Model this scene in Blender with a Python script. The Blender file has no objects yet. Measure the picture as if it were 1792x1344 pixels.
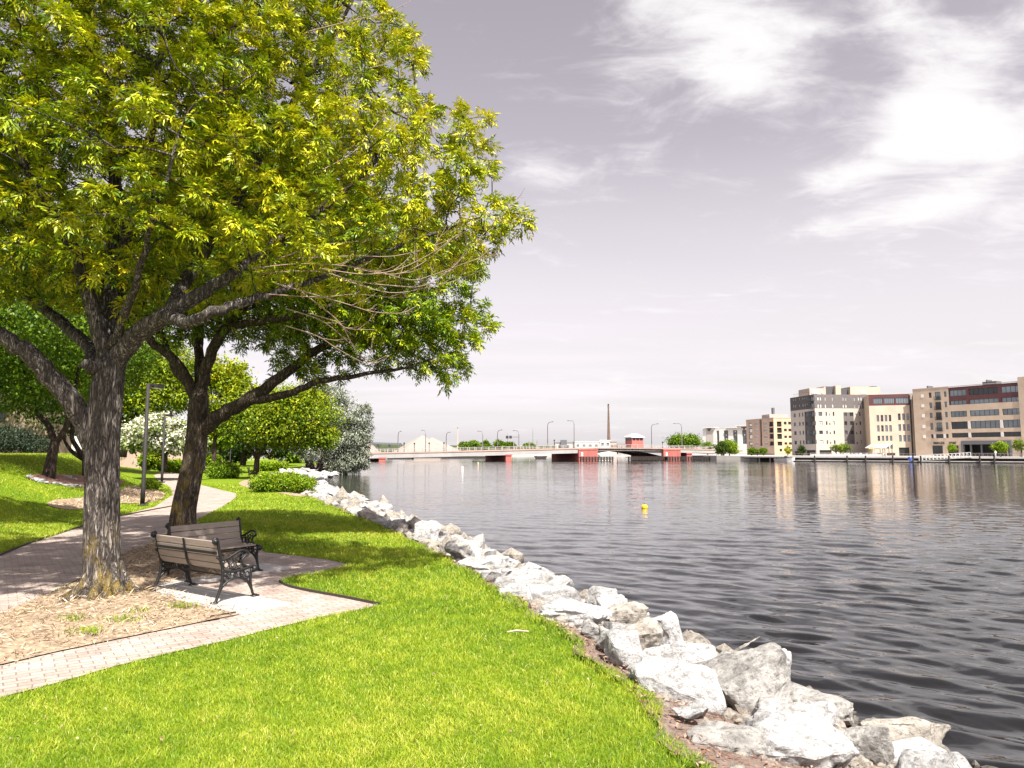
import bpy, bmesh, math, random
import numpy as np
from mathutils import Vector, Matrix, noise as mnoise
random.seed(7); RNG = np.random.default_rng(11)
R = math.radians
scene = bpy.context.scene
COL = scene.collection

# ------------------------------------------------------------------ camera model (used to measure the place from the photograph)
F = 1244.0; CX, CY = 896.0, 672.0
CAMZ = 2.1; PITCH = math.atan(120.0 / F); WATER = -0.55
cp, sp = math.cos(PITCH), math.sin(PITCH)
def ray(px, py):
    u = (px - CX) / F; v = (CY - py) / F
    return Vector((u, cp - v * sp, sp + v * cp))
def at_z(px, py, z=0.0):
    d = ray(px, py); k = (z - CAMZ) / d.z
    return Vector((d.x * k, d.y * k, z))
def at_y(px, py, y):
    d = ray(px, py); k = y / d.y
    return Vector((d.x * k, y, CAMZ + d.z * k))

# ------------------------------------------------------------------ object helpers
ORG = {}
def tag(o, label=None, cat=None, group=None, kind=None):
    if label: o['label'] = label
    if cat: o['category'] = cat
    if group: o['group'] = group
    if kind: o['kind'] = kind
    return o
def thing(name, label, cat, loc=(0, 0, 0), group=None, rotz=0.0):
    o = bpy.data.objects.new(name, None); COL.objects.link(o)
    o.location = loc; o.rotation_euler = (0, 0, rotz); o.empty_display_size = 0.2
    ORG[o.name] = Vector(loc)
    return tag(o, label, cat, group)
def link(name, me, mats, parent=None):
    for m in (mats if isinstance(mats, (list, tuple)) else [mats]): me.materials.append(m)
    o = bpy.data.objects.new(name, me); COL.objects.link(o)
    if parent is not None:
        o.parent = parent; ORG[o.name] = ORG[parent.name]
    else:
        ORG[o.name] = Vector((0, 0, 0))
    return o
def copy_tree(o, parent=None):
    c = o.copy(); COL.objects.link(c); c.parent = parent
    ORG[c.name] = ORG.get(o.name, Vector((0, 0, 0)))
    for ch in list(o.children): copy_tree(ch, c)
    return c

class MB:
    """collects faces; build() links them as ONE mesh object"""
    def __init__(s): s.v = []; s.f = []; s.m = []
    def face(s, pts, mi=0):
        n = len(s.v); s.v += [tuple(p) for p in pts]; s.f.append(tuple(range(n, n + len(pts)))); s.m.append(mi)
    def hexa(s, b, t, mi=0):            # b, t: 4 bottom and 4 top points
        n = len(s.v); s.v += [tuple(p) for p in b] + [tuple(p) for p in t]
        for q in ((3, 2, 1, 0), (4, 5, 6, 7), (0, 1, 5, 4), (1, 2, 6, 5), (2, 3, 7, 6), (3, 0, 4, 7)):
            s.f.append(tuple(n + k for k in q)); s.m.append(mi)
    def box(s, x0, x1, y0, y1, z0, z1, mi=0):
        s.hexa([(x0, y0, z0), (x1, y0, z0), (x1, y1, z0), (x0, y1, z0)], [(x0, y0, z1), (x1, y0, z1), (x1, y1, z1), (x0, y1, z1)], mi)
    def bar(s, p, q, w, h, mi=0, up=(0, 0, 1)):
        p, q = Vector(p), Vector(q); d = (q - p).normalized(); up = Vector(up)
        a = d.cross(up)
        if a.length < 1e-4: a = d.cross(Vector((1, 0, 0)))
        a.normalize(); b = a.cross(d).normalized(); a *= w / 2; b *= h / 2
        s.hexa([p - a - b, p + a - b, q + a - b, q - a - b], [p - a + b, p + a + b, q + a + b, q - a + b], mi)
    def tube(s, pts, rad, n=8, mi=0, cap=True):
        pts = [Vector(p) for p in pts]; k = len(pts)
        if not hasattr(rad, '__len__'): rad = [rad] * k
        t0 = (pts[1] - pts[0]).normalized()
        a = t0.cross(Vector((0, 0, 1)) if abs(t0.z) < .9 else Vector((1, 0, 0))).normalized()
        st = len(s.v)
        for i in range(k):
            t = (pts[min(i + 1, k - 1)] - pts[max(i - 1, 0)])
            if t.length < 1e-9: t = t0
            t.normalize(); a = (a - t * a.dot(t))
            if a.length < 1e-6: a = t.cross(Vector((0.3, .5, .8)))
            a.normalize(); b = t.cross(a)
            for j in range(n):
                an = 2 * math.pi * j / n
                s.v.append(tuple(pts[i] + (a * math.cos(an) + b * math.sin(an)) * rad[i]))
        for i in range(k - 1):
            for j in range(n):
                j2 = (j + 1) % n
                s.f.append((st + i * n + j, st + i * n + j2, st + (i + 1) * n + j2, st + (i + 1) * n + j)); s.m.append(mi)
        if cap:
            s.f.append(tuple(st + j for j in reversed(range(n)))); s.m.append(mi)
            s.f.append(tuple(st + (k - 1) * n + j for j in range(n))); s.m.append(mi)
    def lathe(s, c, prof, n=12, mi=0):   # prof: (r, z) upward
        c = Vector(c); st = len(s.v); k = len(prof)
        for r, z in prof:
            for j in range(n):
                an = 2 * math.pi * j / n; s.v.append((c.x + r * math.cos(an), c.y + r * math.sin(an), c.z + z))
        for i in range(k - 1):
            for j in range(n):
                j2 = (j + 1) % n
                s.f.append((st + i * n + j, st + i * n + j2, st + (i + 1) * n + j2, st + (i + 1) * n + j)); s.m.append(mi)
        s.f.append(tuple(st + j for j in reversed(range(n)))); s.m.append(mi)
        s.f.append(tuple(st + (k - 1) * n + j for j in range(n))); s.m.append(mi)
    def build(s, name, mats, parent=None, smooth=False, local=False):
        org = Vector((0, 0, 0)) if (parent is None or local) else ORG[parent.name]
        me = bpy.data.meshes.new(name)
        me.from_pydata([(v[0] - org.x, v[1] - org.y, v[2] - org.z) for v in s.v], [], s.f)
        me.polygons.foreach_set('material_index', s.m)
        if smooth: me.polygons.foreach_set('use_smooth', [True] * len(s.f))
        me.update()
        return link(name, me, mats, parent)

def np_mesh(name, V, nper, mats, parent=None, tint=None, smooth=False, local=False):
    """V: (N, nper, 3) independent faces"""
    if parent is not None and not local: V = V - np.array(ORG[parent.name])
    N = V.shape[0]; me = bpy.data.meshes.new(name)
    me.vertices.add(N * nper); me.vertices.foreach_set('co', V.reshape(-1).astype(np.float32))
    me.loops.add(N * nper); me.loops.foreach_set('vertex_index', np.arange(N * nper, dtype=np.int32))
    me.polygons.add(N); me.polygons.foreach_set('loop_start', np.arange(N, dtype=np.int32) * nper)
    me.polygons.foreach_set('loop_total', np.full(N, nper, dtype=np.int32))
    if tint is not None:
        a = me.attributes.new('tint', 'FLOAT', 'FACE'); a.data.foreach_set('value', tint.astype(np.float32))
    me.update(calc_edges=True)
    return link(name, me, mats, parent)

def norm(a): return a / np.maximum(np.linalg.norm(a, axis=-1, keepdims=True), 1e-9)
def rand_dirs(n): return norm(RNG.normal(size=(n, 3)))
def leaf_quads(P, D, NR, L, W, bend=0.15):
    D = norm(D); S = norm(np.cross(D, NR)); NR = np.cross(S, D)
    L = L[:, None]; W = W[:, None]
    V = np.empty((len(P), 4, 3))
    V[:, 0] = P
    V[:, 1] = P + D * L * .42 + S * W * .5 + NR * W * .22
    V[:, 2] = P + D * L - NR * L * bend
    V[:, 3] = P + D * L * .42 - S * W * .5 + NR * W * .22
    return V

# ------------------------------------------------------------------ materials
def nodes_of(m):
    m.use_nodes = True; nt = m.node_tree; return nt, nt.nodes['Principled BSDF']
def N(nt, t, **k):
    n = nt.nodes.new(t)
    for a, b in k.items(): setattr(n, a, b)
    return n
def ramp(nt, fac, stops):
    r = N(nt, 'ShaderNodeValToRGB'); e = r.color_ramp.elements
    e[0].position, e[0].color = stops[0][0], (*stops[0][1], 1); e[1].position, e[1].color = stops[-1][0], (*stops[-1][1], 1)
    for p, c in stops[1:-1]:
        x = e.new(p); x.color = (*c, 1)
    nt.links.new(fac, r.inputs[0]); return r.outputs[0]
def noise_tex(nt, scale, detail=4, rough=.55, coord='Object', stretch=None, rot=None):
    tc = N(nt, 'ShaderNodeTexCoord'); src = tc.outputs[coord]
    if stretch or rot:
        mp = N(nt, 'ShaderNodeMapping'); nt.links.new(src, mp.inputs[0])
        if stretch: mp.inputs['Scale'].default_value = stretch
        if rot: mp.inputs['Rotation'].default_value = rot
        src = mp.outputs[0]
    n = N(nt, 'ShaderNodeTexNoise'); n.inputs['Scale'].default_value = scale; n.inputs['Detail'].default_value = detail
    n.inputs['Roughness'].default_value = rough; nt.links.new(src, n.inputs['Vector']); return n
def bump(nt, bsdf, h, strength, dist):
    b = N(nt, 'ShaderNodeBump'); b.inputs['Strength'].default_value = strength; b.inputs['Distance'].default_value = dist
    nt.links.new(h, b.inputs['Height']); nt.links.new(b.outputs[0], bsdf.inputs['Normal']); return b
def mixrgb(nt, fac, a, b, mode='MIX'):
    m = N(nt, 'ShaderNodeMix', data_type='RGBA', blend_type=mode)
    for s, x in ((0, fac), (6, a), (7, b)):
        if hasattr(x, 'links'): nt.links.new(x, m.inputs[s])
        elif isinstance(x, (int, float)): m.inputs[s].default_value = x
        else: m.inputs[s].default_value = (*x, 1)
    return m.outputs[2]
def pm(name, base, rough=.8, var=.18, scale=3.0, bmp=0.0, bscale=20.0, metallic=0.0, stretch=None):
    m = bpy.data.materials.new(name); nt, b = nodes_of(m)
    n = noise_tex(nt, scale, 5, .6, stretch=stretch)
    lo = tuple(c * (1 - var) for c in base); hi = tuple(min(1, c * (1 + var)) for c in base)
    nt.links.new(ramp(nt, n.outputs[0], [(.3, lo), (.7, hi)]), b.inputs['Base Color'])
    b.inputs['Roughness'].default_value = rough; b.inputs['Metallic'].default_value = metallic
    if bmp:
        n2 = noise_tex(nt, bscale, 4, .6); bump(nt, b, n2.outputs[0], bmp, .02)
    return m
def leaf_mat(name, stops, trans=.35, rough=.45, spec=.3):
    m = bpy.data.materials.new(name); m.use_nodes = True; nt = m.node_tree
    b = nt.nodes['Principled BSDF']; out = nt.nodes['Material Output']
    at = N(nt, 'ShaderNodeAttribute'); at.attribute_name = 'tint'
    c = ramp(nt, at.outputs['Fac'], stops)
    nt.links.new(c, b.inputs['Base Color']); b.inputs['Roughness'].default_value = rough
    b.inputs['Specular IOR Level'].default_value = spec
    tr = N(nt, 'ShaderNodeBsdfTranslucent'); nt.links.new(mixrgb(nt, 1.0, c, (1.0, 1.0, .55), 'MULTIPLY'), tr.inputs[0])
    ms = N(nt, 'ShaderNodeMixShader'); ms.inputs[0].default_value = trans
    nt.links.new(b.outputs[0], ms.inputs[1]); nt.links.new(tr.outputs[0], ms.inputs[2]); nt.links.new(ms.outputs[0], out.inputs[0])
    return m
M = {}
M['black_iron'] = pm('black_iron', (.006, .006, .007), .5, .2, 12, .15, 60)
M['bench_wood'] = pm('bench_wood', (.27, .225, .19), .7, .16, 4, .1, 30, stretch=(1, 12, 12))
M['concrete'] = pm('concrete', (.40, .38, .355), .9, .12, 5, .2, 60)
M['pole_bronze'] = pm('pole_bronze', (.016, .013, .012), .75, .15, 6)
M['edging'] = pm('edging', (.04, .028, .022), .7, .2, 10)
M['dark_glass'] = pm('dark_glass', (.035, .04, .045), .06, .3, .15)
M['glass'] = pm('glass', (.20, .23, .25), .08, .35, .12, metallic=.55)
M['pale_glass'] = pm('pale_glass', (.62, .62, .60), .3, .2, .2)
M['frame_dark'] = pm('frame_dark', (.03, .03, .032), .5, .1, 3)
M['frame_white'] = pm('frame_white', (.72, .70, .68), .6, .05, 3)
M['frame_grey'] = pm('frame_grey', (.10, .105, .115), .5, .1, 3)
M['black_void'] = pm('black_void', (.012, .011, .011), .6, .2, 1)  # near-black put in for shade inside portal, loggias and garage openings
M['white_paint'] = pm('white_paint', (.60, .585, .57), .6, .08, 2)
M['roof_grey'] = pm('roof_grey', (.22, .2, .19), .9, .1, .5)
M['tan_brick'] = pm('tan_brick', (.47, .37, .285), .9, .12, .35, .1, 4)
M['maroon'] = pm('maroon_panel', (.085, .026, .03), .6, .12, .4)
M['cream'] = pm('cream_stucco', (.45, .385, .325), .9, .06, .3)
M['taupe'] = pm('taupe_stucco', (.42, .34, .30), .9, .06, .3)
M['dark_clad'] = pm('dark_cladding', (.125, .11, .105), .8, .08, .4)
M['dim_clad'] = pm('dark_cladding_dim', (.075, .07, .075), .8, .08, .4)  # dark cladding darkened to paint shade on turned faces; also penthouse blocks
M['cream_shaded'] = pm('cream_shaded', (.44, .39, .36), .9, .05, .3)  # cream stucco greyed to paint the shade on the river flank
M['pink_brick'] = pm('pink_brick', (.45, .325, .26), .9, .10, .4)
M['sunny_orange'] = pm('sunny_orange', (.58, .40, .25), .9, .06, .3)  # sunlight put into the brick front's colour; also colours a float and a panel
M['hotel_white'] = pm('hotel_white', (.56, .54, .51), .9, .05, .2)
M['hotel_grey'] = pm('hotel_grey', (.36, .33, .31), .9, .05, .2)
M['steel_white'] = pm('girder_paint', (.32, .31, .30), .6, .12, .3)
M['bridge_red'] = pm('bridge_red', (.36, .105, .09), .8, .15, .5)
M['deck_edge'] = pm('deck_edge', (.36, .25, .20), .9, .15, .3)
M['rail_grey'] = pm('rail_grey', (.36, .33, .31), .6, .1, .5)
M['timber_dark'] = pm('timber_dark', (.035, .028, .025), .9, .3, 1.5)
M['dock_pale'] = pm('dock_pale', (.40, .38, .36), .85, .2, .6)
M['galv'] = pm('galvanised', (.20, .195, .19), .55, .1, 1, metallic=.3)
M['salt'] = pm('salt_pile', (.25, .215, .19), .95, .07, .05, .3, .5)
M['chimney_brick'] = pm('chimney_brick', (.12, .08, .058), .9, .25, .25)
M['far_green'] = pm('far_green', (.055, .075, .035), .95, .35, .08)
M['stone_wall'] = pm('stone_wall', (.30, .22, .165), .95, .25, 1.2, .5, 3)
M['yellow'] = pm('yellow_cloth', (.75, .52, .05), .7, .06, 1)
M['yellow_buoy'] = pm('yellow_plastic', (.80, .50, .02), .35, .08, 6)
M['red_paint'] = pm('red_paint', (.22, .03, .03), .4, .1, 1)
M['blue_plastic'] = pm('blue_plastic', (.06, .10, .35), .4, .1, 1)
M['stick'] = pm('dead_wood', (.46, .36, .28), .9, .2, 20)
M['twig'] = pm('pale_twig', (.27, .185, .14), .8, .2, 8)
M['mulch_dark'] = pm('mulch_dark', (.17, .085, .06), .95, .4, 9, .6, 30)
M['mulch_pale'] = pm('mulch_pale', (.27, .20, .135), .95, .5, 14, .6, 30)
# ---- special materials
def mk_lawn():
    m = bpy.data.materials.new('lawn_turf'); nt, b = nodes_of(m)
    n1 = noise_tex(nt, .5, 6, .65); n2 = noise_tex(nt, 22, 5, .75)
    c1 = ramp(nt, n1.outputs[0], [(.3, (.12, .21, .010)), (.7, (.22, .29, .014))])
    c2 = ramp(nt, n2.outputs[0], [(.3, (.35, .38, .3)), (.62, (1, 1, 1))])
    nt.links.new(mixrgb(nt, 1, c1, c2, 'MULTIPLY'), b.inputs['Base Color']); b.inputs['Roughness'].default_value = .9
    b.inputs['Specular IOR Level'].default_value = .1
    n3 = noise_tex(nt, 60, 5, .8); bump(nt, b, n3.outputs[0], .6, .04)
    return m
M['lawn'] = mk_lawn()
M['blade'] = leaf_mat('grass_blade', [(0, (.095, .20, .008)), (.4, (.25, .36, .018)), (.8, (.47, .50, .045)), (1, (.64, .58, .20))], .35, .5, .25)
def mk_brick():
    m = bpy.data.materials.new('brick_paving'); nt, b = nodes_of(m)
    tc = N(nt, 'ShaderNodeTexCoord'); mp = N(nt, 'ShaderNodeMapping'); nt.links.new(tc.outputs['Object'], mp.inputs[0])
    mp.inputs['Rotation'].default_value = (0, 0, R(-36))
    dn = noise_tex(nt, 2.2, 3); add = N(nt, 'ShaderNodeMixRGB', blend_type='ADD'); add.inputs[0].default_value = .035
    nt.links.new(mp.outputs[0], add.inputs[1]); nt.links.new(dn.outputs['Color'], add.inputs[2])
    br = N(nt, 'ShaderNodeTexBrick'); nt.links.new(add.outputs[0], br.inputs['Vector'])
    br.inputs['Scale'].default_value = 1.0; br.inputs['Brick Width'].default_value = .21; br.inputs['Row Height'].default_value = .105
    br.inputs['Mortar Size'].default_value = .007; br.inputs['Mortar Smooth'].default_value = .4; br.inputs['Bias'].default_value = -.1
    br.inputs['Color1'].default_value = (.33, .26, .225, 1); br.inputs['Color2'].default_value = (.43, .36, .315, 1); br.inputs['Mortar'].default_value = (.20, .155, .13, 1)
    n1 = noise_tex(nt, 1.3, 6, .7); w = ramp(nt, n1.outputs[0], [(.3, (.72, .68, .66)), (.55, (1, 1, 1)), (.75, (1.25, 1.22, 1.2))])
    n2 = noise_tex(nt, 40, 4, .7); w2 = ramp(nt, n2.outputs[0], [(.3, (.75, .75, .75)), (.65, (1.08, 1.08, 1.08))])
    nt.links.new(mixrgb(nt, 1, mixrgb(nt, 1, br.outputs[0], w, 'MULTIPLY'), w2, 'MULTIPLY'), b.inputs['Base Color'])
    b.inputs['Roughness'].default_value = .88
    inv = N(nt, 'ShaderNodeMath', operation='SUBTRACT'); inv.inputs[0].default_value = 1; nt.links.new(br.outputs[1], inv.inputs[1])
    n5 = noise_tex(nt, 9, 4, .7); ad = N(nt, 'ShaderNodeMath', operation='MULTIPLY_ADD'); nt.links.new(n5.outputs[0], ad.inputs[0]); ad.inputs[1].default_value = .8; nt.links.new(inv.outputs[0], ad.inputs[2]); bump(nt, b, ad.outputs[0], .7, .012)
    return m
M['brick'] = mk_brick()
def mk_bark(name, dark, light, lichen=0.0, zlo=0.0, zhi=1.0, scale=1.0):
    m = bpy.data.materials.new(name); nt, b = nodes_of(m)
    tc = N(nt, 'ShaderNodeTexCoord'); mp = N(nt, 'ShaderNodeMapping'); nt.links.new(tc.outputs['Object'], mp.inputs[0])
    mp.inputs['Scale'].default_value = (1, 1, .16)
    def ridge(sc, det, dist):
        n = N(nt, 'ShaderNodeTexNoise'); nt.links.new(mp.outputs[0], n.inputs[0]); n.inputs['Scale'].default_value = sc * scale; n.inputs['Detail'].default_value = det; n.inputs['Roughness'].default_value = .5; n.inputs['Distortion'].default_value = dist
        a = N(nt, 'ShaderNodeMath', operation='SUBTRACT'); nt.links.new(n.outputs[0], a.inputs[0]); a.inputs[1].default_value = .5
        b_ = N(nt, 'ShaderNodeMath', operation='ABSOLUTE'); nt.links.new(a.outputs[0], b_.inputs[0])
        c_ = N(nt, 'ShaderNodeMath', operation='MULTIPLY'); nt.links.new(b_.outputs[0], c_.inputs[0]); c_.inputs[1].default_value = 7.0; c_.use_clamp = True; return c_.outputs[0]
    r1 = ridge(13, 2, .5); r2 = ridge(27, 2, .8); n2 = noise_tex(nt, 38, 6, .75, stretch=(1, 1, .4))
    mn = N(nt, 'ShaderNodeMath', operation='MULTIPLY'); nt.links.new(r1, mn.inputs[0]); nt.links.new(r2, mn.inputs[1])
    s2 = N(nt, 'ShaderNodeMath', operation='MULTIPLY_ADD'); nt.links.new(n2.outputs[0], s2.inputs[0]); s2.inputs[1].default_value = .55; nt.links.new(mn.outputs[0], s2.inputs[2])
    c = ramp(nt, s2.outputs[0], [(.22, dark), (.60, tuple((a * .42 + d * .58) for a, d in zip(light, dark))), (1.0, light)])
    if lichen:
        n3 = noise_tex(nt, 5, 5, .7, stretch=(1, 1, .5)); se = N(nt, 'ShaderNodeSeparateXYZ'); nt.links.new(tc.outputs['Object'], se.inputs[0])
        mr = N(nt, 'ShaderNodeMapRange'); nt.links.new(se.outputs[2], mr.inputs[0])
        mr.inputs[1].default_value = zlo; mr.inputs[2].default_value = zhi; mr.inputs[3].default_value = 1; mr.inputs[4].default_value = 0
        mx = N(nt, 'ShaderNodeMath', operation='MULTIPLY'); nt.links.new(mr.outputs[0], mx.inputs[0]); nt.links.new(ramp(nt, n3.outputs[0], [(.49, (0, 0, 0)), (.62, (lichen,) * 3)]), mx.inputs[1])
        c = mixrgb(nt, mx.outputs[0], c, (.36, .25, .03))
    nt.links.new(c, b.inputs['Base Color']); b.inputs['Roughness'].default_value = .95; b.inputs['Specular IOR Level'].default_value = .15
    bump(nt, b, s2.outputs[0], 1.0, .04)
    return m
M['bark_ash'] = mk_bark('bark_ash', (.020, .016, .014), (.34, .30, .27), .5, .25, 1.25)
M['bark_moss'] = mk_bark('bark_moss', (.03, .022, .016), (.26, .21, .165), .55, .2, 3.0)
M['bark_dark'] = mk_bark('bark_dark', (.025, .018, .015), (.12, .09, .075), 0, scale=.7)
def mk_rock(name, tint=(1, 1, 1), lo=.30):
    m = bpy.data.materials.new(name); nt, b = nodes_of(m)
    n1 = noise_tex(nt, 2.5, 7, .7); n2 = noise_tex(nt, 17, 6, .75); n3 = noise_tex(nt, 5, 6, .7, stretch=(1, 1, 5), rot=(.5, .3, .2))
    c = ramp(nt, n1.outputs[0], [(.3, tuple(lo * .8 * t for t in tint)), (.5, tuple(.48 * t for t in tint)), (.7, tuple(.62 * t for t in tint))])
    d = ramp(nt, n2.outputs[0], [(.34, (.22, .21, .20)), (.5, (.92, .92, .92)), (.7, (1.06, 1.06, 1.06))])
    e = ramp(nt, n3.outputs[0], [(.32, (.62, .61, .60)), (.5, (1, 1, 1))])
    c = mixrgb(nt, 1, mixrgb(nt, .85, c, d, 'MULTIPLY'), e, 'MULTIPLY')
    oi = N(nt, 'ShaderNodeObjectInfo'); c = mixrgb(nt, 1, c, ramp(nt, oi.outputs['Random'], [(0, (.82, .80, .77)), (.3, (.98, .97, .95)), (1, (1.15, 1.14, 1.12))]), 'MULTIPLY')
    n4 = noise_tex(nt, 3.1, 5, .7); c = mixrgb(nt, ramp(nt, n4.outputs[0], [(.56, (0, 0, 0)), (.70, (.28, .28, .28))]), c, (.20, .165, .125))
    # waterline stain: lower parts stay dark and wet
    ge = N(nt, 'ShaderNodeNewGeometry'); se = N(nt, 'ShaderNodeSeparateXYZ'); nt.links.new(ge.outputs['Position'], se.inputs[0])
    mr = N(nt, 'ShaderNodeMapRange'); nt.links.new(se.outputs[2], mr.inputs[0]); mr.inputs[1].default_value = WATER + .02; mr.inputs[2].default_value = WATER + .14; mr.inputs[3].default_value = .25; mr.inputs[4].default_value = 1
    nt.links.new(mixrgb(nt, 1, c, mr.outputs[0], 'MULTIPLY'), b.inputs['Base Color']); b.inputs['Roughness'].default_value = .9
    s = N(nt, 'ShaderNodeMath', operation='ADD'); nt.links.new(n2.outputs[0], s.inputs[0]); nt.links.new(n1.outputs[0], s.inputs[1])
    bump(nt, b, s.outputs[0], .8, .06)
    return m
M['rock'] = mk_rock('limestone_white')
M['rock_grey'] = mk_rock('limestone_grey', (.72, .70, .67), .22)
M['rock_tan'] = mk_rock('limestone_tan', (.86, .79, .70), .24)
def mk_water():
    m = bpy.data.materials.new('river_water'); nt, b = nodes_of(m)
    b.inputs['Base Color'].default_value = (.005, .005, .0045, 1); b.inputs['Roughness'].default_value = .05; b.inputs['IOR'].default_value = 1.40; b.inputs['Specular IOR Level'].default_value = .85
    def vm(op, a, c=None, sc=None):
        n = N(nt, 'ShaderNodeVectorMath', operation=op); nt.links.new(a, n.inputs[0])
        if c is not None:
            if hasattr(c, 'links'): nt.links.new(c, n.inputs[1])
            else: n.inputs[1].default_value = c
        if sc is not None:
            if hasattr(sc, 'links'): nt.links.new(sc, n.inputs['Scale'])
            else: n.inputs['Scale'].default_value = sc
        return n.outputs[0]
    tot = None                              # wave slopes, three wave sizes with crests running across the river
    for sc, det, st, rot, k in ((1.7, 3, (.42, 1.3, 1), 16, .16), (6.5, 3, (.5, 1.3, 1), 22, .30)):
        n = noise_tex(nt, sc, det, .55, stretch=st, rot=(0, 0, R(rot))); n.inputs['Distortion'].default_value = .6
        v = vm('SCALE', vm('SUBTRACT', n.outputs['Color'], (.5, .5, .5)), sc=k)
        tot = v if tot is None else vm('ADD', tot, v)
    e = noise_tex(nt, .022, 4, .55, stretch=(.35, 1.7, 1), rot=(0, 0, R(-8)))       # calmer and rougher streaks of wind
    w = N(nt, 'ShaderNodeMapRange'); nt.links.new(e.outputs[0], w.inputs[0]); w.inputs[1].default_value = .36; w.inputs[2].default_value = .62; w.inputs[3].default_value = .2; w.inputs[4].default_value = .9
    tot = vm('MULTIPLY', vm('SCALE', tot, sc=w.outputs[0]), (.8, 1.35, 0))
    ge = N(nt, 'ShaderNodeNewGeometry'); nn = vm('NORMALIZE', vm('ADD', tot, ge.outputs['Normal'])); nt.links.new(nn, b.inputs['Normal'])
    return m
M['water'] = mk_water()
def mk_ground():
    m = bpy.data.materials.new('bank_soil'); nt, b = nodes_of(m)
    n1 = noise_tex(nt, 6, 6, .7); n2 = noise_tex(nt, 40, 4, .7)
    c = ramp(nt, n1.outputs[0], [(.3, (.10, .065, .05)), (.55, (.25, .18, .145)), (.75, (.40, .32, .27))])
    nt.links.new(mixrgb(nt, .6, c, ramp(nt, n2.outputs[0], [(.3, (.3, .3, .3)), (.6, (1.1, 1.1, 1.1))]), 'MULTIPLY'), b.inputs['Base Color']); b.inputs['Roughness'].default_value = .95
    bump(nt, b, n2.outputs[0], .8, .04); return m
M['soil'] = mk_ground()
M['chip'] = leaf_mat('mulch_chip', [(0, (.05, .03, .018)), (.4, (.36, .26, .165)), (1, (.88, .73, .53))], .1, .8, .1)
M['litter'] = leaf_mat('dry_leaf', [(0, (.11, .05, .035)), (.6, (.34, .21, .15)), (1, (.52, .40, .33))], .15, .8, .1)
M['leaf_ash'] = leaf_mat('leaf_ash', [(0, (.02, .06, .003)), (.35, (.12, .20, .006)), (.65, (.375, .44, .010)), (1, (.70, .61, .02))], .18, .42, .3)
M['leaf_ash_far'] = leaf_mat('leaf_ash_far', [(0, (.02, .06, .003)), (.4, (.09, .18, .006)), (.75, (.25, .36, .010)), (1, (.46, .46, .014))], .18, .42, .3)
M['leaf_maple'] = leaf_mat('leaf_maple', [(0, (.035, .085, .004)), (.4, (.12, .20, .005)), (.75, (.33, .39, .010)), (1, (.52, .46, .015))], .35, .5, .3)
M['leaf_dark'] = leaf_mat('leaf_dark', [(0, (.012, .028, .005)), (.6, (.035, .07, .008)), (1, (.09, .14, .012))], .25, .5, .25)
M['leaf_mid'] = leaf_mat('leaf_mid', [(0, (.035, .085, .006)), (.6, (.12, .21, .008)), (1, (.25, .32, .012))], .3, .5, .25)
M['leaf_silver'] = leaf_mat('leaf_silver', [(0, (.07, .085, .06)), (.5, (.25, .28, .21)), (1, (.55, .58, .49))], .2, .6, .2)
M['blossom'] = leaf_mat('dogwood_blossom', [(0, (.05, .10, .012)), (.32, (.20, .27, .04)), (.42, (.62, .62, .50)), (1, (.80, .78, .70))], .25, .7, .1)
M['leaf_bush'] = leaf_mat('leaf_bush', [(0, (.04, .10, .005)), (.6, (.17, .28, .007)), (1, (.36, .43, .012))], .3, .5, .25)
M['leaf_juniper'] = leaf_mat('leaf_juniper', [(0, (.01, .018, .010)), (.6, (.03, .045, .025)), (1, (.06, .085, .045))], .1, .6, .2)

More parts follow.
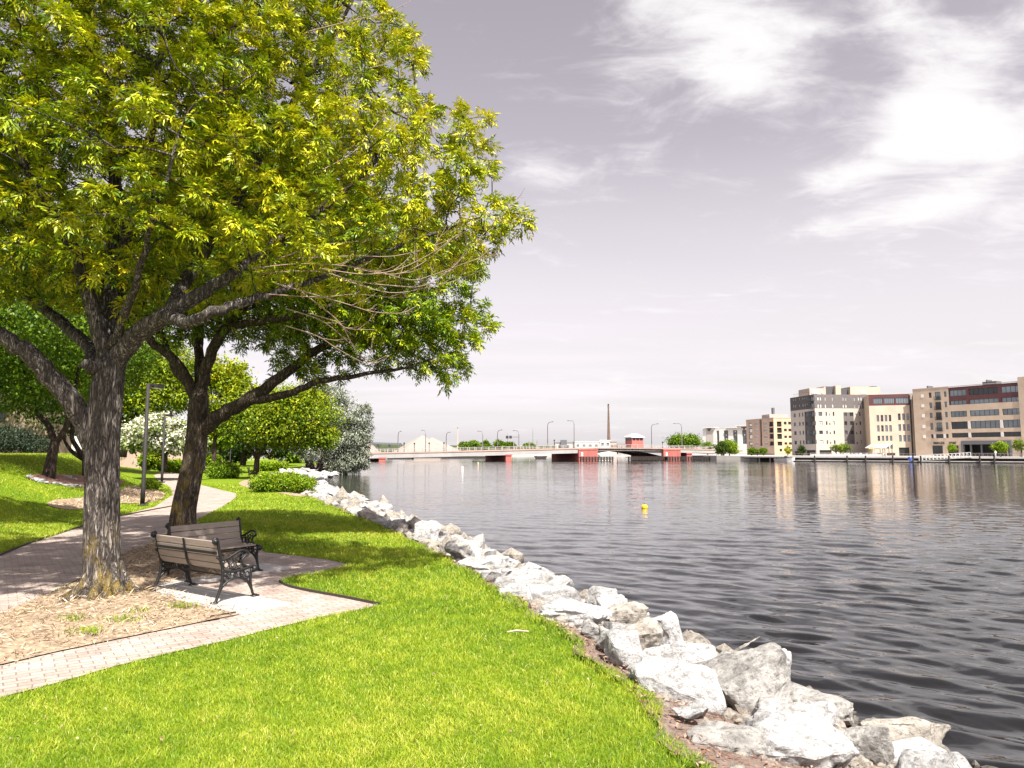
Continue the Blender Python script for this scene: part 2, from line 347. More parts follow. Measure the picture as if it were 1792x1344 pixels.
# ------------------------------------------------------------------ sky and sun
SUN = Vector((.24, -.60, 1.0)).normalized()
def mk_world():
    w = bpy.data.worlds.new('World'); scene.world = w; w.use_nodes = True; nt = w.node_tree
    bg = nt.nodes['Background']
    sky = N(nt, 'ShaderNodeTexSky', sky_type='NISHITA'); sky.sun_disc = False
    sky.sun_elevation = math.asin(SUN.z); sky.sun_rotation = math.atan2(SUN.x, SUN.y)
    sky.air_density = 1.0; sky.dust_density = 2.0; sky.ozone_density = 1.0
    bw = N(nt, 'ShaderNodeRGBToBW'); nt.links.new(sky.outputs[0], bw.inputs[0])
    grey = mixrgb(nt, 1, bw.outputs[0], (1.0, .90, .985), 'MULTIPLY')
    veil = mixrgb(nt, .93, sky.outputs[0], grey)                           # thin high cloud drains the blue
    tc = N(nt, 'ShaderNodeTexCoord'); se = N(nt, 'ShaderNodeSeparateXYZ'); nt.links.new(tc.outputs['Generated'], se.inputs[0])
    def math_(op, a, b=None, c=None):
        n = N(nt, 'ShaderNodeMath', operation=op)
        for i, x in enumerate((a, b, c)):
            if x is None: continue
            if hasattr(x, 'links'): nt.links.new(x, n.inputs[i])
            else: n.inputs[i].default_value = x
        return n.outputs[0]
    zc = math_('ADD', math_('MAXIMUM', se.outputs[2], 0.0), .16)
    cx = N(nt, 'ShaderNodeCombineXYZ'); nt.links.new(math_('DIVIDE', se.outputs[0], zc), cx.inputs[0]); nt.links.new(math_('DIVIDE', se.outputs[1], zc), cx.inputs[1])
    def nz(scale, detail, rough, dist, st=(1, 1, 1), rot=0, off=(0, 0, 0)):
        mp = N(nt, 'ShaderNodeMapping'); nt.links.new(cx.outputs[0], mp.inputs[0]); mp.inputs['Scale'].default_value = st; mp.inputs['Rotation'].default_value = (0, 0, rot); mp.inputs['Location'].default_value = off
        n = N(nt, 'ShaderNodeTexNoise'); n.inputs['Scale'].default_value = scale; n.inputs['Detail'].default_value = detail; n.inputs['Roughness'].default_value = rough; n.inputs['Distortion'].default_value = dist
        nt.links.new(mp.outputs[0], n.inputs[0]); return n.outputs[0]
    n1 = nz(1.9, 10, .60, .9, (1, 1.35, 1), R(35))
    n2 = nz(5.5, 8, .62, .8, (1, 1.7, 1), R(35), (3, 1, 0))
    fb = math_('ADD', math_('MULTIPLY', n1, .62), math_('MULTIPLY', n2, .38))      # about .5 +- .15
    tot = None
    for px, py, rx, ry, ang, amp in CLOUDS:
        c = ray(px, py).normalized(); t1 = Vector((0, 0, 1)).cross(c).normalized() * -1; t2 = c.cross(t1).normalized() * 1
        if t2.z < 0: t2 = -t2
        ca, sa = math.cos(R(ang)), math.sin(R(ang)); u = t1 * ca + t2 * sa; v = t2 * ca - t1 * sa
        def dot(vec, r):
            n = N(nt, 'ShaderNodeVectorMath', operation='DOT_PRODUCT'); nt.links.new(tc.outputs['Generated'], n.inputs[0]); n.inputs[1].default_value = vec
            n2_ = math_('SUBTRACT', n.outputs['Value'], float(vec.dot(c))); return math_('DIVIDE', n2_, r)
        a = dot(u, rx / F); b = dot(v, ry / F)
        r2 = math_('ADD', math_('MULTIPLY', a, a), math_('MULTIPLY', b, b))
        dn = N(nt, 'ShaderNodeVectorMath', operation='DOT_PRODUCT'); nt.links.new(tc.outputs['Generated'], dn.inputs[0]); dn.inputs[1].default_value = c
        front = math_('GREATER_THAN', dn.outputs['Value'], 0.0)
        g = math_('MULTIPLY', math_('MULTIPLY', math_('EXPONENT', math_('MULTIPLY', r2, -1.0)), amp), front)
        tot = g if tot is None else math_('ADD', tot, g)
    dens = math_('ADD', math_('MULTIPLY', math_('SUBTRACT', fb, .5), 4.4), math_('MULTIPLY', tot, .66))
    mr = N(nt, 'ShaderNodeMapRange', interpolation_type='SMOOTHSTEP'); nt.links.new(dens, mr.inputs[0]); mr.inputs[1].default_value = .10; mr.inputs[2].default_value = 1.30
    # low streaks toward the horizon
    st = nz(1.1, 6, .5, .3, (.35, 1.6, 1), R(6), (5, 2, 0))
    lowm = N(nt, 'ShaderNodeMapRange'); nt.links.new(se.outputs[2], lowm.inputs[0]); lowm.inputs[1].default_value = .40; lowm.inputs[2].default_value = .10; lowm.inputs[3].default_value = 0; lowm.inputs[4].default_value = 1
    str_ = N(nt, 'ShaderNodeMapRange', interpolation_type='SMOOTHSTEP'); nt.links.new(st, str_.inputs[0]); str_.inputs[1].default_value = .36; str_.inputs[2].default_value = .62; str_.inputs[3].default_value = .62; str_.inputs[4].default_value = .95
    low = math_('MULTIPLY', lowm.outputs[0], str_.outputs[0])
    base = mixrgb(nt, 1, veil, (SKYK, SKYK, SKYK), 'MULTIPLY')
    s1 = mixrgb(nt, math_('MULTIPLY', low, .92), base, (HZ, HZ * .965, HZ * .965))
    s2 = mixrgb(nt, math_('MULTIPLY', mr.outputs[0], .95), s1, (CLD, CLD * .975, CLD * .98))
    nt.links.new(s2, bg.inputs[0]); bg.inputs[1].default_value = .088
SKYK, HZ, CLD = 1.42, 4.25, 5.2
CLOUDS = [(1260, 20, 150, 60, -15, 1.2), (1290, 95, 120, 60, -25, 1.15), (1330, 190, 100, 50, -35, .75), (1690, 110, 75, 100, 40, 1.5), (1620, 220, 75, 70, 40, 1.35),
          (1760, 250, 90, 45, 10, 1.1), (1490, 305, 85, 34, 8, 1.75), (1480, 388, 110, 24, 5, 1.45), (1660, 355, 90, 25, 20, .95), (960, 295, 100, 35, -8, 1.2), (1770, 370, 60, 50, 40, .7),
          (960, 350, 60, 40, -50, .3), (1450, 640, 500, 35, 3, .35)]
mk_world()
sl = bpy.data.lights.new('sun', 'SUN'); sl.energy = 5.0; sl.angle = R(.6); sl.color = (1, .95, .86)
so = bpy.data.objects.new('sun', sl); COL.objects.link(so); so.rotation_euler = SUN.to_track_quat('Z', 'Y').to_euler(); so.location = (0, -20, 40)
scene.view_settings.view_transform = 'Standard'; scene.view_settings.look = 'None'; scene.view_settings.exposure = 1.2; scene.view_settings.gamma = 1.0
cam = bpy.data.cameras.new('camera'); co = bpy.data.objects.new('camera', cam); COL.objects.link(co)
cam.sensor_fit = 'HORIZONTAL'; cam.sensor_width = 36; cam.lens = F / 1792 * 36; cam.clip_start = .1; cam.clip_end = 6000
co.location = (0, 0, CAMZ); co.rotation_euler = (R(90) + PITCH, 0, 0); scene.camera = co
scene.cycles.use_denoising = True
scene.cycles.max_bounces = 6; scene.cycles.diffuse_bounces = 1; scene.cycles.glossy_bounces = 3; scene.cycles.transmission_bounces = 4
# ------------------------------------------------------------------ terrain
from mathutils.geometry import delaunay_2d_cdt
def interp(pts):
    a = sorted(pts); ys = [p[0] for p in a]; xs = [p[1] for p in a]
    return lambda y: np.interp(y, ys, xs)
XG = interp([(-8, 5.0), (1, 2.55), (4.7, 1.34), (6.56, 1.13), (9.2, .47), (13.2, -.85), (16.5, -2.07), (23.1, -4.75), (34.4, -9.7), (45, -14.4), (57, -19), (68, -22.5), (79, -25), (91, -26), (110, -29), (140, -40), (170, -52)])
XW = interp([(-8, 9.0), (1, 6.4), (4.5, 4.5), (6.5, 3.5), (10, 2.35), (14, 1.0), (18.5, -.6), (24.3, -2.75), (34, -6.6), (45, -11), (57, -16), (68, -19), (79, -21), (91, -22), (110, -25.5), (140, -36.5), (170, -48)])
PL = interp([(-8, -7.0), (0, -8.0), (5, -8.7), (10, -9.6), (14.7, -10.6), (23, -12.9), (28, -13.9), (36, -17), (44, -21), (51, -25), (66, -33), (85, -40.5), (110, -48), (170, -60)])
PR = interp([(-8, -4.5), (0, -5.0), (5, -5.7), (9.07, -6.5), (12, -7.2), (16.5, -8.3), (20.7, -9.4), (28.1, -11.3), (33, -12.7), (37, -14.2), (40.8, -16.6), (48.4, -21.3), (59, -26.3), (77, -34), (110, -45.5), (170, -57)])
def sstep(a, b, x):
    t = np.clip((x - a) / (b - a), 0, 1); return t * t * (3 - 2 * t)
def T(x, y):
    x = np.asarray(x, float); y = np.asarray(y, float)
    u = PL(y) - x
    wid = np.interp(y, [10, 25, 45, 60], [10, 8.5, 6.0, 9]); amp = np.interp(y, [0, 12, 22, 48, 62, 80], [.8, 1.3, 1.9, 2.0, 1.1, .6])
    z = amp * sstep(.6, wid, u)
    z = z + .6 * sstep(60, 130, y)
    t = (x - XG(y)) / np.maximum(XW(y) - XG(y), .3)
    z = np.where(t > 0, z * np.clip(1 - t, 0, 1) - .55 * np.clip(t, 0, 1) ** .8, z)
    z = np.where(t > 1, -.55 - 1.8 * sstep(1, 4, t), z)
    return z
def Tz(x, y): return float(T(x, y))
def at_ground(px, py):
    d = ray(px, py); k = 2.0
    while k < 400:
        p = Vector((d.x * k, d.y * k, CAMZ + d.z * k))
        if p.z <= Tz(p.x, p.y): return Vector((p.x, p.y, Tz(p.x, p.y)))
        k += .04 if k < 40 else .15
    return at_z(px, py)
def resample(pts, step):
    pts = [Vector(p) for p in pts]; out = [pts[0]]
    for a, b in zip(pts, pts[1:]):
        n = max(1, int((b - a).length / step))
        for i in range(1, n + 1): out.append(a.lerp(b, i / n))
    return out
def crom(pts, sub=6):
    pts = [Vector(p) for p in pts]; P = [pts[0] * 2 - pts[1]] + pts + [pts[-1] * 2 - pts[-2]]; out = []
    for i in range(1, len(P) - 2):
        p0, p1, p2, p3 = P[i - 1:i + 3]
        for k in range(sub):
            t = k / sub
            out.append(.5 * ((2 * p1) + (p2 - p0) * t + (2 * p0 - 5 * p1 + 4 * p2 - p3) * t * t + (3 * p1 - p0 - 3 * p2 + p3) * t ** 3))
    out.append(pts[-1]); return out
def in_poly(x, y, poly):
    x = np.asarray(x); y = np.asarray(y); ins = np.zeros(x.shape, bool); n = len(poly)
    for i in range(n):
        x1, y1 = poly[i][0], poly[i][1]; x2, y2 = poly[(i + 1) % n][0], poly[(i + 1) % n][1]
        c = ((y1 > y) != (y2 > y)) & (x < (x2 - x1) * (y - y1) / (y2 - y1 + 1e-12) + x1); ins ^= c
    return ins
def poly_dist(x, y, poly):
    d = np.full(x.shape, 1e9); n = len(poly)
    for i in range(n):
        a = np.array(poly[i][:2]); b = np.array(poly[(i + 1) % n][:2]); ab = b - a; L = ab @ ab + 1e-12
        t = np.clip(((x - a[0]) * ab[0] + (y - a[1]) * ab[1]) / L, 0, 1)
        d = np.minimum(d, np.hypot(x - a[0] - t * ab[0], y - a[1] - t * ab[1]))
    return d
def smooth_poly(poly):
    P = [Vector((p[0], p[1], 0)) for p in poly]; n = len(P); q = crom([P[-1]] + P + [P[0], P[1]], 4); return [(v.x, v.y) for v in q[4:4 + 4 * n]]
def sheet(name, poly, zf, spacing, mat, kind='structure', parent=None):
    bx = [p[0] for p in poly]; by = [p[1] for p in poly]
    gx, gy = np.meshgrid(np.arange(min(bx), max(bx), spacing), np.arange(min(by), max(by), spacing))
    gx = gx.ravel() + RNG.uniform(-.2, .2, gx.size) * spacing; gy = gy.ravel() + RNG.uniform(-.2, .2, gy.size) * spacing
    ok = in_poly(gx, gy, poly) & (poly_dist(gx, gy, poly) > spacing * .4)
    P = [Vector((p[0], p[1])) for p in poly] + [Vector((a, b)) for a, b in zip(gx[ok], gy[ok])]
    n = len(poly); res = delaunay_2d_cdt(P, [(i, (i + 1) % n) for i in range(n)], [], 1, 1e-5)
    V = np.array([(v.x, v.y) for v in res[0]]); d = poly_dist(V[:, 0], V[:, 1], poly)
    z = zf(V[:, 0], V[:, 1], d)
    me = bpy.data.meshes.new(name); me.from_pydata([(a[0], a[1], c) for a, c in zip(V, z)], [], [tuple(f) for f in res[2]])
    me.polygons.foreach_set('use_smooth', [True] * len(me.polygons)); me.update()
    o = link(name, me, mat, parent); return tag(o, kind=kind) if kind else o

WAVE = .082
def build_ground():
    xs = np.concatenate([np.arange(-130, -45, 3), np.arange(-45, 12, .5), np.arange(12, 24, 3)]); ys = np.concatenate([np.arange(-12, 52, .5), np.arange(52, 175, 2.0)])
    X, Y = np.meshgrid(xs, ys); Z = T(X, Y)
    Z = Z - .10 * sstep(-.12, .05, (X - XG(Y)) / np.maximum(XW(Y) - XG(Y), .3))
    Z = Z + np.where(Z > -.02, .02 * np.sin(X * .9 + np.sin(Y * .5)) * np.sin(Y * .7) * np.where((X < PR(Y) + .6) & (X > PL(Y) - .6), 0, np.where(Y < 24, 0, .35)) - .004, 0)
    nx = len(xs); V = np.stack([X.ravel(), Y.ravel(), Z.ravel()], 1)
    F_ = [(j * nx + i, j * nx + i + 1, (j + 1) * nx + i + 1, (j + 1) * nx + i) for j in range(len(ys) - 1) for i in range(nx - 1)]
    me = bpy.data.meshes.new('ground'); me.from_pydata(V.tolist(), [], F_); me.polygons.foreach_set('use_smooth', [True] * len(F_)); me.update()
    tag(link('ground', me, M['lawn']), kind='structure')
    # bare bank under the rocks
    yy = np.concatenate([np.arange(-8, 40, .25), np.arange(40, 168, 1.0)]); ts = [-.02, .1, .25, .45, .7, 1.0, 1.5, 2.2]
    me = bpy.data.meshes.new('river_bank'); V = []
    for y in yy:
        w = XW(y) - XG(y); j = .10 * math.sin(y * 3.1) + .07 * math.sin(y * 7.7 + 1)
        for k, t in enumerate(ts):
            x = XG(y) + t * w + (j if k == 0 else 0)
            V.append((x, y, max(Tz(x, y), -2) + (.012 if k else .0) + (.02 * math.sin(x * 9 + y * 5) if 0 < k < 6 else 0)))
    n = len(ts)
    me.from_pydata(V, [], [(j * n + i, j * n + i + 1, (j + 1) * n + i + 1, (j + 1) * n + i) for j in range(len(yy) - 1) for i in range(n - 1)]); me.update()
    tag(link('river_bank', me, M['soil']), kind='structure')
    # water: one sheet out to the horizon, with real waves that are modelled finest close to this bank
    rows = np.concatenate([[-400, -150, -60, -25, -10, -4, 0, 1.5], 2.6 * 1.0046 ** np.arange(0, 1010), [300, 360, 450, 600, 900, 1500, 4000]])
    cols = np.concatenate([[-4000, -1200, -400, -160, -90], np.linspace(-60, -22, 20)[:-1]])
    nc = 860; VV = []
    rngw = np.random.default_rng(3); nw = 56
    lam = np.exp(rngw.uniform(np.log(.24), np.log(1.7), nw)); th = R(62) + rngw.normal(0, .36, nw); ph = rngw.uniform(0, 6.28, nw); kx = np.cos(th) * 2 * np.pi / lam; ky = np.sin(th) * 2 * np.pi / lam
    sl = WAVE * np.sqrt(2.0 / nw) * (lam / .8) ** -.1
    tt = np.linspace(0, 1, nc)
    for y in rows:
        xl = float(XG(min(max(y, -8), 170))) - .5; xl = xl if y < 170 else -60; w_ = max(12.0, .95 * y + 10)
        x = np.concatenate([[-4000, -800, -200], xl + (w_ - xl) * tt ** 1.05, [w_ + 60, w_ + 400, 4000]])
        if y < 1.6 or y > 262: z = np.zeros_like(x)
        else:
            dy = .0046 * y; z = np.zeros_like(x); dx = (w_ - xl) / nc
            calm = np.interp(y, [6, 14, 34, 70, 110], [1.0, .8, .28, .20, .42]) * np.interp(x / y, [-.1, .15, .5], [.85, 1.0, 1.55]); calm = calm * (1 + .3 * np.sin(x * .045 + 1.3 * np.sin(y * .05)) * np.sin(y * .075 + .02 * x))
            for q in range(nw):
                att = np.clip((lam[q] / (3.2 * max(dy, dx)) - 1), 0, 1)
                if att > 0: a_ = kx[q] * x + ky[q] * y + ph[q]; z += att * sl[q] / (2 * np.pi / lam[q]) * (np.sin(a_) + .22 * np.sin(2 * a_ + .6))
            z *= calm * np.clip((262 - y) / 60, 0, 1) * np.clip((y - 1.5) / 1.5, 0, 1); z[:3] = 0; z[-3:] = 0
        VV.append(np.stack([x, np.full_like(x, y), WATER + z], 1))
    V = np.array(VV); nr, nx_ = V.shape[:2]; me = bpy.data.meshes.new('water')
    me.vertices.add(nr * nx_); me.vertices.foreach_set('co', V.reshape(-1).astype(np.float32))
    a = (np.arange(nr - 1)[:, None] * nx_ + np.arange(nx_ - 1)[None]).ravel(); Q = np.stack([a, a + 1, a + nx_ + 1, a + nx_], 1).astype(np.int32); nq = len(Q)
    me.loops.add(nq * 4); me.loops.foreach_set('vertex_index', Q.ravel()); me.polygons.add(nq); me.polygons.foreach_set('loop_start', np.arange(nq, dtype=np.int32) * 4); me.polygons.foreach_set('loop_total', np.full(nq, 4, np.int32)); me.polygons.foreach_set('use_smooth', np.ones(nq, bool)); me.update(calc_edges=True)
    tag(link('water', me, M['water']), kind='structure')
    # path
    yy = np.concatenate([np.arange(-8, 60, .5), np.arange(60, 168, 2)])
    me = bpy.data.meshes.new('path'); V = []
    for y in yy:
        a, b = PL(y), PR(y)
        for t in (0, .25, .5, .75, 1):
            x = a + (b - a) * t; V.append((x, y, Tz(x, y) + .003))
    me.from_pydata(V, [], [(j * 5 + i, j * 5 + i + 1, j * 5 + i + 6, j * 5 + i + 5) for j in range(len(yy) - 1) for i in range(4)]); me.update()
    tag(link('path', me, M['brick']), kind='structure')
build_ground()
P2 = lambda *l: [tuple(at_z(a, b))[:2] for a, b in l]
PATIO = P2((-500, 1300), (0, 1222), (100, 1196), (200, 1167), (300, 1143), (400, 1121), (480, 1100), (560, 1081), (630, 1068), (664, 1059), (600, 1045), (545, 1035), (505, 1027), (489, 1020), (505, 1011), (560, 1003), (590, 996), (617, 989), (575, 980), (520, 973), (465, 967), (430, 945), (385, 925), (335, 914), (318, 925), (345, 985), (265, 1015), (300, 1045), (385, 1085), (190, 1119), (85, 1141), (0, 1161), (-500, 1240))
tag(sheet('patio_paving', PATIO, lambda x, y, d: np.full(x.shape, .007), .6, M['brick']), kind='structure')
MULCH = P2((-300, 1170), (0, 1084), (60, 1056), (130, 1028), (175, 1000), (215, 973), (262, 957), (300, 940), (335, 914), (400, 944), (420, 1000), (385, 1015), (318, 1022), (280, 1033), (330, 1050), (385, 1068), (426, 1074), (367, 1084), (290, 1100), (190, 1120), (85, 1142), (0, 1162), (-300, 1215))
def offset_poly(poly, d):
    n = len(poly); A = sum(poly[i][0] * poly[(i + 1) % n][1] - poly[(i + 1) % n][0] * poly[i][1] for i in range(n)); s = 1 if A > 0 else -1; out = []
    for i in range(n):
        p0, p1, p2 = Vector(poly[i - 1]), Vector(poly[i]), Vector(poly[(i + 1) % n]); e = ((p1 - p0).normalized() + (p2 - p1).normalized()).normalized(); out.append((p1.x + e.y * d * s, p1.y - e.x * d * s))
    return out
MULCH = offset_poly(MULCH, .10)
def mulch_z(x, y, d): return .022 + .13 * sstep(0, .9, d) * (.7 + .3 * np.sin(x * 3 + 1) * np.sin(y * 2.3)) + .02 * np.sin(x * 11) * np.sin(y * 13) * sstep(0, .3, d)
tag(sheet('mulch_bed', MULCH, mulch_z, .12, M['mulch_pale']), kind='structure')

def slab(name, label, c, ax, L, W, h=.045):
    t = MB(); ax = Vector((ax[0], ax[1], 0)).normalized(); ay = Vector((-ax.y, ax.x, 0)); c = Vector((c[0], c[1], 0))
    cr = [c - ax * L / 2 - ay * W / 2, c + ax * L / 2 - ay * W / 2, c + ax * L / 2 + ay * W / 2, c - ax * L / 2 + ay * W / 2]
    t.hexa([p - Vector((0, 0, .05)) for p in cr], [p + Vector((0, 0, h)) for p in cr])
    o = t.build(name, M['concrete']); tag(o, label, 'concrete pad')
    b = o.modifiers.new('edge', 'BEVEL'); b.width = .012; b.segments = 2
    return [p[:2] for p in cr]
B1D = Vector((1.36, -.93, 0)).normalized(); B1N = Vector((.56, .83, 0)).normalized()
PAD1 = slab('bench_pad', 'pale concrete pad under the bench that turns its back, sunlit at its right end', (-4.28, 10.42), B1D, 2.45, .78)
B2D = Vector((.57, .82, 0)).normalized(); B2N = Vector((.82, -.57, 0)).normalized()
PAD2 = slab('bench_pad', 'pale concrete pad under the bench facing right, in front of the second trunk', (-5.03, 12.32), B2D, 2.5, .78)

# plastic lawn edging, and one strip of painted shade
def edging(label, pxs, h=.05):
    pts = crom([at_z(a, b) for a, b in pxs], 4); m = MB()
    for a, b in zip(pts, pts[1:]): m.bar(a + Vector((0, 0, h / 2 - .02)), b + Vector((0, 0, h / 2 - .02)), .016, h + .03)
    tag(m.build('lawn_edging', M['edging']), label, 'edging')
edging('dark edging strip along the pointed grass wedge right of the benches', [(489, 1020), (505, 1028), (545, 1037), (600, 1047), (664, 1060)])
edging('short dark edging strip between mulch and the near concrete pad', [(367, 1084), (395, 1079), (427, 1074)])
edging('dark edging line along the mulch by the lower-left paving', [(-60, 1175), (0, 1162), (85, 1142), (190, 1120), (230, 1112)], .03)
edging('dark strip drawn for the shade line along the left of the brick path', [(-60, 1000), (0, 973), (70, 945), (145, 922), (205, 905), (303, 886)], .05)  # stands in for a dark line of shade beside the path

# ------------------------------------------------------------------ grass blades
BEDS = []
def build_grass():
    out = []
    def batch(n, y0, y1):
        y = np.exp(RNG.uniform(np.log(y0), np.log(y1), n)) if y0 < 16 else RNG.uniform(y0, y1, n)
        lo = np.maximum(-.80 * y - 1.0, -60); hi = XG(y) + .12 * np.sin(y * 3.1) + .05
        x = lo + (hi - lo) * RNG.random(n)
        return x, y
    cs = []
    for n, y0, y1 in ((620000, 3.4, 22), (160000, 16, 48)):
        x, y = batch(n, y0, y1); cs.append((x, y))
    y = RNG.uniform(-3, 3.4, 60000); cs.append((-6 + (XG(y) + 6) * RNG.random(60000), y))
    x = np.concatenate([c[0] for c in cs]); y = np.concatenate([c[1] for c in cs])
    jx = x + RNG.normal(0, .022, x.size); jy = y + RNG.normal(0, .022, x.size)
    bad = in_poly(jx, jy, PATIO) | in_poly(x, y, MULCH) | ((x > PL(y)) & (x < PR(y))) | (x > XG(y) + .1 + .15 * np.sin(y * 3.1))
    bad |= (x < -2.9) & (y < 17) & (y > 5) & (x > PL(y)) & (poly_dist(x, y, MULCH) < .45)
    for b in BEDS: bad |= in_poly(x, y, b)
    # sparse patches
    pn = np.sin(x * 2.1 + 1.3 * np.sin(y * 1.7)) * np.sin(y * 2.6 + x) 
    bad |= (pn > .86) & (RNG.random(x.size) < .5)
    x = x[~bad]; y = y[~bad]; n = len(x); z = T(x, y) - .014
    k = np.clip(y / 8.0, .75, 4)
    patch = .5 + .5 * np.sin(x * .8 + 2 * np.sin(y * .6)) * np.sin(y * .9 + .7 * x)
    patch = np.clip(.5 * patch + .5 * (.5 + .5 * np.sin(x * 5.3 + 2.1 * np.sin(y * 4.1)) * np.sin(y * 6.2 + 1.7 * np.sin(x * 3.7))) + .25 * np.sin(x * 17 + 3 * np.sin(y * 13)) * np.sin(y * 19), 0, 1)
    L = RNG.uniform(.035, .075, n) * (1 + .25 * patch) * np.clip(k, .9, 1.5); W = RNG.uniform(.0032, .0062, n) * k
    az = RNG.uniform(0, 2 * math.pi, n); lean = RNG.uniform(.15, .95, n)
    D = np.stack([np.cos(az) * lean, np.sin(az) * lean, np.ones(n)], 1); D = norm(D)
    az2 = az + RNG.uniform(-1.0, 1.0, n) + math.pi / 2; S = np.stack([np.cos(az2), np.sin(az2), np.zeros(n)], 1)
    P = np.stack([x, y, z], 1); V = np.empty((n, 4, 3))
    V[:, 0] = P - S * W[:, None] * .5; V[:, 1] = P + S * W[:, None] * .5
    mid = P + D * L[:, None] * .6; V[:, 1] = mid + S * W[:, None] * .5; V[:, 3] = mid - S * W[:, None] * .5; V[:, 0] = P
    V[:, 2] = P + D * L[:, None] + np.stack([np.cos(az) * lean * L * .3, np.sin(az) * lean * L * .3, -.15 * L], 1)
    tint = np.clip(.10 + .60 * patch + RNG.normal(0, .17, n), 0, .9); tint[RNG.random(n) < .03] = 1.0
    tw = []                                         # a few weed tufts come up through the mulch
    for a, b in ((250, 1065), (120, 1078), (318, 1056), (215, 1078), (150, 1098)):
        c = at_z(a, b, .12); m_ = 120; q = RNG.normal(0, .07, (m_, 2)) * [1.6, 1]; P_ = np.stack([c.x + q[:, 0], c.y + q[:, 1], np.full(m_, .06)], 1); D_ = norm(np.stack([RNG.normal(0, .6, m_), RNG.normal(0, .6, m_), np.ones(m_)], 1)); tw.append(leaf_quads(P_, D_, rand_dirs(m_), RNG.uniform(.05, .12, m_), RNG.uniform(.006, .014, m_)))
    tw = np.concatenate(tw); V = np.concatenate([V, tw]); tint = np.concatenate([tint, RNG.uniform(.1, .6, len(tw))])
    o = np_mesh('grass', V, 4, M['blade'], tint=tint); tag(o, 'bright green mown grass covering the lawn', 'grass', kind='stuff')

def scatter_chips(name, poly, n, zf, mat, lr, wr, label, cat, tlo=0, thi=1, edge=0.0):
    bx = [p[0] for p in poly]; by = [p[1] for p in poly]
    x = RNG.uniform(min(bx), max(bx), n); y = RNG.uniform(min(by), max(by), n); ok = in_poly(x, y, poly); x = x[ok]; y = y[ok]
    d = poly_dist(x, y, poly); z = zf(x, y, d) + RNG.uniform(0, .03, len(x)); n = len(x)
    az = RNG.uniform(0, 2 * math.pi, n); D = np.stack([np.cos(az), np.sin(az), RNG.normal(0, .45, n)], 1)
    NR = norm(np.stack([RNG.normal(0, .7, n), RNG.normal(0, .7, n), np.ones(n)], 1))
    V = leaf_quads(np.stack([x, y, z], 1), D, NR, RNG.uniform(*lr, n), RNG.uniform(*wr, n), .05)
    o = np_mesh(name, V, 4, mat, tint=np.clip(RNG.uniform(tlo, thi, n) * (.8 + .3 * np.sin(x * 2.5 + np.sin(y * 5)) * np.sin(y * 3 + np.sin(x * 4))), 0, 1)); tag(o, label, cat, kind='stuff')
scatter_chips('mulch_chips', MULCH, 42000, mulch_z, M['chip'], (.04, .16), (.005, .013), 'loose straw coloured wood mulch round the near trunk', 'mulch')
scatter_chips('mulch_spill', offset_poly(MULCH, .38), 5200, lambda x, y, d: np.where(in_poly(x, y, MULCH), mulch_z(x, y, d), .012), M['chip'], (.02, .10), (.004, .011), 'stray straw mulch spilling over the paving edge', 'mulch')
LIT = [(float(XG(y)) - .12, y) for y in np.arange(3.0, 30, .5)] + [(float(XG(y) + .55 * (XW(y) - XG(y))), y) for y in np.arange(30, 3.0, -.5)]
scatter_chips('leaf_litter', LIT, 60000, lambda x, y, d: T(x, y) + .025, M['litter'], (.02, .075), (.008, .026), 'brown dry leaves and wood bits between lawn and rocks', 'leaf litter')

LAWN = [(-3, 4.2), (1.2, 4.6), (.9, 7), (.3, 9.4), (-1, 13.2), (-2.2, 16.5), (-4.8, 23), (-6.5, 22), (-2.6, 13), (-1.6, 9.6), (-4, 6.5), (-5, 5.6)]
scatter_chips('fallen_bits', LAWN, 600, lambda x, y, d: T(x, y) + .03, M['litter'], (.015, .045), (.008, .02), 'dry leaf bits and pale specks lying in the grass', 'leaf litter', .5, 1)

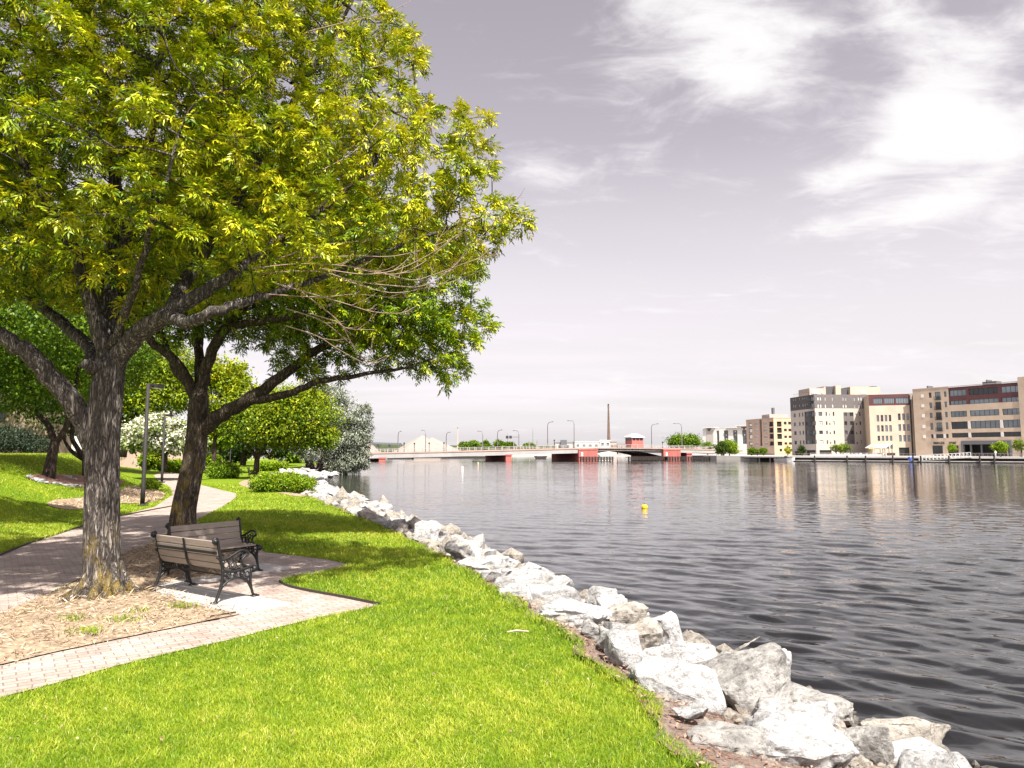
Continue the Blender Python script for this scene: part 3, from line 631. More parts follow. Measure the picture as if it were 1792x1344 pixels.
# ------------------------------------------------------------------ park benches
def bench(label, c, nrm, L, group='park benches'):
    root = thing('park_bench', label, 'bench', (0, 0, 0), group)
    # profile of the slatted surface (y forward, z up)
    prof = crom([(0, -.135, .845), (0, -.105, .70), (0, -.065, .54), (0, -.02, .455), (0, .10, .42), (0, .30, .435), (0, .40, .445), (0, .455, .405)], 8)
    ln = [0.0]
    for a, b in zip(prof, prof[1:]): ln.append(ln[-1] + (b - a).length)
    tot = ln[-1]
    def at(s):
        i = max(0, min(len(ln) - 2, next((k for k in range(len(ln) - 1) if ln[k + 1] >= s), len(ln) - 2)))
        return prof[i].lerp(prof[i + 1], (s - ln[i]) / max(ln[i + 1] - ln[i], 1e-6))
    back, seat = MB(), MB(); w = .094; gap = .012; s = .01; k = 0
    while s + w <= tot + .02:
        a, b = at(s), at(min(s + w, tot)); mb = back if (a.z + b.z) / 2 > .50 else seat
        d = (b - a).normalized(); n = Vector((0, -d.z, d.y)) * (1 if d.y >= 0 else 1); n = Vector((0, d.z * -1, d.y))
        if n.z < 0 and n.y < 0: n = -n
        h = n * .014; x0, x1 = -L / 2 + .03, L / 2 - .03
        mb.hexa([Vector((x0, a.y, a.z)) - h, Vector((x1, a.y, a.z)) - h, Vector((x1, b.y, b.z)) - h, Vector((x0, b.y, b.z)) - h],
                [Vector((x0, a.y, a.z)) + h, Vector((x1, a.y, a.z)) + h, Vector((x1, b.y, b.z)) + h, Vector((x0, b.y, b.z)) + h])
        s += w + gap
    for mb, nm in ((back, 'backrest'), (seat, 'seat')):
        o = mb.build(nm, M['bench_wood'], root, local=True); bv = o.modifiers.new('edge', 'BEVEL'); bv.width = .004; bv.segments = 2
    for sx in (-1, 1):
        m = MB(); x = sx * (L / 2 - .01)
        def tb(pts, r=.014, sub=5, n=6):
            q = crom([(x, a, b) for a, b in pts], sub); m.tube(q, r, n)
        # back upright with scroll, running down into the rear leg
        tb([(-.155, .80), (-.19, .83), (-.175, .87), (-.14, .865), (-.115, .78), (-.075, .60), (-.04, .47), (-.03, .38), (-.05, .22), (-.12, .03), (-.15, .012)], .021)
        m.lathe((x, -.16, .84), [(.02, -.02), (.034, 0), (.02, .02)], 8)
        m.bar((x - .035, -.167, .84), (x + .035, -.167, .84), .05, .05)
        # seat rail, front scroll
        tb([(-.05, .43), (.10, .395), (.30, .41), (.42, .43), (.49, .42), (.50, .375), (.46, .36), (.44, .385)], .021)
        m.bar((x - .04, .475, .395), (x + .04, .475, .395), .06, .06)
        # front leg, arch between the legs, feet
        tb([(.43, .40), (.415, .26), (.44, .12), (.475, .03), (.53, .012)], .021)
        tb([(-.085, .12), (-.02, .22), (.08, .285), (.17, .305), (.27, .285), (.37, .22), (.435, .12)], .017)
        m.box(x - .035, x + .035, -.185, -.105, 0, .02); m.box(x - .035, x + .035, .45, .555, 0, .02)
        # arm
        tb([(-.13, .62), (-.06, .575), (.02, .585), (.12, .625), (.22, .668), (.30, .672), (.355, .645), (.36, .60), (.325, .585)], .018)
        tb([(.33, .60), (.275, .545), (.28, .48), (.36, .44), (.43, .43)], .016)
        # scrollwork
        def ring(cy, cz, r, t=.010): tb([(cy + r * math.cos(a), cz + r * math.sin(a)) for a in np.linspace(0, 2 * math.pi, 9)], t, 2, 5)
        for cy, cz, r in ((.12, .49, .055), (.12, .49, .028), (.02, .50, .042), (.215, .50, .042), (.055, .56, .025), (.19, .575, .03), (.25, .61, .03), (.06, .35, .042), (.28, .35, .042), (.17, .345, .03), (.00, .32, .03), (.36, .33, .035), (-.03, .25, .028), (.39, .26, .028), (.06, .35, .02), (.28, .35, .02)): ring(cy, cz, r)
        for q in ([(.12, .435), (.16, .42), (.20, .44), (.24, .43)], [(.12, .545), (.12, .60)], [(.17, .31), (.17, .39)], [(-.05, .30), (.01, .27), (.06, .30)], [(.28, .30), (.34, .27), (.40, .31)], [(-.07, .52), (-.02, .54), (.0, .58)]): tb(q, .009, 4, 5)
        m.build('end_frame', M['black_iron'], root, smooth=True, local=True)
    m = MB()
    up = [(0, p.y - .026 - .004, p.z - .008) for p in prof[:int(len(prof) * .55)]]
    for a, b in zip(up, up[1:]): m.bar(a, b, .035, .012, up=(0, 1, .3))
    p = at(.17); m.bar((-L / 2 + .02, p.y - .03, p.z - .005), (L / 2 - .02, p.y - .03, p.z - .005), .012, .035)
    m.build('back_brace', M['black_iron'], root, local=True)
    m = MB(); m.bar((-L / 2, .0, .36), (L / 2, .0, .36), .02, .02); m.bar((-L / 2, .30, .375), (L / 2, .30, .375), .02, .02)
    m.build('stretcher', M['black_iron'], root, local=True)
    root.location = c; root.rotation_euler = (0, 0, math.atan2(-nrm[0], nrm[1]))
    return root
bench1 = bench('park bench showing its slatted back with black crossed strap, nearest the camera', (-4.62, 10.49, .045), B1N, 1.56)
bench2 = bench('park bench with pale seat slats in view, facing right beside the second tree', (-5.2, 12.42, .045), B2N, 1.34)
b3 = copy_tree(bench1); p = at_ground(437, 836); b3.location = p; b3.rotation_euler = (0, 0, R(-75)); b3['label'] = 'distant park bench beside the round clipped bush'
# ------------------------------------------------------------------ riprap rocks
def rock_mesh(name, seed, dims, mat, sub=2, cuts=13, rough=.05):
    rd = random.Random(seed); bm = bmesh.new()
    for _ in range(cuts):
        v = Vector((rd.gauss(0, 1), rd.gauss(0, 1), rd.gauss(0, 1))).normalized()
        k = max(abs(v.x), abs(v.y), abs(v.z)); v *= (.55 + .45 / k * rd.uniform(.75, 1.0)) if k > 0 else 1
        bm.verts.new((v.x, v.y, v.z))
    bmesh.ops.convex_hull(bm, input=bm.verts)
    for v in [v for v in bm.verts if not v.link_faces]: bm.verts.remove(v)
    bmesh.ops.dissolve_limit(bm, angle_limit=R(14), verts=bm.verts, edges=bm.edges)
    bmesh.ops.bevel(bm, geom=list(bm.edges), offset=.07, segments=2, profile=.6, affect='EDGES')
    bmesh.ops.triangulate(bm, faces=bm.faces)
    bmesh.ops.subdivide_edges(bm, edges=[e for e in bm.edges if e.calc_length() > .22], cuts=sub, use_grid_fill=True)
    bmesh.ops.triangulate(bm, faces=bm.faces)
    if sub > 2: bmesh.ops.subdivide_edges(bm, edges=[e for e in bm.edges if e.calc_length() > .12], cuts=1, use_grid_fill=True); bmesh.ops.triangulate(bm, faces=bm.faces)
    bm.normal_update(); off = Vector((rd.uniform(0, 50), rd.uniform(0, 50), rd.uniform(0, 50)))
    for v in bm.verts:
        n = mnoise.fractal(v.co * 2.2 + off, 1, 2, 5) * rough * 1.6 + mnoise.fractal(v.co * 7 + off, 1, 2, 4) * rough * .7 + (mnoise.ridged_multi_fractal(v.co * 1.5 + off, 1, 2, 3, 1, 2) - 1) * rough * .4
        v.co += v.normal * n
    mx = [max(v.co[i] for v in bm.verts) for i in range(3)]; mn = [min(v.co[i] for v in bm.verts) for i in range(3)]
    for v in bm.verts:
        for i in range(3): v.co[i] = ((v.co[i] - mn[i]) / (mx[i] - mn[i]) - .5) * dims[i]
        v.co.z += dims[2] / 2
    me = bpy.data.meshes.new(name); bm.to_mesh(me); bm.free()
    for p in me.polygons: p.use_smooth = True
    me.set_sharp_from_angle(angle=R(38)); me.materials.append(mat); return me
def put_rock(me, label, loc, rot, scale=(1, 1, 1), group=None, name='boulder'):
    o = bpy.data.objects.new(name, me); COL.objects.link(o); o.location = loc; o.rotation_euler = rot; o.scale = scale
    return tag(o, label, 'rock', group)
OCC = []
# large rocks near the camera, measured one by one: centre px, bottom py, base z, (width, depth, height), yaw, tilt, material
BIG = [
 (1612, 1342, -.60, (1.02, .50, .43), 3, 2, 'rock_tan', 'flat tan block jutting into the water, rightmost of the rocks', 21),
 (1552, 1328, -.60, (.36, .36, .37), 30, 5, 'rock_grey', 'small grey lump against the left end of the flat tan block', 22),
 (1615, 1375, -.60, (.90, .50, .38), 10, -3, 'rock', 'pale rock cut by the bottom edge of the picture, under the tan block', 23),
 (1515, 1362, -.50, (.46, .45, .50), 20, 4, 'rock_grey', 'grey wedge rock between the big white block and the lump in the water', 24),
 (1412, 1372, -.36, (.80, .60, .48), 8, 0, 'rock', 'big white block at the bottom edge, nearest of the boulders', 25),
 (1300, 1338, -.22, (.78, .34, .30), -4, 2, 'rock_grey', 'long low grey rock lying like a log on the leaf litter', 26),
 (1378, 1308, -.34, (.58, .42, .42), 18, 6, 'rock', 'white pointed rock behind the long grey one', 27),
 (1315, 1268, -.42, (1.22, .80, .68), 12, -8, 'rock_grey', 'largest grey slab with a dark undercut face above the litter', 28),
 (1440, 1285, -.58, (.75, .60, .42), -20, 4, 'rock_grey', 'sloping grey rock at the waterline right of the largest slab', 29),
 (1192, 1248, -.26, (.95, .62, .52), -12, 8, 'rock', 'broad white slab with streaked face leaning on the lawn edge', 30),
 (1285, 1200, -.55, (.55, .50, .62), 25, 3, 'rock_tan', 'pale tan knob behind the largest grey slab at the water', 31),
 (1345, 1215, -.60, (.60, .5, .55), 5, 3, 'rock', 'white humped rock by the water behind the largest slab', 35),
 (1180, 1180, -.30, (1.05, .5, .40), -8, -4, 'rock', 'long flat rock with fractured top behind the streaked slab', 32),
 (1122, 1142, -.12, (.50, .45, .42), 0, 4, 'rock_tan', 'round lichen-mottled rock standing on the lawn edge', 33),
 (1172, 1140, -.35, (.48, .45, .50), 40, 0, 'rock', 'pitted white rock right of the round mottled one', 34),
 (1073, 1142, -.10, (.36, .40, .30), 15, 6, 'rock', 'smooth white rock left of the round mottled one', 36),
 (1010, 1098, -.14, (1.0, .75, .42), -10, 4, 'rock', 'big clean white boulder above the bend of the lawn edge', 37),
 (1095, 1098, -.35, (.62, .5, .42), 10, 5, 'rock_tan', 'pale rock with orange stain beside the water', 38),
 (1046, 1118, -.12, (.42, .36, .26), 35, 2, 'rock', 'low white rock at the foot of the big clean boulder', 39),
 (905, 1052, -.12, (.62, .45, .32), 20, 2, 'rock', 'flat white rock on the soil strip past the lawn bend', 40),
 (805, 985, -.10, (.75, .6, .50), 10, 12, 'rock_grey', 'tilted boulder with a dark shaded side facing the lawn', 41),
 (742, 952, -.08, (.70, .6, .62), 30, 4, 'rock', 'upright white boulder with weeds growing at its foot', 42),
]
for px, py, zb, dm, yaw, tilt, mt, lab, sd in BIG:
    p = at_z(px, py, zb + .02); p.y += dm[1] * .35
    me = rock_mesh('boulder', sd, dm, M[mt], 3, 15, .055)
    put_rock(me, lab, (p.x, p.y, zb - .06), (R(tilt), R(tilt * .6), R(yaw))); OCC.append((p.x, p.y, max(dm[0], dm[1]) * .42))
PROTO = [rock_mesh('boulder', 100 + i, (1, random.uniform(.65, .9), random.uniform(.5, .75)), M[random.choice(['rock', 'rock', 'rock', 'rock_tan', 'rock_grey'])], 2, 12 + i % 5, .06) for i in range(16)]
def fill_rocks():
    rd = random.Random(5); n = 0; y = 5.4
    def lab(y, t):
        row = 'along the water' if t > .72 else ('along the lawn edge' if t < .33 else 'in the middle of the bank')
        if y < 12: return 'white fill rock %s between the big near boulders' % row
        if y < 24: return 'white boulder %s of the riprap right of the benches' % row
        if y < 38: return 'white boulder %s of the riprap nearing the long hedge' % row
        return 'far white boulder %s of the riprap past the long hedge' % row
    while y < 92:
        st = .46 if y < 30 else (.9 if y < 48 else 1.5)
        rows = (.13, .38, .62, .86) if y < 30 else ((.2, .55, .9) if y < 48 else (.1, .45, .85, 1.15))
        for r, t0 in enumerate(rows):
            yy = y + rd.uniform(-.5, .5) * st + (r % 2) * st * .5; t = t0 + rd.uniform(-.1, .1)
            w = float(XW(yy) - XG(yy)); x = float(XG(yy)) + t * w
            s = rd.uniform(.40, .82) if yy < 30 else rd.uniform(.7, 1.1) * (1 if yy < 48 else 1.4)
            if t < .25: s *= .72
            if any((x - a) ** 2 + (yy - b) ** 2 < (c + s * .25) ** 2 for a, b, c in OCC): continue
            if s > .55 or yy > 20: OCC.append((x, yy, s * .26))
            z = -.55 * max(0, min(1, t)) ** 1.0 - s * .16
            put_rock(rd.choice(PROTO), lab(yy, t), (x, yy, z + rd.uniform(-.04, .06)), (rd.uniform(-.24, .24), rd.uniform(-.24, .24), rd.uniform(0, 6.28)), (s * rd.uniform(.85, 1.25), s, s * rd.uniform(.6, .95)), 'riprap boulders along the bank')
            n += 1
        y += st
    return n
fill_rocks()

def rubble(n=5200):
    bm = bmesh.new(); bmesh.ops.create_icosphere(bm, subdivisions=1, radius=.5); bm.verts.ensure_lookup_table()
    base = np.array([v.co[:] for v in bm.verts]); tri = np.array([[v.index for v in f.verts] for f in bm.faces]); bm.free(); out = []
    y = np.exp(RNG.uniform(np.log(4.2), np.log(60), n)); t = RNG.uniform(.06, 1.15, n); x = XG(y) + t * (XW(y) - XG(y)); z = T(x, y); s = np.exp(RNG.normal(np.log(.10), .5, n)) * np.clip(y / 12, .7, 2)
    keep = (RNG.random(n) < np.where((t < .35) & (y < 9), .18, 1)); 
    for i in np.where(keep)[0]:
        b = base * (1 + RNG.normal(0, .16, (len(base), 1))) * RNG.uniform(.6, 1.2, 3) * s[i]; a = RNG.uniform(0, 6.28); c, sn = math.cos(a), math.sin(a)
        b = np.stack([b[:, 0] * c - b[:, 1] * sn, b[:, 0] * sn + b[:, 1] * c, b[:, 2]], 1) + np.array([x[i], y[i], z[i] + s[i] * .15]); out.append(b[tri])
    o = np_mesh('rubble', np.concatenate(out), 3, M['rock_tan']); tag(o, 'small pale rubble filling the gaps between the boulders', 'rubble', kind='stuff')
rubble()

# ------------------------------------------------------------------ trees grown by space colonisation
def grow(limbs, lobes, nA, D, dk, iters=70, jit=.25, zmin=None):
    """limbs: polylines of (Vector, r) — the first is the trunk; later ones start at their nearest existing node"""
    pos, par, rfix = [], [], []
    for li, (pts, rads) in enumerate(limbs):
        q = crom(pts, 5); nr = len(rads); rr = [np.interp(i / (len(q) - 1), np.linspace(0, 1, nr), rads) for i in range(len(q))]
        if li == 0: prev = -1; st = 0
        else:
            dd = [(p - q[0]).length for p in pos]; prev = int(np.argmin(dd)); st = 1 if dd[prev] < .35 else 0
        lastp = pos[prev] if prev >= 0 else None
        for i in range(st, len(q)):
            if lastp is not None and (q[i] - lastp).length < .09: continue
            j = Vector(RNG.normal(0, .018, 3)) if li else Vector((0, 0, 0))
            pos.append(q[i] + j); par.append(prev); rfix.append(rr[i]); prev = len(pos) - 1; lastp = pos[-1]
    A = []
    vol = np.array([l[3] * l[4] * l[5] for l in lobes]); vol = vol / vol.sum()
    for l, f in zip(lobes, vol):
        n = max(20, int(nA * f)); u = rand_dirs(n) * (RNG.random(n) ** .38)[:, None]
        A.append(np.array(l[:3]) + u * np.array(l[3:6]))
    A = np.concatenate(A)
    if zmin is not None: A = A[A[:, 2] > zmin]
    P = np.array([tuple(p) for p in pos]); nd = np.full(len(A), 1e9); ni = np.zeros(len(A), int)
    def upd(lo):
        nonlocal nd, ni
        for s in range(lo, len(P), 400):
            d = np.linalg.norm(A[:, None] - P[None, s:s + 400], axis=2); k = d.argmin(1); m = d[np.arange(len(A)), k]
            b = m < nd; nd[b] = m[b]; ni[b] = k[b] + s
    upd(0)
    for it in range(iters):
        if len(A) == 0: break
        idx, inv = np.unique(ni, return_inverse=True)
        v = norm(A - P[ni]); s = np.zeros((len(idx), 3)); np.add.at(s, inv, v)
        s = norm(norm(s) + RNG.normal(0, jit, s.shape)); new = P[idx] + s * D
        lo = len(P); P = np.concatenate([P, new]); par += idx.tolist(); rfix += [0.0] * len(idx); upd(lo)
        keep = nd > dk; A = A[keep]; nd = nd[keep]; ni = ni[keep]
        if len(P) > 12000: break
    return P, np.array(par), np.array(rfix)
def radii(P, par, rfix, tip, e=2.05):
    n = len(P); acc = np.zeros(n); r = np.zeros(n)
    for i in range(n - 1, -1, -1):
        r[i] = max(acc[i] ** (1 / e) if acc[i] > 0 else tip, tip)
        if rfix[i] > 0: r[i] = rfix[i]
        if par[i] >= 0:
            acc[par[i]] += min(r[i], 1) ** e
    for i in range(n):
        if par[i] >= 0: r[i] = min(r[i], r[par[i]])
    return r
def branch_mesh(mb, P, par, r):
    ch = [[] for _ in P]
    for i, p in enumerate(par):
        if p >= 0: ch[p].append(i)
    st = [(0, None)]
    while st:
        s, frm = st.pop(); pts = []; rad = []
        if frm is not None: pts.append(Vector(P[frm])); rad.append(min(r[frm], r[s] * 1.25))
        i = s
        while True:
            pts.append(Vector(P[i])); rad.append(r[i])
            if not ch[i]: break
            k = max(ch[i], key=lambda c: r[c])
            st += [(c, i) for c in ch[i] if c != k]; i = k
        if len(pts) < 2: continue
        m = max(rad); nn = 20 if m > .15 else (10 if m > .06 else (6 if m > .025 else 3))
        mb.tube(pts, rad, nn, 0, nn > 3)
def ash_leaves(P, par, r, rmax, nper, cc, Lr=(.13, .20), leaflet=(.07, .115), width=.027, shape=None):
    """compound leaves: seven leaflets on a drooping stalk, tufted near the twig ends"""
    has = np.zeros(len(P), bool); has[par[par >= 0]] = True
    tips = np.where((~has))[0]; tw = np.where((r < rmax) & (par >= 0))[0]
    src = np.concatenate([np.repeat(tips, nper * 3), np.repeat(tw, nper)])
    pd = norm(P[src] - P[par[src]]); t = RNG.uniform(.2, 1.1, len(src)) ** .8
    B = P[par[src]] + (P[src] - P[par[src]]) * t[:, None]
    if shape is not None:
        k = shape(B); B = B[k]; pd = pd[k]; src = src[k]
    n = len(B); out = norm(B - cc)
    D = norm(pd * .55 + out * .25 + RNG.normal(0, .62, (n, 3)) + np.array([0, 0, .18])); L = RNG.uniform(*Lr, n)
    side = norm(np.cross(D, np.array([0, 0, 1.0]) + RNG.normal(0, .35, (n, 3)))); up = np.cross(side, D)
    tb = np.clip(RNG.normal(.56, .19, n) + np.clip((B[:, 0] - cc[0]) / 5, -1, 1) * .12 + .14 * np.sin(B[:, 0] * 2.2) * np.sin(B[:, 2] * 2.6 + B[:, 1]), 0, 1)  # right-hand leaves tinted brighter, painting in the sunlit side of the crown
    Vs, Ts = [], []
    for sgn, f in ((-1, .35), (1, .38), (-1, .62), (1, .66), (-1, .88), (1, .9), (0, 1.0)):
        p = B + D * (L * f)[:, None] + np.array([0, 0, -1.0]) * (L * f * f * .28)[:, None]
        d = norm(D * .75 + side * sgn * .85 + np.array([0, 0, -.38]) + RNG.normal(0, .16, (n, 3)))
        nr = norm(up + RNG.normal(0, .35, (n, 3)))
        Vs.append(leaf_quads(p, d, nr, RNG.uniform(*leaflet, n), RNG.uniform(.75, 1.15, n) * width, .12)); Ts.append(np.clip(tb + RNG.normal(0, .07, n), 0, 1))
    return np.concatenate(Vs), np.concatenate(Ts)
def px_pts(l): return [at_y(a, b, c) for a, b, c in l]
def lobe(px, py, y, rx, ry, rz):
    p = at_y(px, py, y); return (p.x, p.y, p.z, rx, ry, rz)

def tree_near():
    g = at_z(180, 1052); root = thing('ash_tree', 'nearest tree, thick grey ridged trunk with yellow lichen rising from the pale mulch', 'tree', (g.x, g.y, 0))
    Y = g.y
    tr = [(g.x - .02, Y, -.05), (g.x, Y, .12)] + [tuple(v) for v in px_pts([(179, 1010, Y), (178, 930, Y), (179, 850, Y), (179, 780, Y), (184, 715, Y), (190, 660, Y), (196, 620, Y)])]
    limbs = [(tr, [.38, .31, .25, .235, .228, .228, .225, .215, .205]),
     (px_pts([(172, 790, Y), (140, 728, Y - .1), (98, 668, Y - .3), (40, 612, Y - .5), (-25, 568, Y - .7), (-130, 470, Y - .8)]), [.16, .145, .135, .12, .10, .07]),
     (px_pts([(184, 670, Y), (150, 602, Y + .4), (75, 540, Y + .7), (10, 488, Y + 1), (-60, 400, Y + 1.3)]), [.12, .10, .08, .06, .04]),
     (px_pts([(194, 640, Y), (186, 560, Y + .2), (196, 470, Y + .4), (206, 370, Y + .5), (192, 250, Y + .5), (170, 100, Y + .4), (150, -60, Y + .3)]), [.16, .14, .12, .10, .08, .05, .03]),
     (px_pts([(198, 460, Y + .4), (240, 370, Y - .1), (258, 270, Y - .4), (275, 140, Y - .6), (292, -10, Y - .7)]), [.09, .075, .06, .045, .03]),
     (px_pts([(196, 640, Y), (240, 585, Y - .2), (300, 545, Y - .5), (350, 515, Y - .6), (425, 468, Y - .5), (520, 400, Y - .2), (640, 300, Y + .2), (730, 190, Y + .5)]), [.15, .135, .115, .095, .07, .05, .035, .02]),
     (px_pts([(285, 555, Y - .45), (335, 562, Y - .9), (380, 545, Y - 1.0), (450, 520, Y - .8), (560, 488, Y - .4), (700, 430, Y + .2), (840, 380, Y + .6)]), [.10, .085, .07, .055, .04, .03, .018]),
     (px_pts([(300, 545, Y - .5), (335, 475, Y + .1), (400, 375, Y + .4), (470, 250, Y + .6), (560, 100, Y + .8), (640, -40, Y + .9)]), [.11, .09, .07, .055, .04, .02]),
     (px_pts([(190, 640, Y), (150, 500, Y - .3), (110, 400, Y - .6), (60, 320, Y - .8), (20, 220, Y - .9), (0, 100, Y - 1)]), [.12, .10, .075, .055, .04, .025]),
     (px_pts([(200, 610, Y), (235, 500, Y - .8), (270, 380, Y - 1.4), (330, 200, Y - 1.8)]), [.07, .05, .03, .015]),
     (px_pts([(192, 640, Y), (215, 450, Y + 1.6), (280, 300, Y + 2.8), (330, 160, Y + 3.2)]), [.11, .08, .05, .025])]
    lobes = [lobe(230, 300, Y, 2.9, 3.2, 2.2), lobe(470, 260, Y + .2, 2.0, 2.4, 2.0), lobe(60, 130, Y, 2.4, 3.0, 2.2), lobe(330, 40, Y, 2.6, 3.2, 1.9), lobe(560, 60, Y + .4, 1.3, 1.7, 1.2),
      lobe(-170, 250, Y, 2.0, 2.8, 2.3), lobe(-330, 150, Y + .5, 2.2, 2.8, 2.3), lobe(640, 190, Y + .4, 1.1, 1.6, 1.1), lobe(640, 400, Y + .2, 1.2, 1.6, .8), lobe(760, 340, Y + .4, 1.0, 1.4, .8), lobe(560, 300, Y - .6, 1.3, 1.2, 1.1), lobe(700, 85, Y + .6, .55, .8, .4), lobe(660, 20, Y + .6, .5, .9, .4), lobe(700, 320, Y + .3, 1.3, 1.7, 1.0), lobe(810, 230, Y + .6, .5, .9, .42), lobe(815, 290, Y + .6, .7, 1.0, .65), lobe(750, 250, Y + .5, .7, 1.0, .7),
      lobe(820, 400, Y + .5, .85, 1.2, .6), lobe(880, 385, Y + .7, .55, .7, .35), lobe(420, 420, Y - .6, 1.5, 1.6, .6), lobe(560, 420, Y - .4, 1.3, 1.6, .8), lobe(120, 430, Y, 1.5, 1.8, .6), lobe(-60, 420, Y - .5, 1.3, 1.8, 1.0),
      lobe(740, 440, Y + .4, .9, 1.2, .45), lobe(250, -170, Y, 3.6, 3.4, 1.5), lobe(20, 560, Y - .7, .9, .9, .5), lobe(245, 612, Y - .1, .35, .5, .45), lobe(272, 645, Y + .1, .35, .4, .28)]
    P, par, rf = grow(limbs, lobes, 6600, .22, .265, 64, zmin=4.3)
    r = radii(P, par, rf, .006); mb = MB(); branch_mesh(mb, P, par, r)
    for k in range(7):                                   # root flare spreading into the mulch
        an = k * .9 + .4; d = Vector((math.cos(an), math.sin(an), 0)); c = Vector((g.x, Y, 0)); rr = .40 + .14 * math.sin(k * 2.3)
        mb.tube([c + d * .17 + Vector((0, 0, .55)), c + d * .24 + Vector((0, 0, .28)), c + d * .36 + Vector((0, 0, .12)), c + d * (rr + .18) + Vector((0, 0, .0))], [.05, .08, .08, .04], 8)
    mb.build('trunk', M['bark_ash'], root, smooth=True)
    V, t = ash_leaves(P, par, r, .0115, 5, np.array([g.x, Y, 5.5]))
    print('tree1 nodes', len(P), 'leaflets', len(V))
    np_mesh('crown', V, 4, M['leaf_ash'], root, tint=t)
    # old pruning stub and the bare pale twigs hanging out to the right
    m = MB(); a = at_y(168, 648, Y - .12); b = at_y(150, 637, Y - .38); m.tube([a, a.lerp(b, .6), b], [.10, .085, .075], 10); m.build('pruned_stub', M['bark_ash'], root, smooth=True)
    m = MB(); rd = random.Random(3)
    S = [[(440, 470), (520, 462), (600, 465), (660, 475), (720, 490), (760, 480), (830, 455), (870, 445)], [(450, 478), (555, 475), (620, 492), (690, 500), (740, 500), (790, 470), (850, 405), (900, 352), (916, 345)],
      [(520, 452), (620, 448), (690, 448), (760, 430), (815, 405)], [(540, 420), (620, 385), (700, 365), (760, 338)], [(480, 495), (600, 530), (650, 545), (700, 548), (730, 535)], [(520, 505), (590, 560), (615, 600), (640, 630), (652, 603)],
      [(500, 570), (555, 588), (590, 610), (640, 636), (662, 632)], [(540, 548), (585, 562), (610, 575), (655, 577)], [(560, 470), (640, 480), (700, 470), (760, 440), (800, 410)], [(470, 515), (560, 520), (620, 515), (680, 520), (730, 520)],
      [(600, 490), (680, 512), (740, 505), (800, 490), (850, 470)], [(620, 470), (690, 480), (740, 460), (790, 420)], [(500, 540), (560, 560), (600, 590), (625, 615)], [(480, 455), (560, 430), (640, 420), (720, 400), (790, 350)],
      [(560, 360), (620, 320), (690, 290), (750, 230), (757, 190)], [(560, 300), (620, 265), (660, 215), (690, 180)], [(580, 110), (640, 120), (700, 100), (745, 60)], [(520, 60), (600, 40), (680, 20), (730, -5)]]
    for q in S:
        yy = Y - .9 + rd.uniform(-.3, .3); n = len(q)
        pts = crom([at_y(a, b, yy + .9 * i / n) for i, (a, b) in enumerate(q)], 5); m.tube(pts, np.linspace(.0085, .003, len(pts)).tolist(), 5)
        for k in range(6, len(pts) - 2, 3):
            d = (pts[k + 1] - pts[k]).normalized(); s = d * .7 + Vector((rd.gauss(0, .35), rd.gauss(0, .4), rd.uniform(-.15, .75))); s.normalize(); L = rd.uniform(.12, .42)
            e = pts[k] + s * L; md = pts[k].lerp(e, .5) + Vector((0, 0, -.02)); m.tube([pts[k], md, e], [.0045, .0035, .0022], 4)
            if rd.random() < .6:
                e2 = md + (s + Vector((rd.gauss(0, .5), rd.gauss(0, .4), rd.gauss(.2, .4)))).normalized() * L * .45; m.tube([md, e2], [.004, .0025], 3)
    m.build('bare_twigs', M['twig'], root)

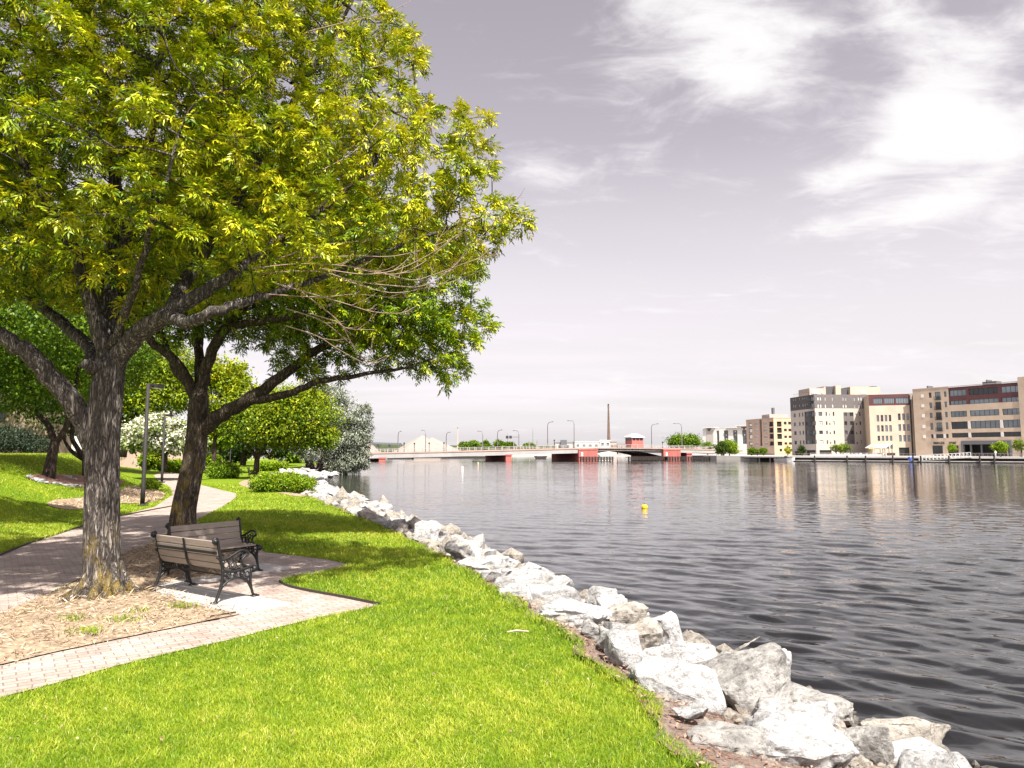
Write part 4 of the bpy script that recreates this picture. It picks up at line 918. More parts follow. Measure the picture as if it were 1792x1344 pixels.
def tree_second():
    g = at_z(318, 945); Y = g.y
    root = thing('ash_tree', 'second tree, leaning mossy brown trunk behind the benches with low right-hand crown', 'tree', (g.x, g.y, 0))
    tr = [(g.x, Y, -.05), (g.x, Y, .15)] + [tuple(v) for v in px_pts([(322, 890, Y), (330, 850, Y), (340, 800, Y), (345, 760, Y), (347, 720, Y), (349, 690, Y)])]
    limbs = [(tr, [.40, .33, .285, .27, .255, .25, .24, .22]),
     (px_pts([(347, 715, Y), (312, 640, Y - .2), (272, 603, Y - .3), (240, 560, Y - .4), (200, 490, Y - .4)]), [.13, .12, .10, .08, .05]),
     (px_pts([(340, 690, Y), (300, 630, Y + .5), (285, 590, Y + .8), (250, 520, Y + 1)]), [.12, .10, .08, .05]),
     (px_pts([(350, 695, Y), (362, 640, Y), (396, 572, Y - .2), (440, 520, Y - .3), (500, 440, Y - .3), (560, 380, Y)]), [.16, .14, .12, .10, .07, .04]),
     (px_pts([(350, 690, Y), (347, 610, Y + .4), (352, 520, Y + .8), (342, 400, Y + 1)]), [.13, .11, .08, .04]),
     (px_pts([(352, 755, Y), (388, 725, Y - .1), (450, 690, Y - .3), (500, 652, Y - .4), (580, 600, Y - .3), (690, 565, Y), (800, 560, Y + .3)]), [.19, .175, .15, .12, .09, .06, .03]),
     (px_pts([(430, 702, Y - .25), (500, 690, Y - .6), (560, 668, Y - .8), (640, 655, Y - .7), (735, 640, Y - .4)]), [.11, .09, .07, .05, .025]),
     (px_pts([(396, 572, Y - .2), (470, 560, Y - 1), (560, 540, Y - 1.4), (660, 500, Y - 1.2), (760, 450, Y - .8)]), [.09, .08, .06, .04, .02])]
    lobes = [lobe(420, 480, Y + .6, 3.0, 3.0, 1.9), lobe(600, 500, Y, 2.2, 2.6, 1.5), lobe(730, 560, Y, 1.55, 2.0, 1.0), lobe(770, 640, Y - .2, .75, 1.1, .55), lobe(800, 560, Y + .2, .8, 1.1, .6), lobe(690, 450, Y, 1.9, 2.2, 1.3), lobe(720, 610, Y - .2, 1.2, 1.3, .7), lobe(660, 560, Y - .5, 1.4, 1.4, .8), lobe(580, 570, Y - .2, 1.4, 1.5, .8), lobe(790, 600, Y - .2, .9, 1.1, .8),
      lobe(650, 625, Y - .3, 1.0, 1.3, .38), lobe(530, 625, Y + .2, .9, 1.3, .35), lobe(800, 470, Y + .2, .8, 1.2, .8), lobe(260, 480, Y + .5, 2.2, 2.4, 1.5), lobe(450, 340, Y + .5, 3.0, 3.0, 1.6), lobe(560, 655, Y - .6, .7, .8, .3), lobe(850, 560, Y + .2, .35, .6, .35), lobe(70, 430, Y + 1.2, 2.2, 2.4, 1.4), lobe(-60, 330, Y - .5, 2.2, 2.6, 1.5)]  # far-left lobes added to this crown to shade the lawn
    P, par, rf = grow(limbs, lobes, 8600, .25, .29, 62, zmin=3.3)
    r = radii(P, par, rf, .007); mb = MB(); branch_mesh(mb, P, par, r); mb.build('trunk', M['bark_moss'], root, smooth=True)
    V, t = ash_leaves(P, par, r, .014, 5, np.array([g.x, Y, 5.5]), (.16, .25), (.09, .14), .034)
    print('tree2 nodes', len(P), 'leaflets', len(V))
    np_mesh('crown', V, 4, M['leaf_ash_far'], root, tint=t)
tree_near(); tree_second()

# ------------------------------------------------------------------ background trees, bushes
def clump_leaves(lobes, n, size, clump, tmean=.5, tvar=.16, top=.25, aspect=.55, droop=0.0, shell=.62):
    Vs, Ts = [], []
    vol = np.array([(l[3] * l[4] * l[5]) ** .75 for l in lobes]); vol /= vol.sum()
    for l, f in zip(lobes, vol):
        c = np.array(l[:3]); rr = np.array(l[3:6]); m = max(30, int(n * f)); nc = max(6, m // clump)
        cd = rand_dirs(nc); cr = shell + (1.16 - shell) * RNG.random(nc) ** .75
        C = c + cd * rr * cr[:, None]; k = RNG.integers(0, nc, m); sg = .17 * rr.mean() * RNG.uniform(.6, 1.3, nc)
        off = RNG.normal(0, 1, (m, 3)) * sg[k][:, None] * np.array([1.1, 1.1, .75]); P = C[k] + off
        D = norm(cd[k] * .5 + RNG.normal(0, .7, (m, 3)) + np.array([0, 0, -droop])); NR = norm(np.array([0, 0, .7]) + cd[k] * .5 + RNG.normal(0, .5, (m, 3)))
        L = size * RNG.uniform(.7, 1.3, m); Vs.append(leaf_quads(P, D, NR, L, L * aspect, .1))
        ct = RNG.normal(0, .10, nc)
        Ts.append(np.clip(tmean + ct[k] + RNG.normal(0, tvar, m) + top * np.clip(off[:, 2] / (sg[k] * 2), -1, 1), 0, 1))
    return np.concatenate(Vs), np.concatenate(Ts)
def px_lobe(px, py, y, rx, ry, dep=None):
    p = at_y(px, py, y); k = y / F; return (p.x, p.y, p.z, rx * k, (dep if dep else rx) * k, ry * k)
def tree(name, label, base, trunks, lobes, n, size, clump, leaf, bark='bark_dark', group=None, **kw):
    """trunks: list of (px polyline at depth y, radii)"""
    root = thing(name, label, 'tree', base, group)
    m = MB()
    for pts, rad in trunks: m.tube(crom(pts, 4), np.interp(np.linspace(0, 1, 4 * (len(pts) - 1) + 1), np.linspace(0, 1, len(rad)), rad).tolist(), 9)
    m.build('trunk', M[bark], root, smooth=True)
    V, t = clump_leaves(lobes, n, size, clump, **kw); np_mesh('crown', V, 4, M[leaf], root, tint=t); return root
def pp(y, *l): return [at_y(a, b, y) for a, b in l]
def base_of(px, py): return at_ground(px, py)
def park_trees():
    g = base_of(85, 836); y = g.y
    tree('shade_tree', 'dark tree with forked trunk standing in the stone-ringed mulch bed', g, [(pp(y, (84, 842), (91, 800), (97, 772)), [.26, .2, .18]), (pp(y, (97, 775), (85, 745), (68, 725), (55, 690), (40, 640)), [.13, .12, .1, .08, .04]), (pp(y, (95, 778), (112, 755), (122, 725), (130, 690), (140, 630)), [.13, .12, .1, .08, .04]), (pp(y, (68, 725), (72, 690), (78, 640)), [.08, .06, .03])],
         [px_lobe(60, 640, y, 110, 75), px_lobe(130, 560, y, 130, 90), px_lobe(20, 560, y, 110, 90), px_lobe(70, 690, y, 58, 34), px_lobe(150, 655, y, 45, 50), px_lobe(-60, 620, y, 110, 90), px_lobe(-170, 560, y - 3, 130, 110), px_lobe(30, 500, y - 3, 150, 90)], 36000, .16, 26, 'leaf_mid', tmean=.42)
    g = base_of(150, 838); y = g.y + .5
    tree('shade_tree', 'dark tree with curved twin stems half hidden by the nearest trunk', (g.x, y, g.z), [(pp(y, (151, 842), (150, 815), (149, 803)), [.17, .15, .14]), (pp(y, (149, 805), (136, 785), (126, 765), (128, 730), (118, 690)), [.12, .11, .1, .08, .04]), (pp(y, (149, 806), (128, 792), (115, 775), (108, 755)), [.10, .09, .07, .04])],
         [px_lobe(150, 620, y, 90, 80), px_lobe(215, 580, y, 70, 80)], 12000, .17, 26, 'leaf_mid', tmean=.4)
    y = 68.0
    tree('maple_tree', 'bright yellow-green maple behind the first two lamp posts', (at_y(232, 800, y).x, y, 1.2), [(pp(y, (215, 800), (222, 745), (228, 700)), [.35, .3, .2]), (pp(y, (222, 740), (250, 715), (290, 695)), [.18, .14, .06]), (pp(y, (222, 745), (205, 715), (195, 690)), [.16, .12, .05])],
         [px_lobe(260, 690, y, 62, 36), px_lobe(225, 660, y, 60, 42), px_lobe(300, 680, y, 40, 36), px_lobe(215, 720, y, 30, 30), px_lobe(290, 640, y, 50, 40)], 22000, .30, 28, 'leaf_maple', tmean=.52)
    y = 54.0
    tree('dogwood_tree', 'white blossoming tree left of the mossy leaning trunk', (at_y(288, 818, y).x, y, .7), [(pp(y, (288, 822), (290, 795), (285, 775)), [.16, .14, .1]), (pp(y, (289, 800), (305, 780), (318, 765)), [.1, .08, .04]), (pp(y, (288, 798), (265, 778), (245, 768)), [.1, .08, .04])],
         [px_lobe(270, 760, y, 38, 24), px_lobe(300, 768, y, 30, 22), px_lobe(240, 768, y, 26, 18), px_lobe(285, 745, y, 30, 16), px_lobe(330, 770, y, 22, 18)], 14000, .26, 30, 'blossom', tmean=.42, top=.32)
    y = 85.0
    tree('dogwood_tree', 'smaller white blossoming tree right of the mossy leaning trunk', (at_y(366, 808, y).x, y, .8), [(pp(y, (366, 812), (365, 790), (362, 775)), [.14, .12, .08])], [px_lobe(365, 768, y, 16, 20), px_lobe(358, 785, y, 14, 12)], 3500, .32, 26, 'blossom', tmean=.5, top=.3)
    tree('young_tree', 'slim green tree by the far lamp posts, left of the round maple', (at_y(385, 808, y).x, y, .8), [(pp(y, (385, 813), (386, 780), (388, 755)), [.14, .12, .06])], [px_lobe(388, 760, y, 22, 18), px_lobe(398, 768, y, 16, 14), px_lobe(380, 772, y, 14, 12)], 4200, .36, 26, 'leaf_bush', tmean=.6)
    y = 70.0
    tree('maple_tree', 'golden green maple filling the gap right of the mossy leaning trunk', (at_y(372, 815, y).x, y, .6), [(pp(y, (374, 818), (376, 770), (378, 730)), [.22, .18, .1])], [px_lobe(388, 690, y, 34, 36), px_lobe(420, 700, y, 30, 36), px_lobe(375, 735, y, 20, 22), px_lobe(410, 740, y, 26, 20), px_lobe(395, 655, y, 34, 26)], 11000, .34, 26, 'leaf_maple', tmean=.62)
    g = base_of(447, 838); y = g.y
    tree('maple_tree', 'round-crowned yellow-green maple behind the long hedge', g, [(pp(y, (447, 842), (449, 815), (450, 800)), [.26, .22, .2]), (pp(y, (450, 803), (430, 775), (410, 762), (395, 745)), [.15, .13, .1, .05]), (pp(y, (451, 803), (470, 770), (490, 755), (520, 740)), [.15, .13, .1, .05]), (pp(y, (450, 800), (448, 770), (445, 740), (450, 710)), [.13, .1, .08, .04]), (pp(y, (452, 795), (478, 765), (500, 745)), [.08, .07, .03])],
         [px_lobe(500, 728, y, 58, 44), px_lobe(535, 735, y, 50, 46), px_lobe(460, 730, y, 52, 38), px_lobe(425, 735, y, 34, 28), px_lobe(520, 705, y, 40, 22), px_lobe(480, 755, y, 55, 22), px_lobe(555, 765, y, 28, 18)], 42000, .22, 34, 'leaf_maple', tmean=.46, top=.3)
    y = 88.0; p = at_y(565, 826, y)
    tree('silver_willow', 'silver grey willow leaning over the water at the end of the rocks', (p.x, y, -.2), [(pp(y, (545, 826), (540, 800), (545, 760), (560, 720)), [.55, .5, .35, .15]), (pp(y, (558, 826), (566, 800), (580, 770), (605, 745)), [.5, .42, .3, .1]), (pp(y, (570, 795), (600, 780), (625, 775)), [.3, .2, .08]), (pp(y, (548, 790), (525, 770), (505, 755)), [.3, .2, .08])],
         [px_lobe(585, 725, y, 34, 32), px_lobe(610, 745, y, 24, 22), px_lobe(630, 730, y, 20, 13), px_lobe(580, 695, y, 24, 18), px_lobe(600, 775, y, 32, 24), px_lobe(620, 795, y, 22, 20), px_lobe(560, 785, y, 34, 20), px_lobe(610, 812, y, 24, 12), px_lobe(640, 755, y, 12, 10), px_lobe(555, 690, y, 22, 20), px_lobe(535, 770, y, 26, 22), px_lobe(640, 715, y, 13, 7), px_lobe(575, 812, y, 16, 9), px_lobe(628, 780, y, 18, 18), px_lobe(632, 805, y, 14, 16), px_lobe(618, 760, y, 26, 16), px_lobe(596, 815, y, 22, 12)], 36000, .36, 26, 'leaf_silver', tmean=.45, top=.35, aspect=.28, droop=.35)
    y = 95.0
    tree('shade_tree', 'dark dense tree behind the round-crowned maple, by the far bushes', (at_y(425, 812, y).x, y, .8), [(pp(y, (425, 814), (428, 790), (432, 765)), [.4, .35, .2])], [px_lobe(440, 760, y, 40, 26), px_lobe(480, 775, y, 36, 20)], 6000, .4, 26, 'leaf_dark', tmean=.5)
    y = 110.0
    for i, (px, w, h, leaf, lab) in enumerate([(340, 26, 20, 'leaf_mid', 'small tree in the far row behind the smaller white blossom'), (412, 24, 18, 'leaf_dark', 'small dark tree in the far row left of the round-crowned maple trunk'), (512, 26, 20, 'leaf_bush', 'low bright tree beside the red car under the round-crowned maple'), (245, 36, 34, 'leaf_dark', 'dark tree behind the white blossom and the first lamp post')]):
        tree('park_tree', lab, (at_y(px, 808, y).x, y, .6), [(pp(y, (px, 811), (px + 1, 795), (px, 780)), [.2, .16, .08])], [px_lobe(px, 785, y, w, h), px_lobe(px + w * .5, 790, y, w * .6, h * .6)], 3000, .5, 24, leaf, tmean=.5)
    y = 70.0
    tree('spruce_tree', 'dark evergreen behind the forked tree, against the stone building', (at_y(150, 795, y).x, y, 2.0), [(pp(y, (152, 800), (152, 740), (152, 640)), [.4, .3, .1])], [px_lobe(160, 690, y, 60, 70), px_lobe(110, 720, y, 44, 40), px_lobe(90, 660, y, 60, 60), px_lobe(180, 640, y, 60, 60), px_lobe(20, 640, y, 90, 60), px_lobe(-80, 620, y, 90, 80), px_lobe(30, 560, y, 130, 70)], 24000, .34, 26, 'leaf_dark', tmean=.6)  # left-hand lobes added to shade the stone building
park_trees()
def bush(name, label, base, lobes, n, size, leaf='leaf_bush', group=None, **kw):
    V, t = clump_leaves(lobes, n, size, 14, shell=.35, **kw); k = V[:, 0, 2] > base[2] - .02
    o = np_mesh(name, V[k], 4, M[leaf], tint=t[k]); tag(o, label, 'bush', group); return o
def bushes():
    g = base_of(490, 862); y = g.y + .6
    b = bush('hedge', 'long clipped green hedge in front of the round-crowned maple, beside the rocks', g, [px_lobe(465, 845, y, 22, 13, 30), px_lobe(485, 846, y, 22, 15, 30), px_lobe(505, 847, y, 24, 16, 30), px_lobe(525, 849, y, 22, 14, 30)], 26000, .10, top=.3, tmean=.5)
    poly = smooth_poly([tuple(at_ground(a, c))[:2] for a, c in ((418, 846), (450, 838), (550, 850), (552, 866), (530, 870), (480, 862), (440, 856))])
    BEDS.append(poly); tag(sheet('hedge_bed', poly, lambda x, y_, d: T(x, y_) + .03, 1.0, M['mulch_pale']), kind='structure')
    g = base_of(391, 838); y = g.y + 1
    bush('clipped_bush', 'round clipped dark green bush beside the distant bench', g, [px_lobe(391, 824, y, 22, 15, 24), px_lobe(391, 828, y, 21, 12, 24)], 12000, .13, 'leaf_bush', tmean=.38, top=.35)
    g = base_of(478, 824)
    bush('low_bush', 'low spreading bush between the round-crowned maple and the far rocks', g, [px_lobe(470, 817, g.y, 16, 6), px_lobe(490, 817, g.y, 12, 6)], 5000, .22, tmean=.55)
    g = base_of(264, 858)
    bush('low_bush', 'small green shrub at the foot of the first lamp post', g, [px_lobe(264, 850, g.y, 13, 9), px_lobe(256, 853, g.y, 8, 6)], 3500, .08, tmean=.5)
    y = 58.0
    for i, (px, py, w, h, lf, lab) in enumerate([(262, 806, 14, 12, 'leaf_bush', 'yellow-green shrub left of the second lamp post'), (292, 815, 12, 7, 'leaf_bush', 'low shrub right of the second lamp post'), (310, 816, 12, 8, 'leaf_bush', 'low shrub touching the mossy leaning trunk on its left'), (272, 793, 9, 9, 'leaf_maple', 'golden shrub under the white blossom')]):
        p = at_y(px, py + h, y); bush('low_bush', lab, (p.x, y, p.z - .4), [px_lobe(px, py, y, w, h)], 3500, .22, lf, tmean=.58)
    y = 80.0
    for px, py, w, h, lab in [(375, 803, 8, 5, 'small bush by the slim green tree trunk'), (360, 808, 9, 4, 'small low bush right of the mossy trunk, by the far path')]:
        p = at_y(px, py + h, y); bush('low_bush', lab, (p.x, y, p.z - .3), [px_lobe(px, py, y, w, h)], 1500, .3, tmean=.55)
    y = 62.0; p = at_y(35, 792, y)
    bush('juniper_bush', 'dark spreading juniper in front of the stone building', (p.x, y, p.z - .5), [px_lobe(20, 770, y, 42, 18, 40), px_lobe(55, 778, y, 28, 12, 30), px_lobe(-20, 762, y, 40, 22, 40)], 12000, .24, 'leaf_juniper', aspect=.35)
    # mulch under the forked trees, ringed with white stones
    poly = smooth_poly([tuple(at_ground(a, c))[:2] for a, c in ((48, 838), (60, 832), (100, 831), (160, 834), (215, 842), (200, 856), (150, 855), (110, 848), (75, 845))])
    BEDS.append(poly); tag(sheet('tree_bed', poly, lambda x, y_, d: T(x, y_) + .04, .6, M['mulch_dark']), kind='structure')
    rd = random.Random(9)
    for i, (a, c) in enumerate([(50, 836), (56, 839), (63, 842), (71, 844), (80, 845.5), (88, 846.5), (97, 847.5), (106, 849), (115, 850.5), (123, 852), (133, 853), (145, 854), (205, 846), (118, 837), (131, 840)]):
        p = at_ground(a, c); s = rd.uniform(.22, .32)
        put_rock(rd.choice(PROTO), 'white edging stone round the mulch bed of the forked tree', (p.x, p.y, p.z - .04), (0, 0, rd.uniform(0, 6)), (s * 1.25, s, s * .9), 'stones edging the mulch bed', 'edging_stone')
    poly = smooth_poly([tuple(at_ground(a, c))[:2] for a, c in ((82, 884), (100, 876), (140, 872), (190, 864), (215, 856), (245, 853), (280, 860), (288, 868), (275, 878), (230, 882), (190, 880), (160, 890), (120, 893))])
    scatter_chips('lamp_bed_chips', poly, 9000, lambda x, y_, d: T(x, y_) + .03, M['chip'], (.06, .2), (.015, .035), 'pale wood chips round the first lamp post', 'mulch', .3, 1)
    BEDS.append(poly); tag(sheet('lamp_bed', poly, lambda x, y_, d: T(x, y_) + .03, .6, M['mulch_pale']), kind='structure')
bushes()
build_grass()

# ------------------------------------------------------------------ lamp posts in the park
def lamp_post(label, g, h, proto=[None]):
    if proto[0] is None:
        root = thing('lamp_post', label, 'lamp post', (0, 0, 0), 'lamp posts along the brick path')
        m = MB(); m.lathe((0, 0, 0), [(.20, 0), (.20, .05), (.11, .06), (.085, .10)], 16); m.build('base_plate', M['pole_bronze'], root, local=True)
        m = MB(); m.lathe((0, 0, .08), [(.085, 0), (.085, .7), (.078, .72), (.066, 4.7)], 16); m.build('pole', M['pole_bronze'], root, smooth=True, local=True)
        m = MB(); m.bar((0, 0, 4.72), (.55, 0, 4.74), .07, .07); m.box(.38, .98, -.16, .16, 4.66, 4.80); m.build('lamp_head', M['pole_bronze'], root, local=True)
        m = MB(); m.box(.42, .94, -.12, .12, 4.645, 4.657); m.build('lens', M['frame_white'], root.children[2], local=True)
        proto[0] = root; o = root
    else: o = copy_tree(proto[0]); o['label'] = label
    o.location = g; o.scale = (1, 1, h / 4.78); o.rotation_euler = (0, 0, R(90)); return o
lamp_post('nearest lamp post, dark bronze, between the two big trunks', at_ground(249, 886), 4.85)
lamp_post('second lamp post, left of the leaning mossy trunk', at_ground(283, 845), 4.8)
for px, y, lab in ((321, 66.0, 'third lamp post, touching the mossy trunk on its left'), (359, 78.0, 'lamp post just right of the mossy trunk, before the white blossom'), (403, 92.0, 'farthest lamp post, left of the round-crowned maple trunk')):
    x = at_y(px, 800, y).x; lamp_post(lab, (x, y, Tz(x, y)), 4.7)
# fallen stick, sign, far-left building, parked cars far behind
m = MB(); a = at_z(888, 1106, .05); b = at_z(926, 1105, .06); m.tube([a, a.lerp(b, .4) + Vector((0, .02, .01)), b], [.008, .012, .007], 6); tag(m.build('fallen_stick', M['stick']), 'pale dry stick lying on the lawn', 'stick')
def sign_post():
    y = 60.0; p = at_y(134, 800, y); r = thing('sign_post', 'white sign post on the rise behind the nearest trunk', 'sign', (p.x, y, p.z - .4))
    m = MB(); m.box(p.x - .25, p.x - .13, y - .05, y + .05, p.z - .5, p.z + 1.0); m.box(p.x + .15, p.x + .27, y - .05, y + .05, p.z - .5, p.z + 1.0); m.build('post', M['white_paint'], r)
    m = MB(); m.box(p.x - .42, p.x + .42, y - .09, y - .052, p.z + .55, p.z + 1.75); m.build('panel', M['white_paint'], r)
sign_post()
def stone_house():
    y = 78.0; a = at_y(-160, 800, y); b = at_y(78, 800, y); r = thing('stone_building', 'shaded brown stone building at the far left behind the juniper', 'building', (b.x, y, 1.8))
    m = MB(); m.box(a.x, b.x, y, y + 14, 1.2, 11.5); w = m.build('wall', M['stone_wall'], r); bv = w.modifiers.new('e', 'BEVEL'); bv.width = .05
    m = MB(); m.box(a.x - .3, b.x + .3, y - .3, y + 14.3, 11.5, 12.0); m.build('roof', M['roof_grey'], r)
    for px, t, bt in ((3, 705, 738), (0, 750, 775)):
        q = at_y(px, bt, y); q2 = at_y(px, t, y); m = MB(); m.box(q.x - .7, q.x + .35, y - .06, y + .02, q.z, q2.z); m.build('window', M['dark_glass'], r)
    y = 82.0; a = at_y(205, 800, y); b = at_y(345, 815, y); r = thing('brick_wall', 'low pinkish brick wall far behind the white blossoming tree', 'wall', (a.x, y, .8))
    m = MB(); m.box(a.x, b.x, y, y + .5, .3, 2.4); m.build('wall_face', M['pink_brick'], r)
    m = MB(); m.box(a.x - .05, b.x + .05, y - .06, y + .56, 2.4, 2.52); m.build('coping', M['concrete'], r)
stone_house()
def car(label, px, y, paint, proto={}):
    p = at_y(px, 812, y); z = Tz(p.x, y); r = thing('parked_car', label, 'car', (p.x, y, z), 'cars parked beyond the park')
    m = MB(); prof = [(-2.1, .35), (-2.15, .75), (-1.9, .95), (-1.2, 1.0), (-.6, 1.42), (.9, 1.45), (1.6, 1.0), (2.1, .9), (2.15, .4)]
    n = len(prof); A = [(p.x + a, y - .85, z + h) for a, h in prof]; B = [(p.x + a, y + .85, z + h) for a, h in prof]
    m.face(A[::-1]); m.face(B)
    for i in range(n): m.face([A[i], A[(i + 1) % n], B[(i + 1) % n], B[i]])
    m.build('body', M[paint], r)
    m = MB(); m.face([(p.x + a, y - .86, z + h) for a, h in ((-1.05, 1.02), (1.4, 1.02), (.85, 1.38), (-.55, 1.38))]); m.build('window', M['dark_glass'], r)
    for dx in (-1.35, 1.35):
        m = MB(); c = Vector((p.x + dx, y - .9, z + .32)); m.tube([c, c + Vector((0, .2, 0))], .32, 12); m.build('wheel', M['frame_dark'], r)
car('red car seen through the trunks under the round-crowned maple', 486, 150.0, 'red_paint')
car('white car parked right of the red one under the maple', 508, 121.0, 'white_paint')
# ------------------------------------------------------------------ frames: a vertical plane standing in the place, measured by pixel
class Frame:
    def __init__(s, A, B, z0=1.2):
        s.A = Vector((A[0], A[1], 0)); B = Vector((B[0], B[1], 0)); s.u = (B - s.A).normalized(); s.L = (B - s.A).length; s.z0 = z0
        n = Vector((s.u.y, -s.u.x, 0)); s.n = n if n.dot(-s.A) > 0 else -n       # outward, toward the river
    def pt(s, a, t, z): p = s.A + s.u * a - s.n * t; return Vector((p.x, p.y, z))   # t runs inward
    def px(s, x, y):
        d = ray(x, y); k = s.A.dot(s.n) / Vector((d.x, d.y, 0)).dot(s.n); p = Vector((0, 0, CAMZ)) + d * k
        return (Vector((p.x, p.y, 0)) - s.A).dot(s.u), p.z
    def box(s, m, a0, a1, t0, t1, z0, z1, mi=0):
        q = lambda z: [s.pt(a0, t0, z), s.pt(a1, t0, z), s.pt(a1, t1, z), s.pt(a0, t1, z)]
        if s.u.cross(-s.n).z > 0: m.hexa(q(z0), q(z1), mi)
        else: m.hexa(q(z0)[::-1], q(z1)[::-1], mi)
    def wall(s, m, a0, a1, z0, z1, ops, dep=.35, mi=0):
        """front sheet with real openings and reveals"""
        ops = [(max(a0, o[0]), min(a1, o[1]), max(z0, o[2]), min(z1, o[3])) for o in ops]
        ops = [o for o in ops if o[1] - o[0] > .05 and o[3] - o[2] > .05]
        A = sorted({a0, a1, *[o[0] for o in ops], *[o[1] for o in ops]}); Z = sorted({z0, z1, *[o[2] for o in ops], *[o[3] for o in ops]})
        for i in range(len(A) - 1):
            for j in range(len(Z) - 1):
                ca, cz = (A[i] + A[i + 1]) / 2, (Z[j] + Z[j + 1]) / 2
                if any(o[0] < ca < o[1] and o[2] < cz < o[3] for o in ops): continue
                m.face([s.pt(A[i], 0, Z[j]), s.pt(A[i + 1], 0, Z[j]), s.pt(A[i + 1], 0, Z[j + 1]), s.pt(A[i], 0, Z[j + 1])], mi)
        for o in ops:
            c = [(o[0], o[2]), (o[1], o[2]), (o[1], o[3]), (o[0], o[3])]
            for k in range(4):
                (a, z), (b, w) = c[k], c[(k + 1) % 4]
                m.face([s.pt(a, 0, z), s.pt(a, dep, z), s.pt(b, dep, w), s.pt(b, 0, w)], mi)
    def window(s, root, o, mull=0, fm='frame_dark', gm='glass', dep=.22, fw=.09, trans=0, name='window'):
        a0, a1, z0, z1 = o; m = MB()
        for x in (a0, a1 - fw): s.box(m, x, x + fw, dep - .06, dep + .06, z0, z1)
        for z in (z0, z1 - fw): s.box(m, a0 + fw, a1 - fw, dep - .06, dep + .06, z, z + fw)
        for k in range(mull):
            c = a0 + (a1 - a0) * (k + 1) / (mull + 1); s.box(m, c - fw / 2, c + fw / 2, dep - .055, dep + .05, z0 + fw, z1 - fw)
        if trans: z = z0 + (z1 - z0) * trans; s.box(m, a0 + fw, a1 - fw, dep - .05, dep + .045, z - fw / 2, z + fw / 2)
        f = m.build(name, M[fm], root); g = MB(); s.box(g, a0 + .02, a1 - .02, dep, dep + .03, z0 + .02, z1 - .02); g.build('pane', M[gm], f); return f
    def railing(s, m, a0, a1, z0, h=1.05, t=-.9, gap=.35):
        s.box(m, a0, a1, t, t + .06, z0 + h - .06, z0 + h); s.box(m, a0, a1, t, t + .05, z0 + .08, z0 + .13); k = a0
        while k <= a1: s.box(m, k - .02, k + .02, t + .005, t + .045, z0, z0 + h - .06); k += gap
rw = random.Random(17)
def glassy(): return rw.choice(['glass', 'glass', 'glass', 'dark_glass'])
def body(root, fr, a0, a1, z0, z1, depth, mat, roof='roof_grey', name='side_wall'):
    m = MB()
    for a in (a0, a1): m.face([fr.pt(a, 0, z0), fr.pt(a, depth, z0), fr.pt(a, depth, z1), fr.pt(a, 0, z1)])
    m.face([fr.pt(a0, depth, z0), fr.pt(a1, depth, z0), fr.pt(a1, depth, z1), fr.pt(a0, depth, z1)]); m.build(name, M[mat], root)
    m = MB(); fr.box(m, a0 + .02, a1 - .02, .02, depth - .02, z1 - .5, z1 - .35); r = m.build('roof', M[roof], root)
    m = MB(); fr.box(m, a0 - .06, a1 + .06, -.07, .25, z1 - .02, z1 + .16); m.build('coping', M['taupe'] if mat in ('tan_brick', 'cream') else M[mat], root)
    return r
Z8 = lambda x, y: (1500 + x / 6.137, 640 + y / 6.137)
ZC = lambda x, y: (1380 + x / 8.4, 660 + y / 8.4)
Z7 = lambda x, y: (1220 + x / 5.6, 650 + y / 5.6)
def pxd(px, d): q = at_y(px, 790, d); return (q.x, q.y)
def spans(fr, Zf, cols, yref): return [(fr.px(*Zf(a, yref))[0], fr.px(*Zf(b, yref))[0]) for a, b in cols]
def levels(fr, Zf, rows, xref): return [(fr.px(*Zf(xref, b))[1], fr.px(*Zf(xref, a))[1]) for a, b in rows]
GZ = 1.0
def text_mesh(name, s, size, mat, parent, M4, ext=.05):
    cu = bpy.data.curves.new(name, 'FONT'); cu.body = s; cu.size = size; cu.extrude = ext; cu.align_x = 'CENTER'; cu.align_y = 'CENTER'
    o = bpy.data.objects.new(name, cu); COL.objects.link(o); dg = bpy.context.evaluated_depsgraph_get()
    me = bpy.data.meshes.new_from_object(o.evaluated_get(dg)); bpy.data.objects.remove(o)
    me.transform(M4); org = ORG[parent.name]; me.transform(Matrix.Translation(-org)); me.materials.clear()
    return link(name, me, M[mat], parent)

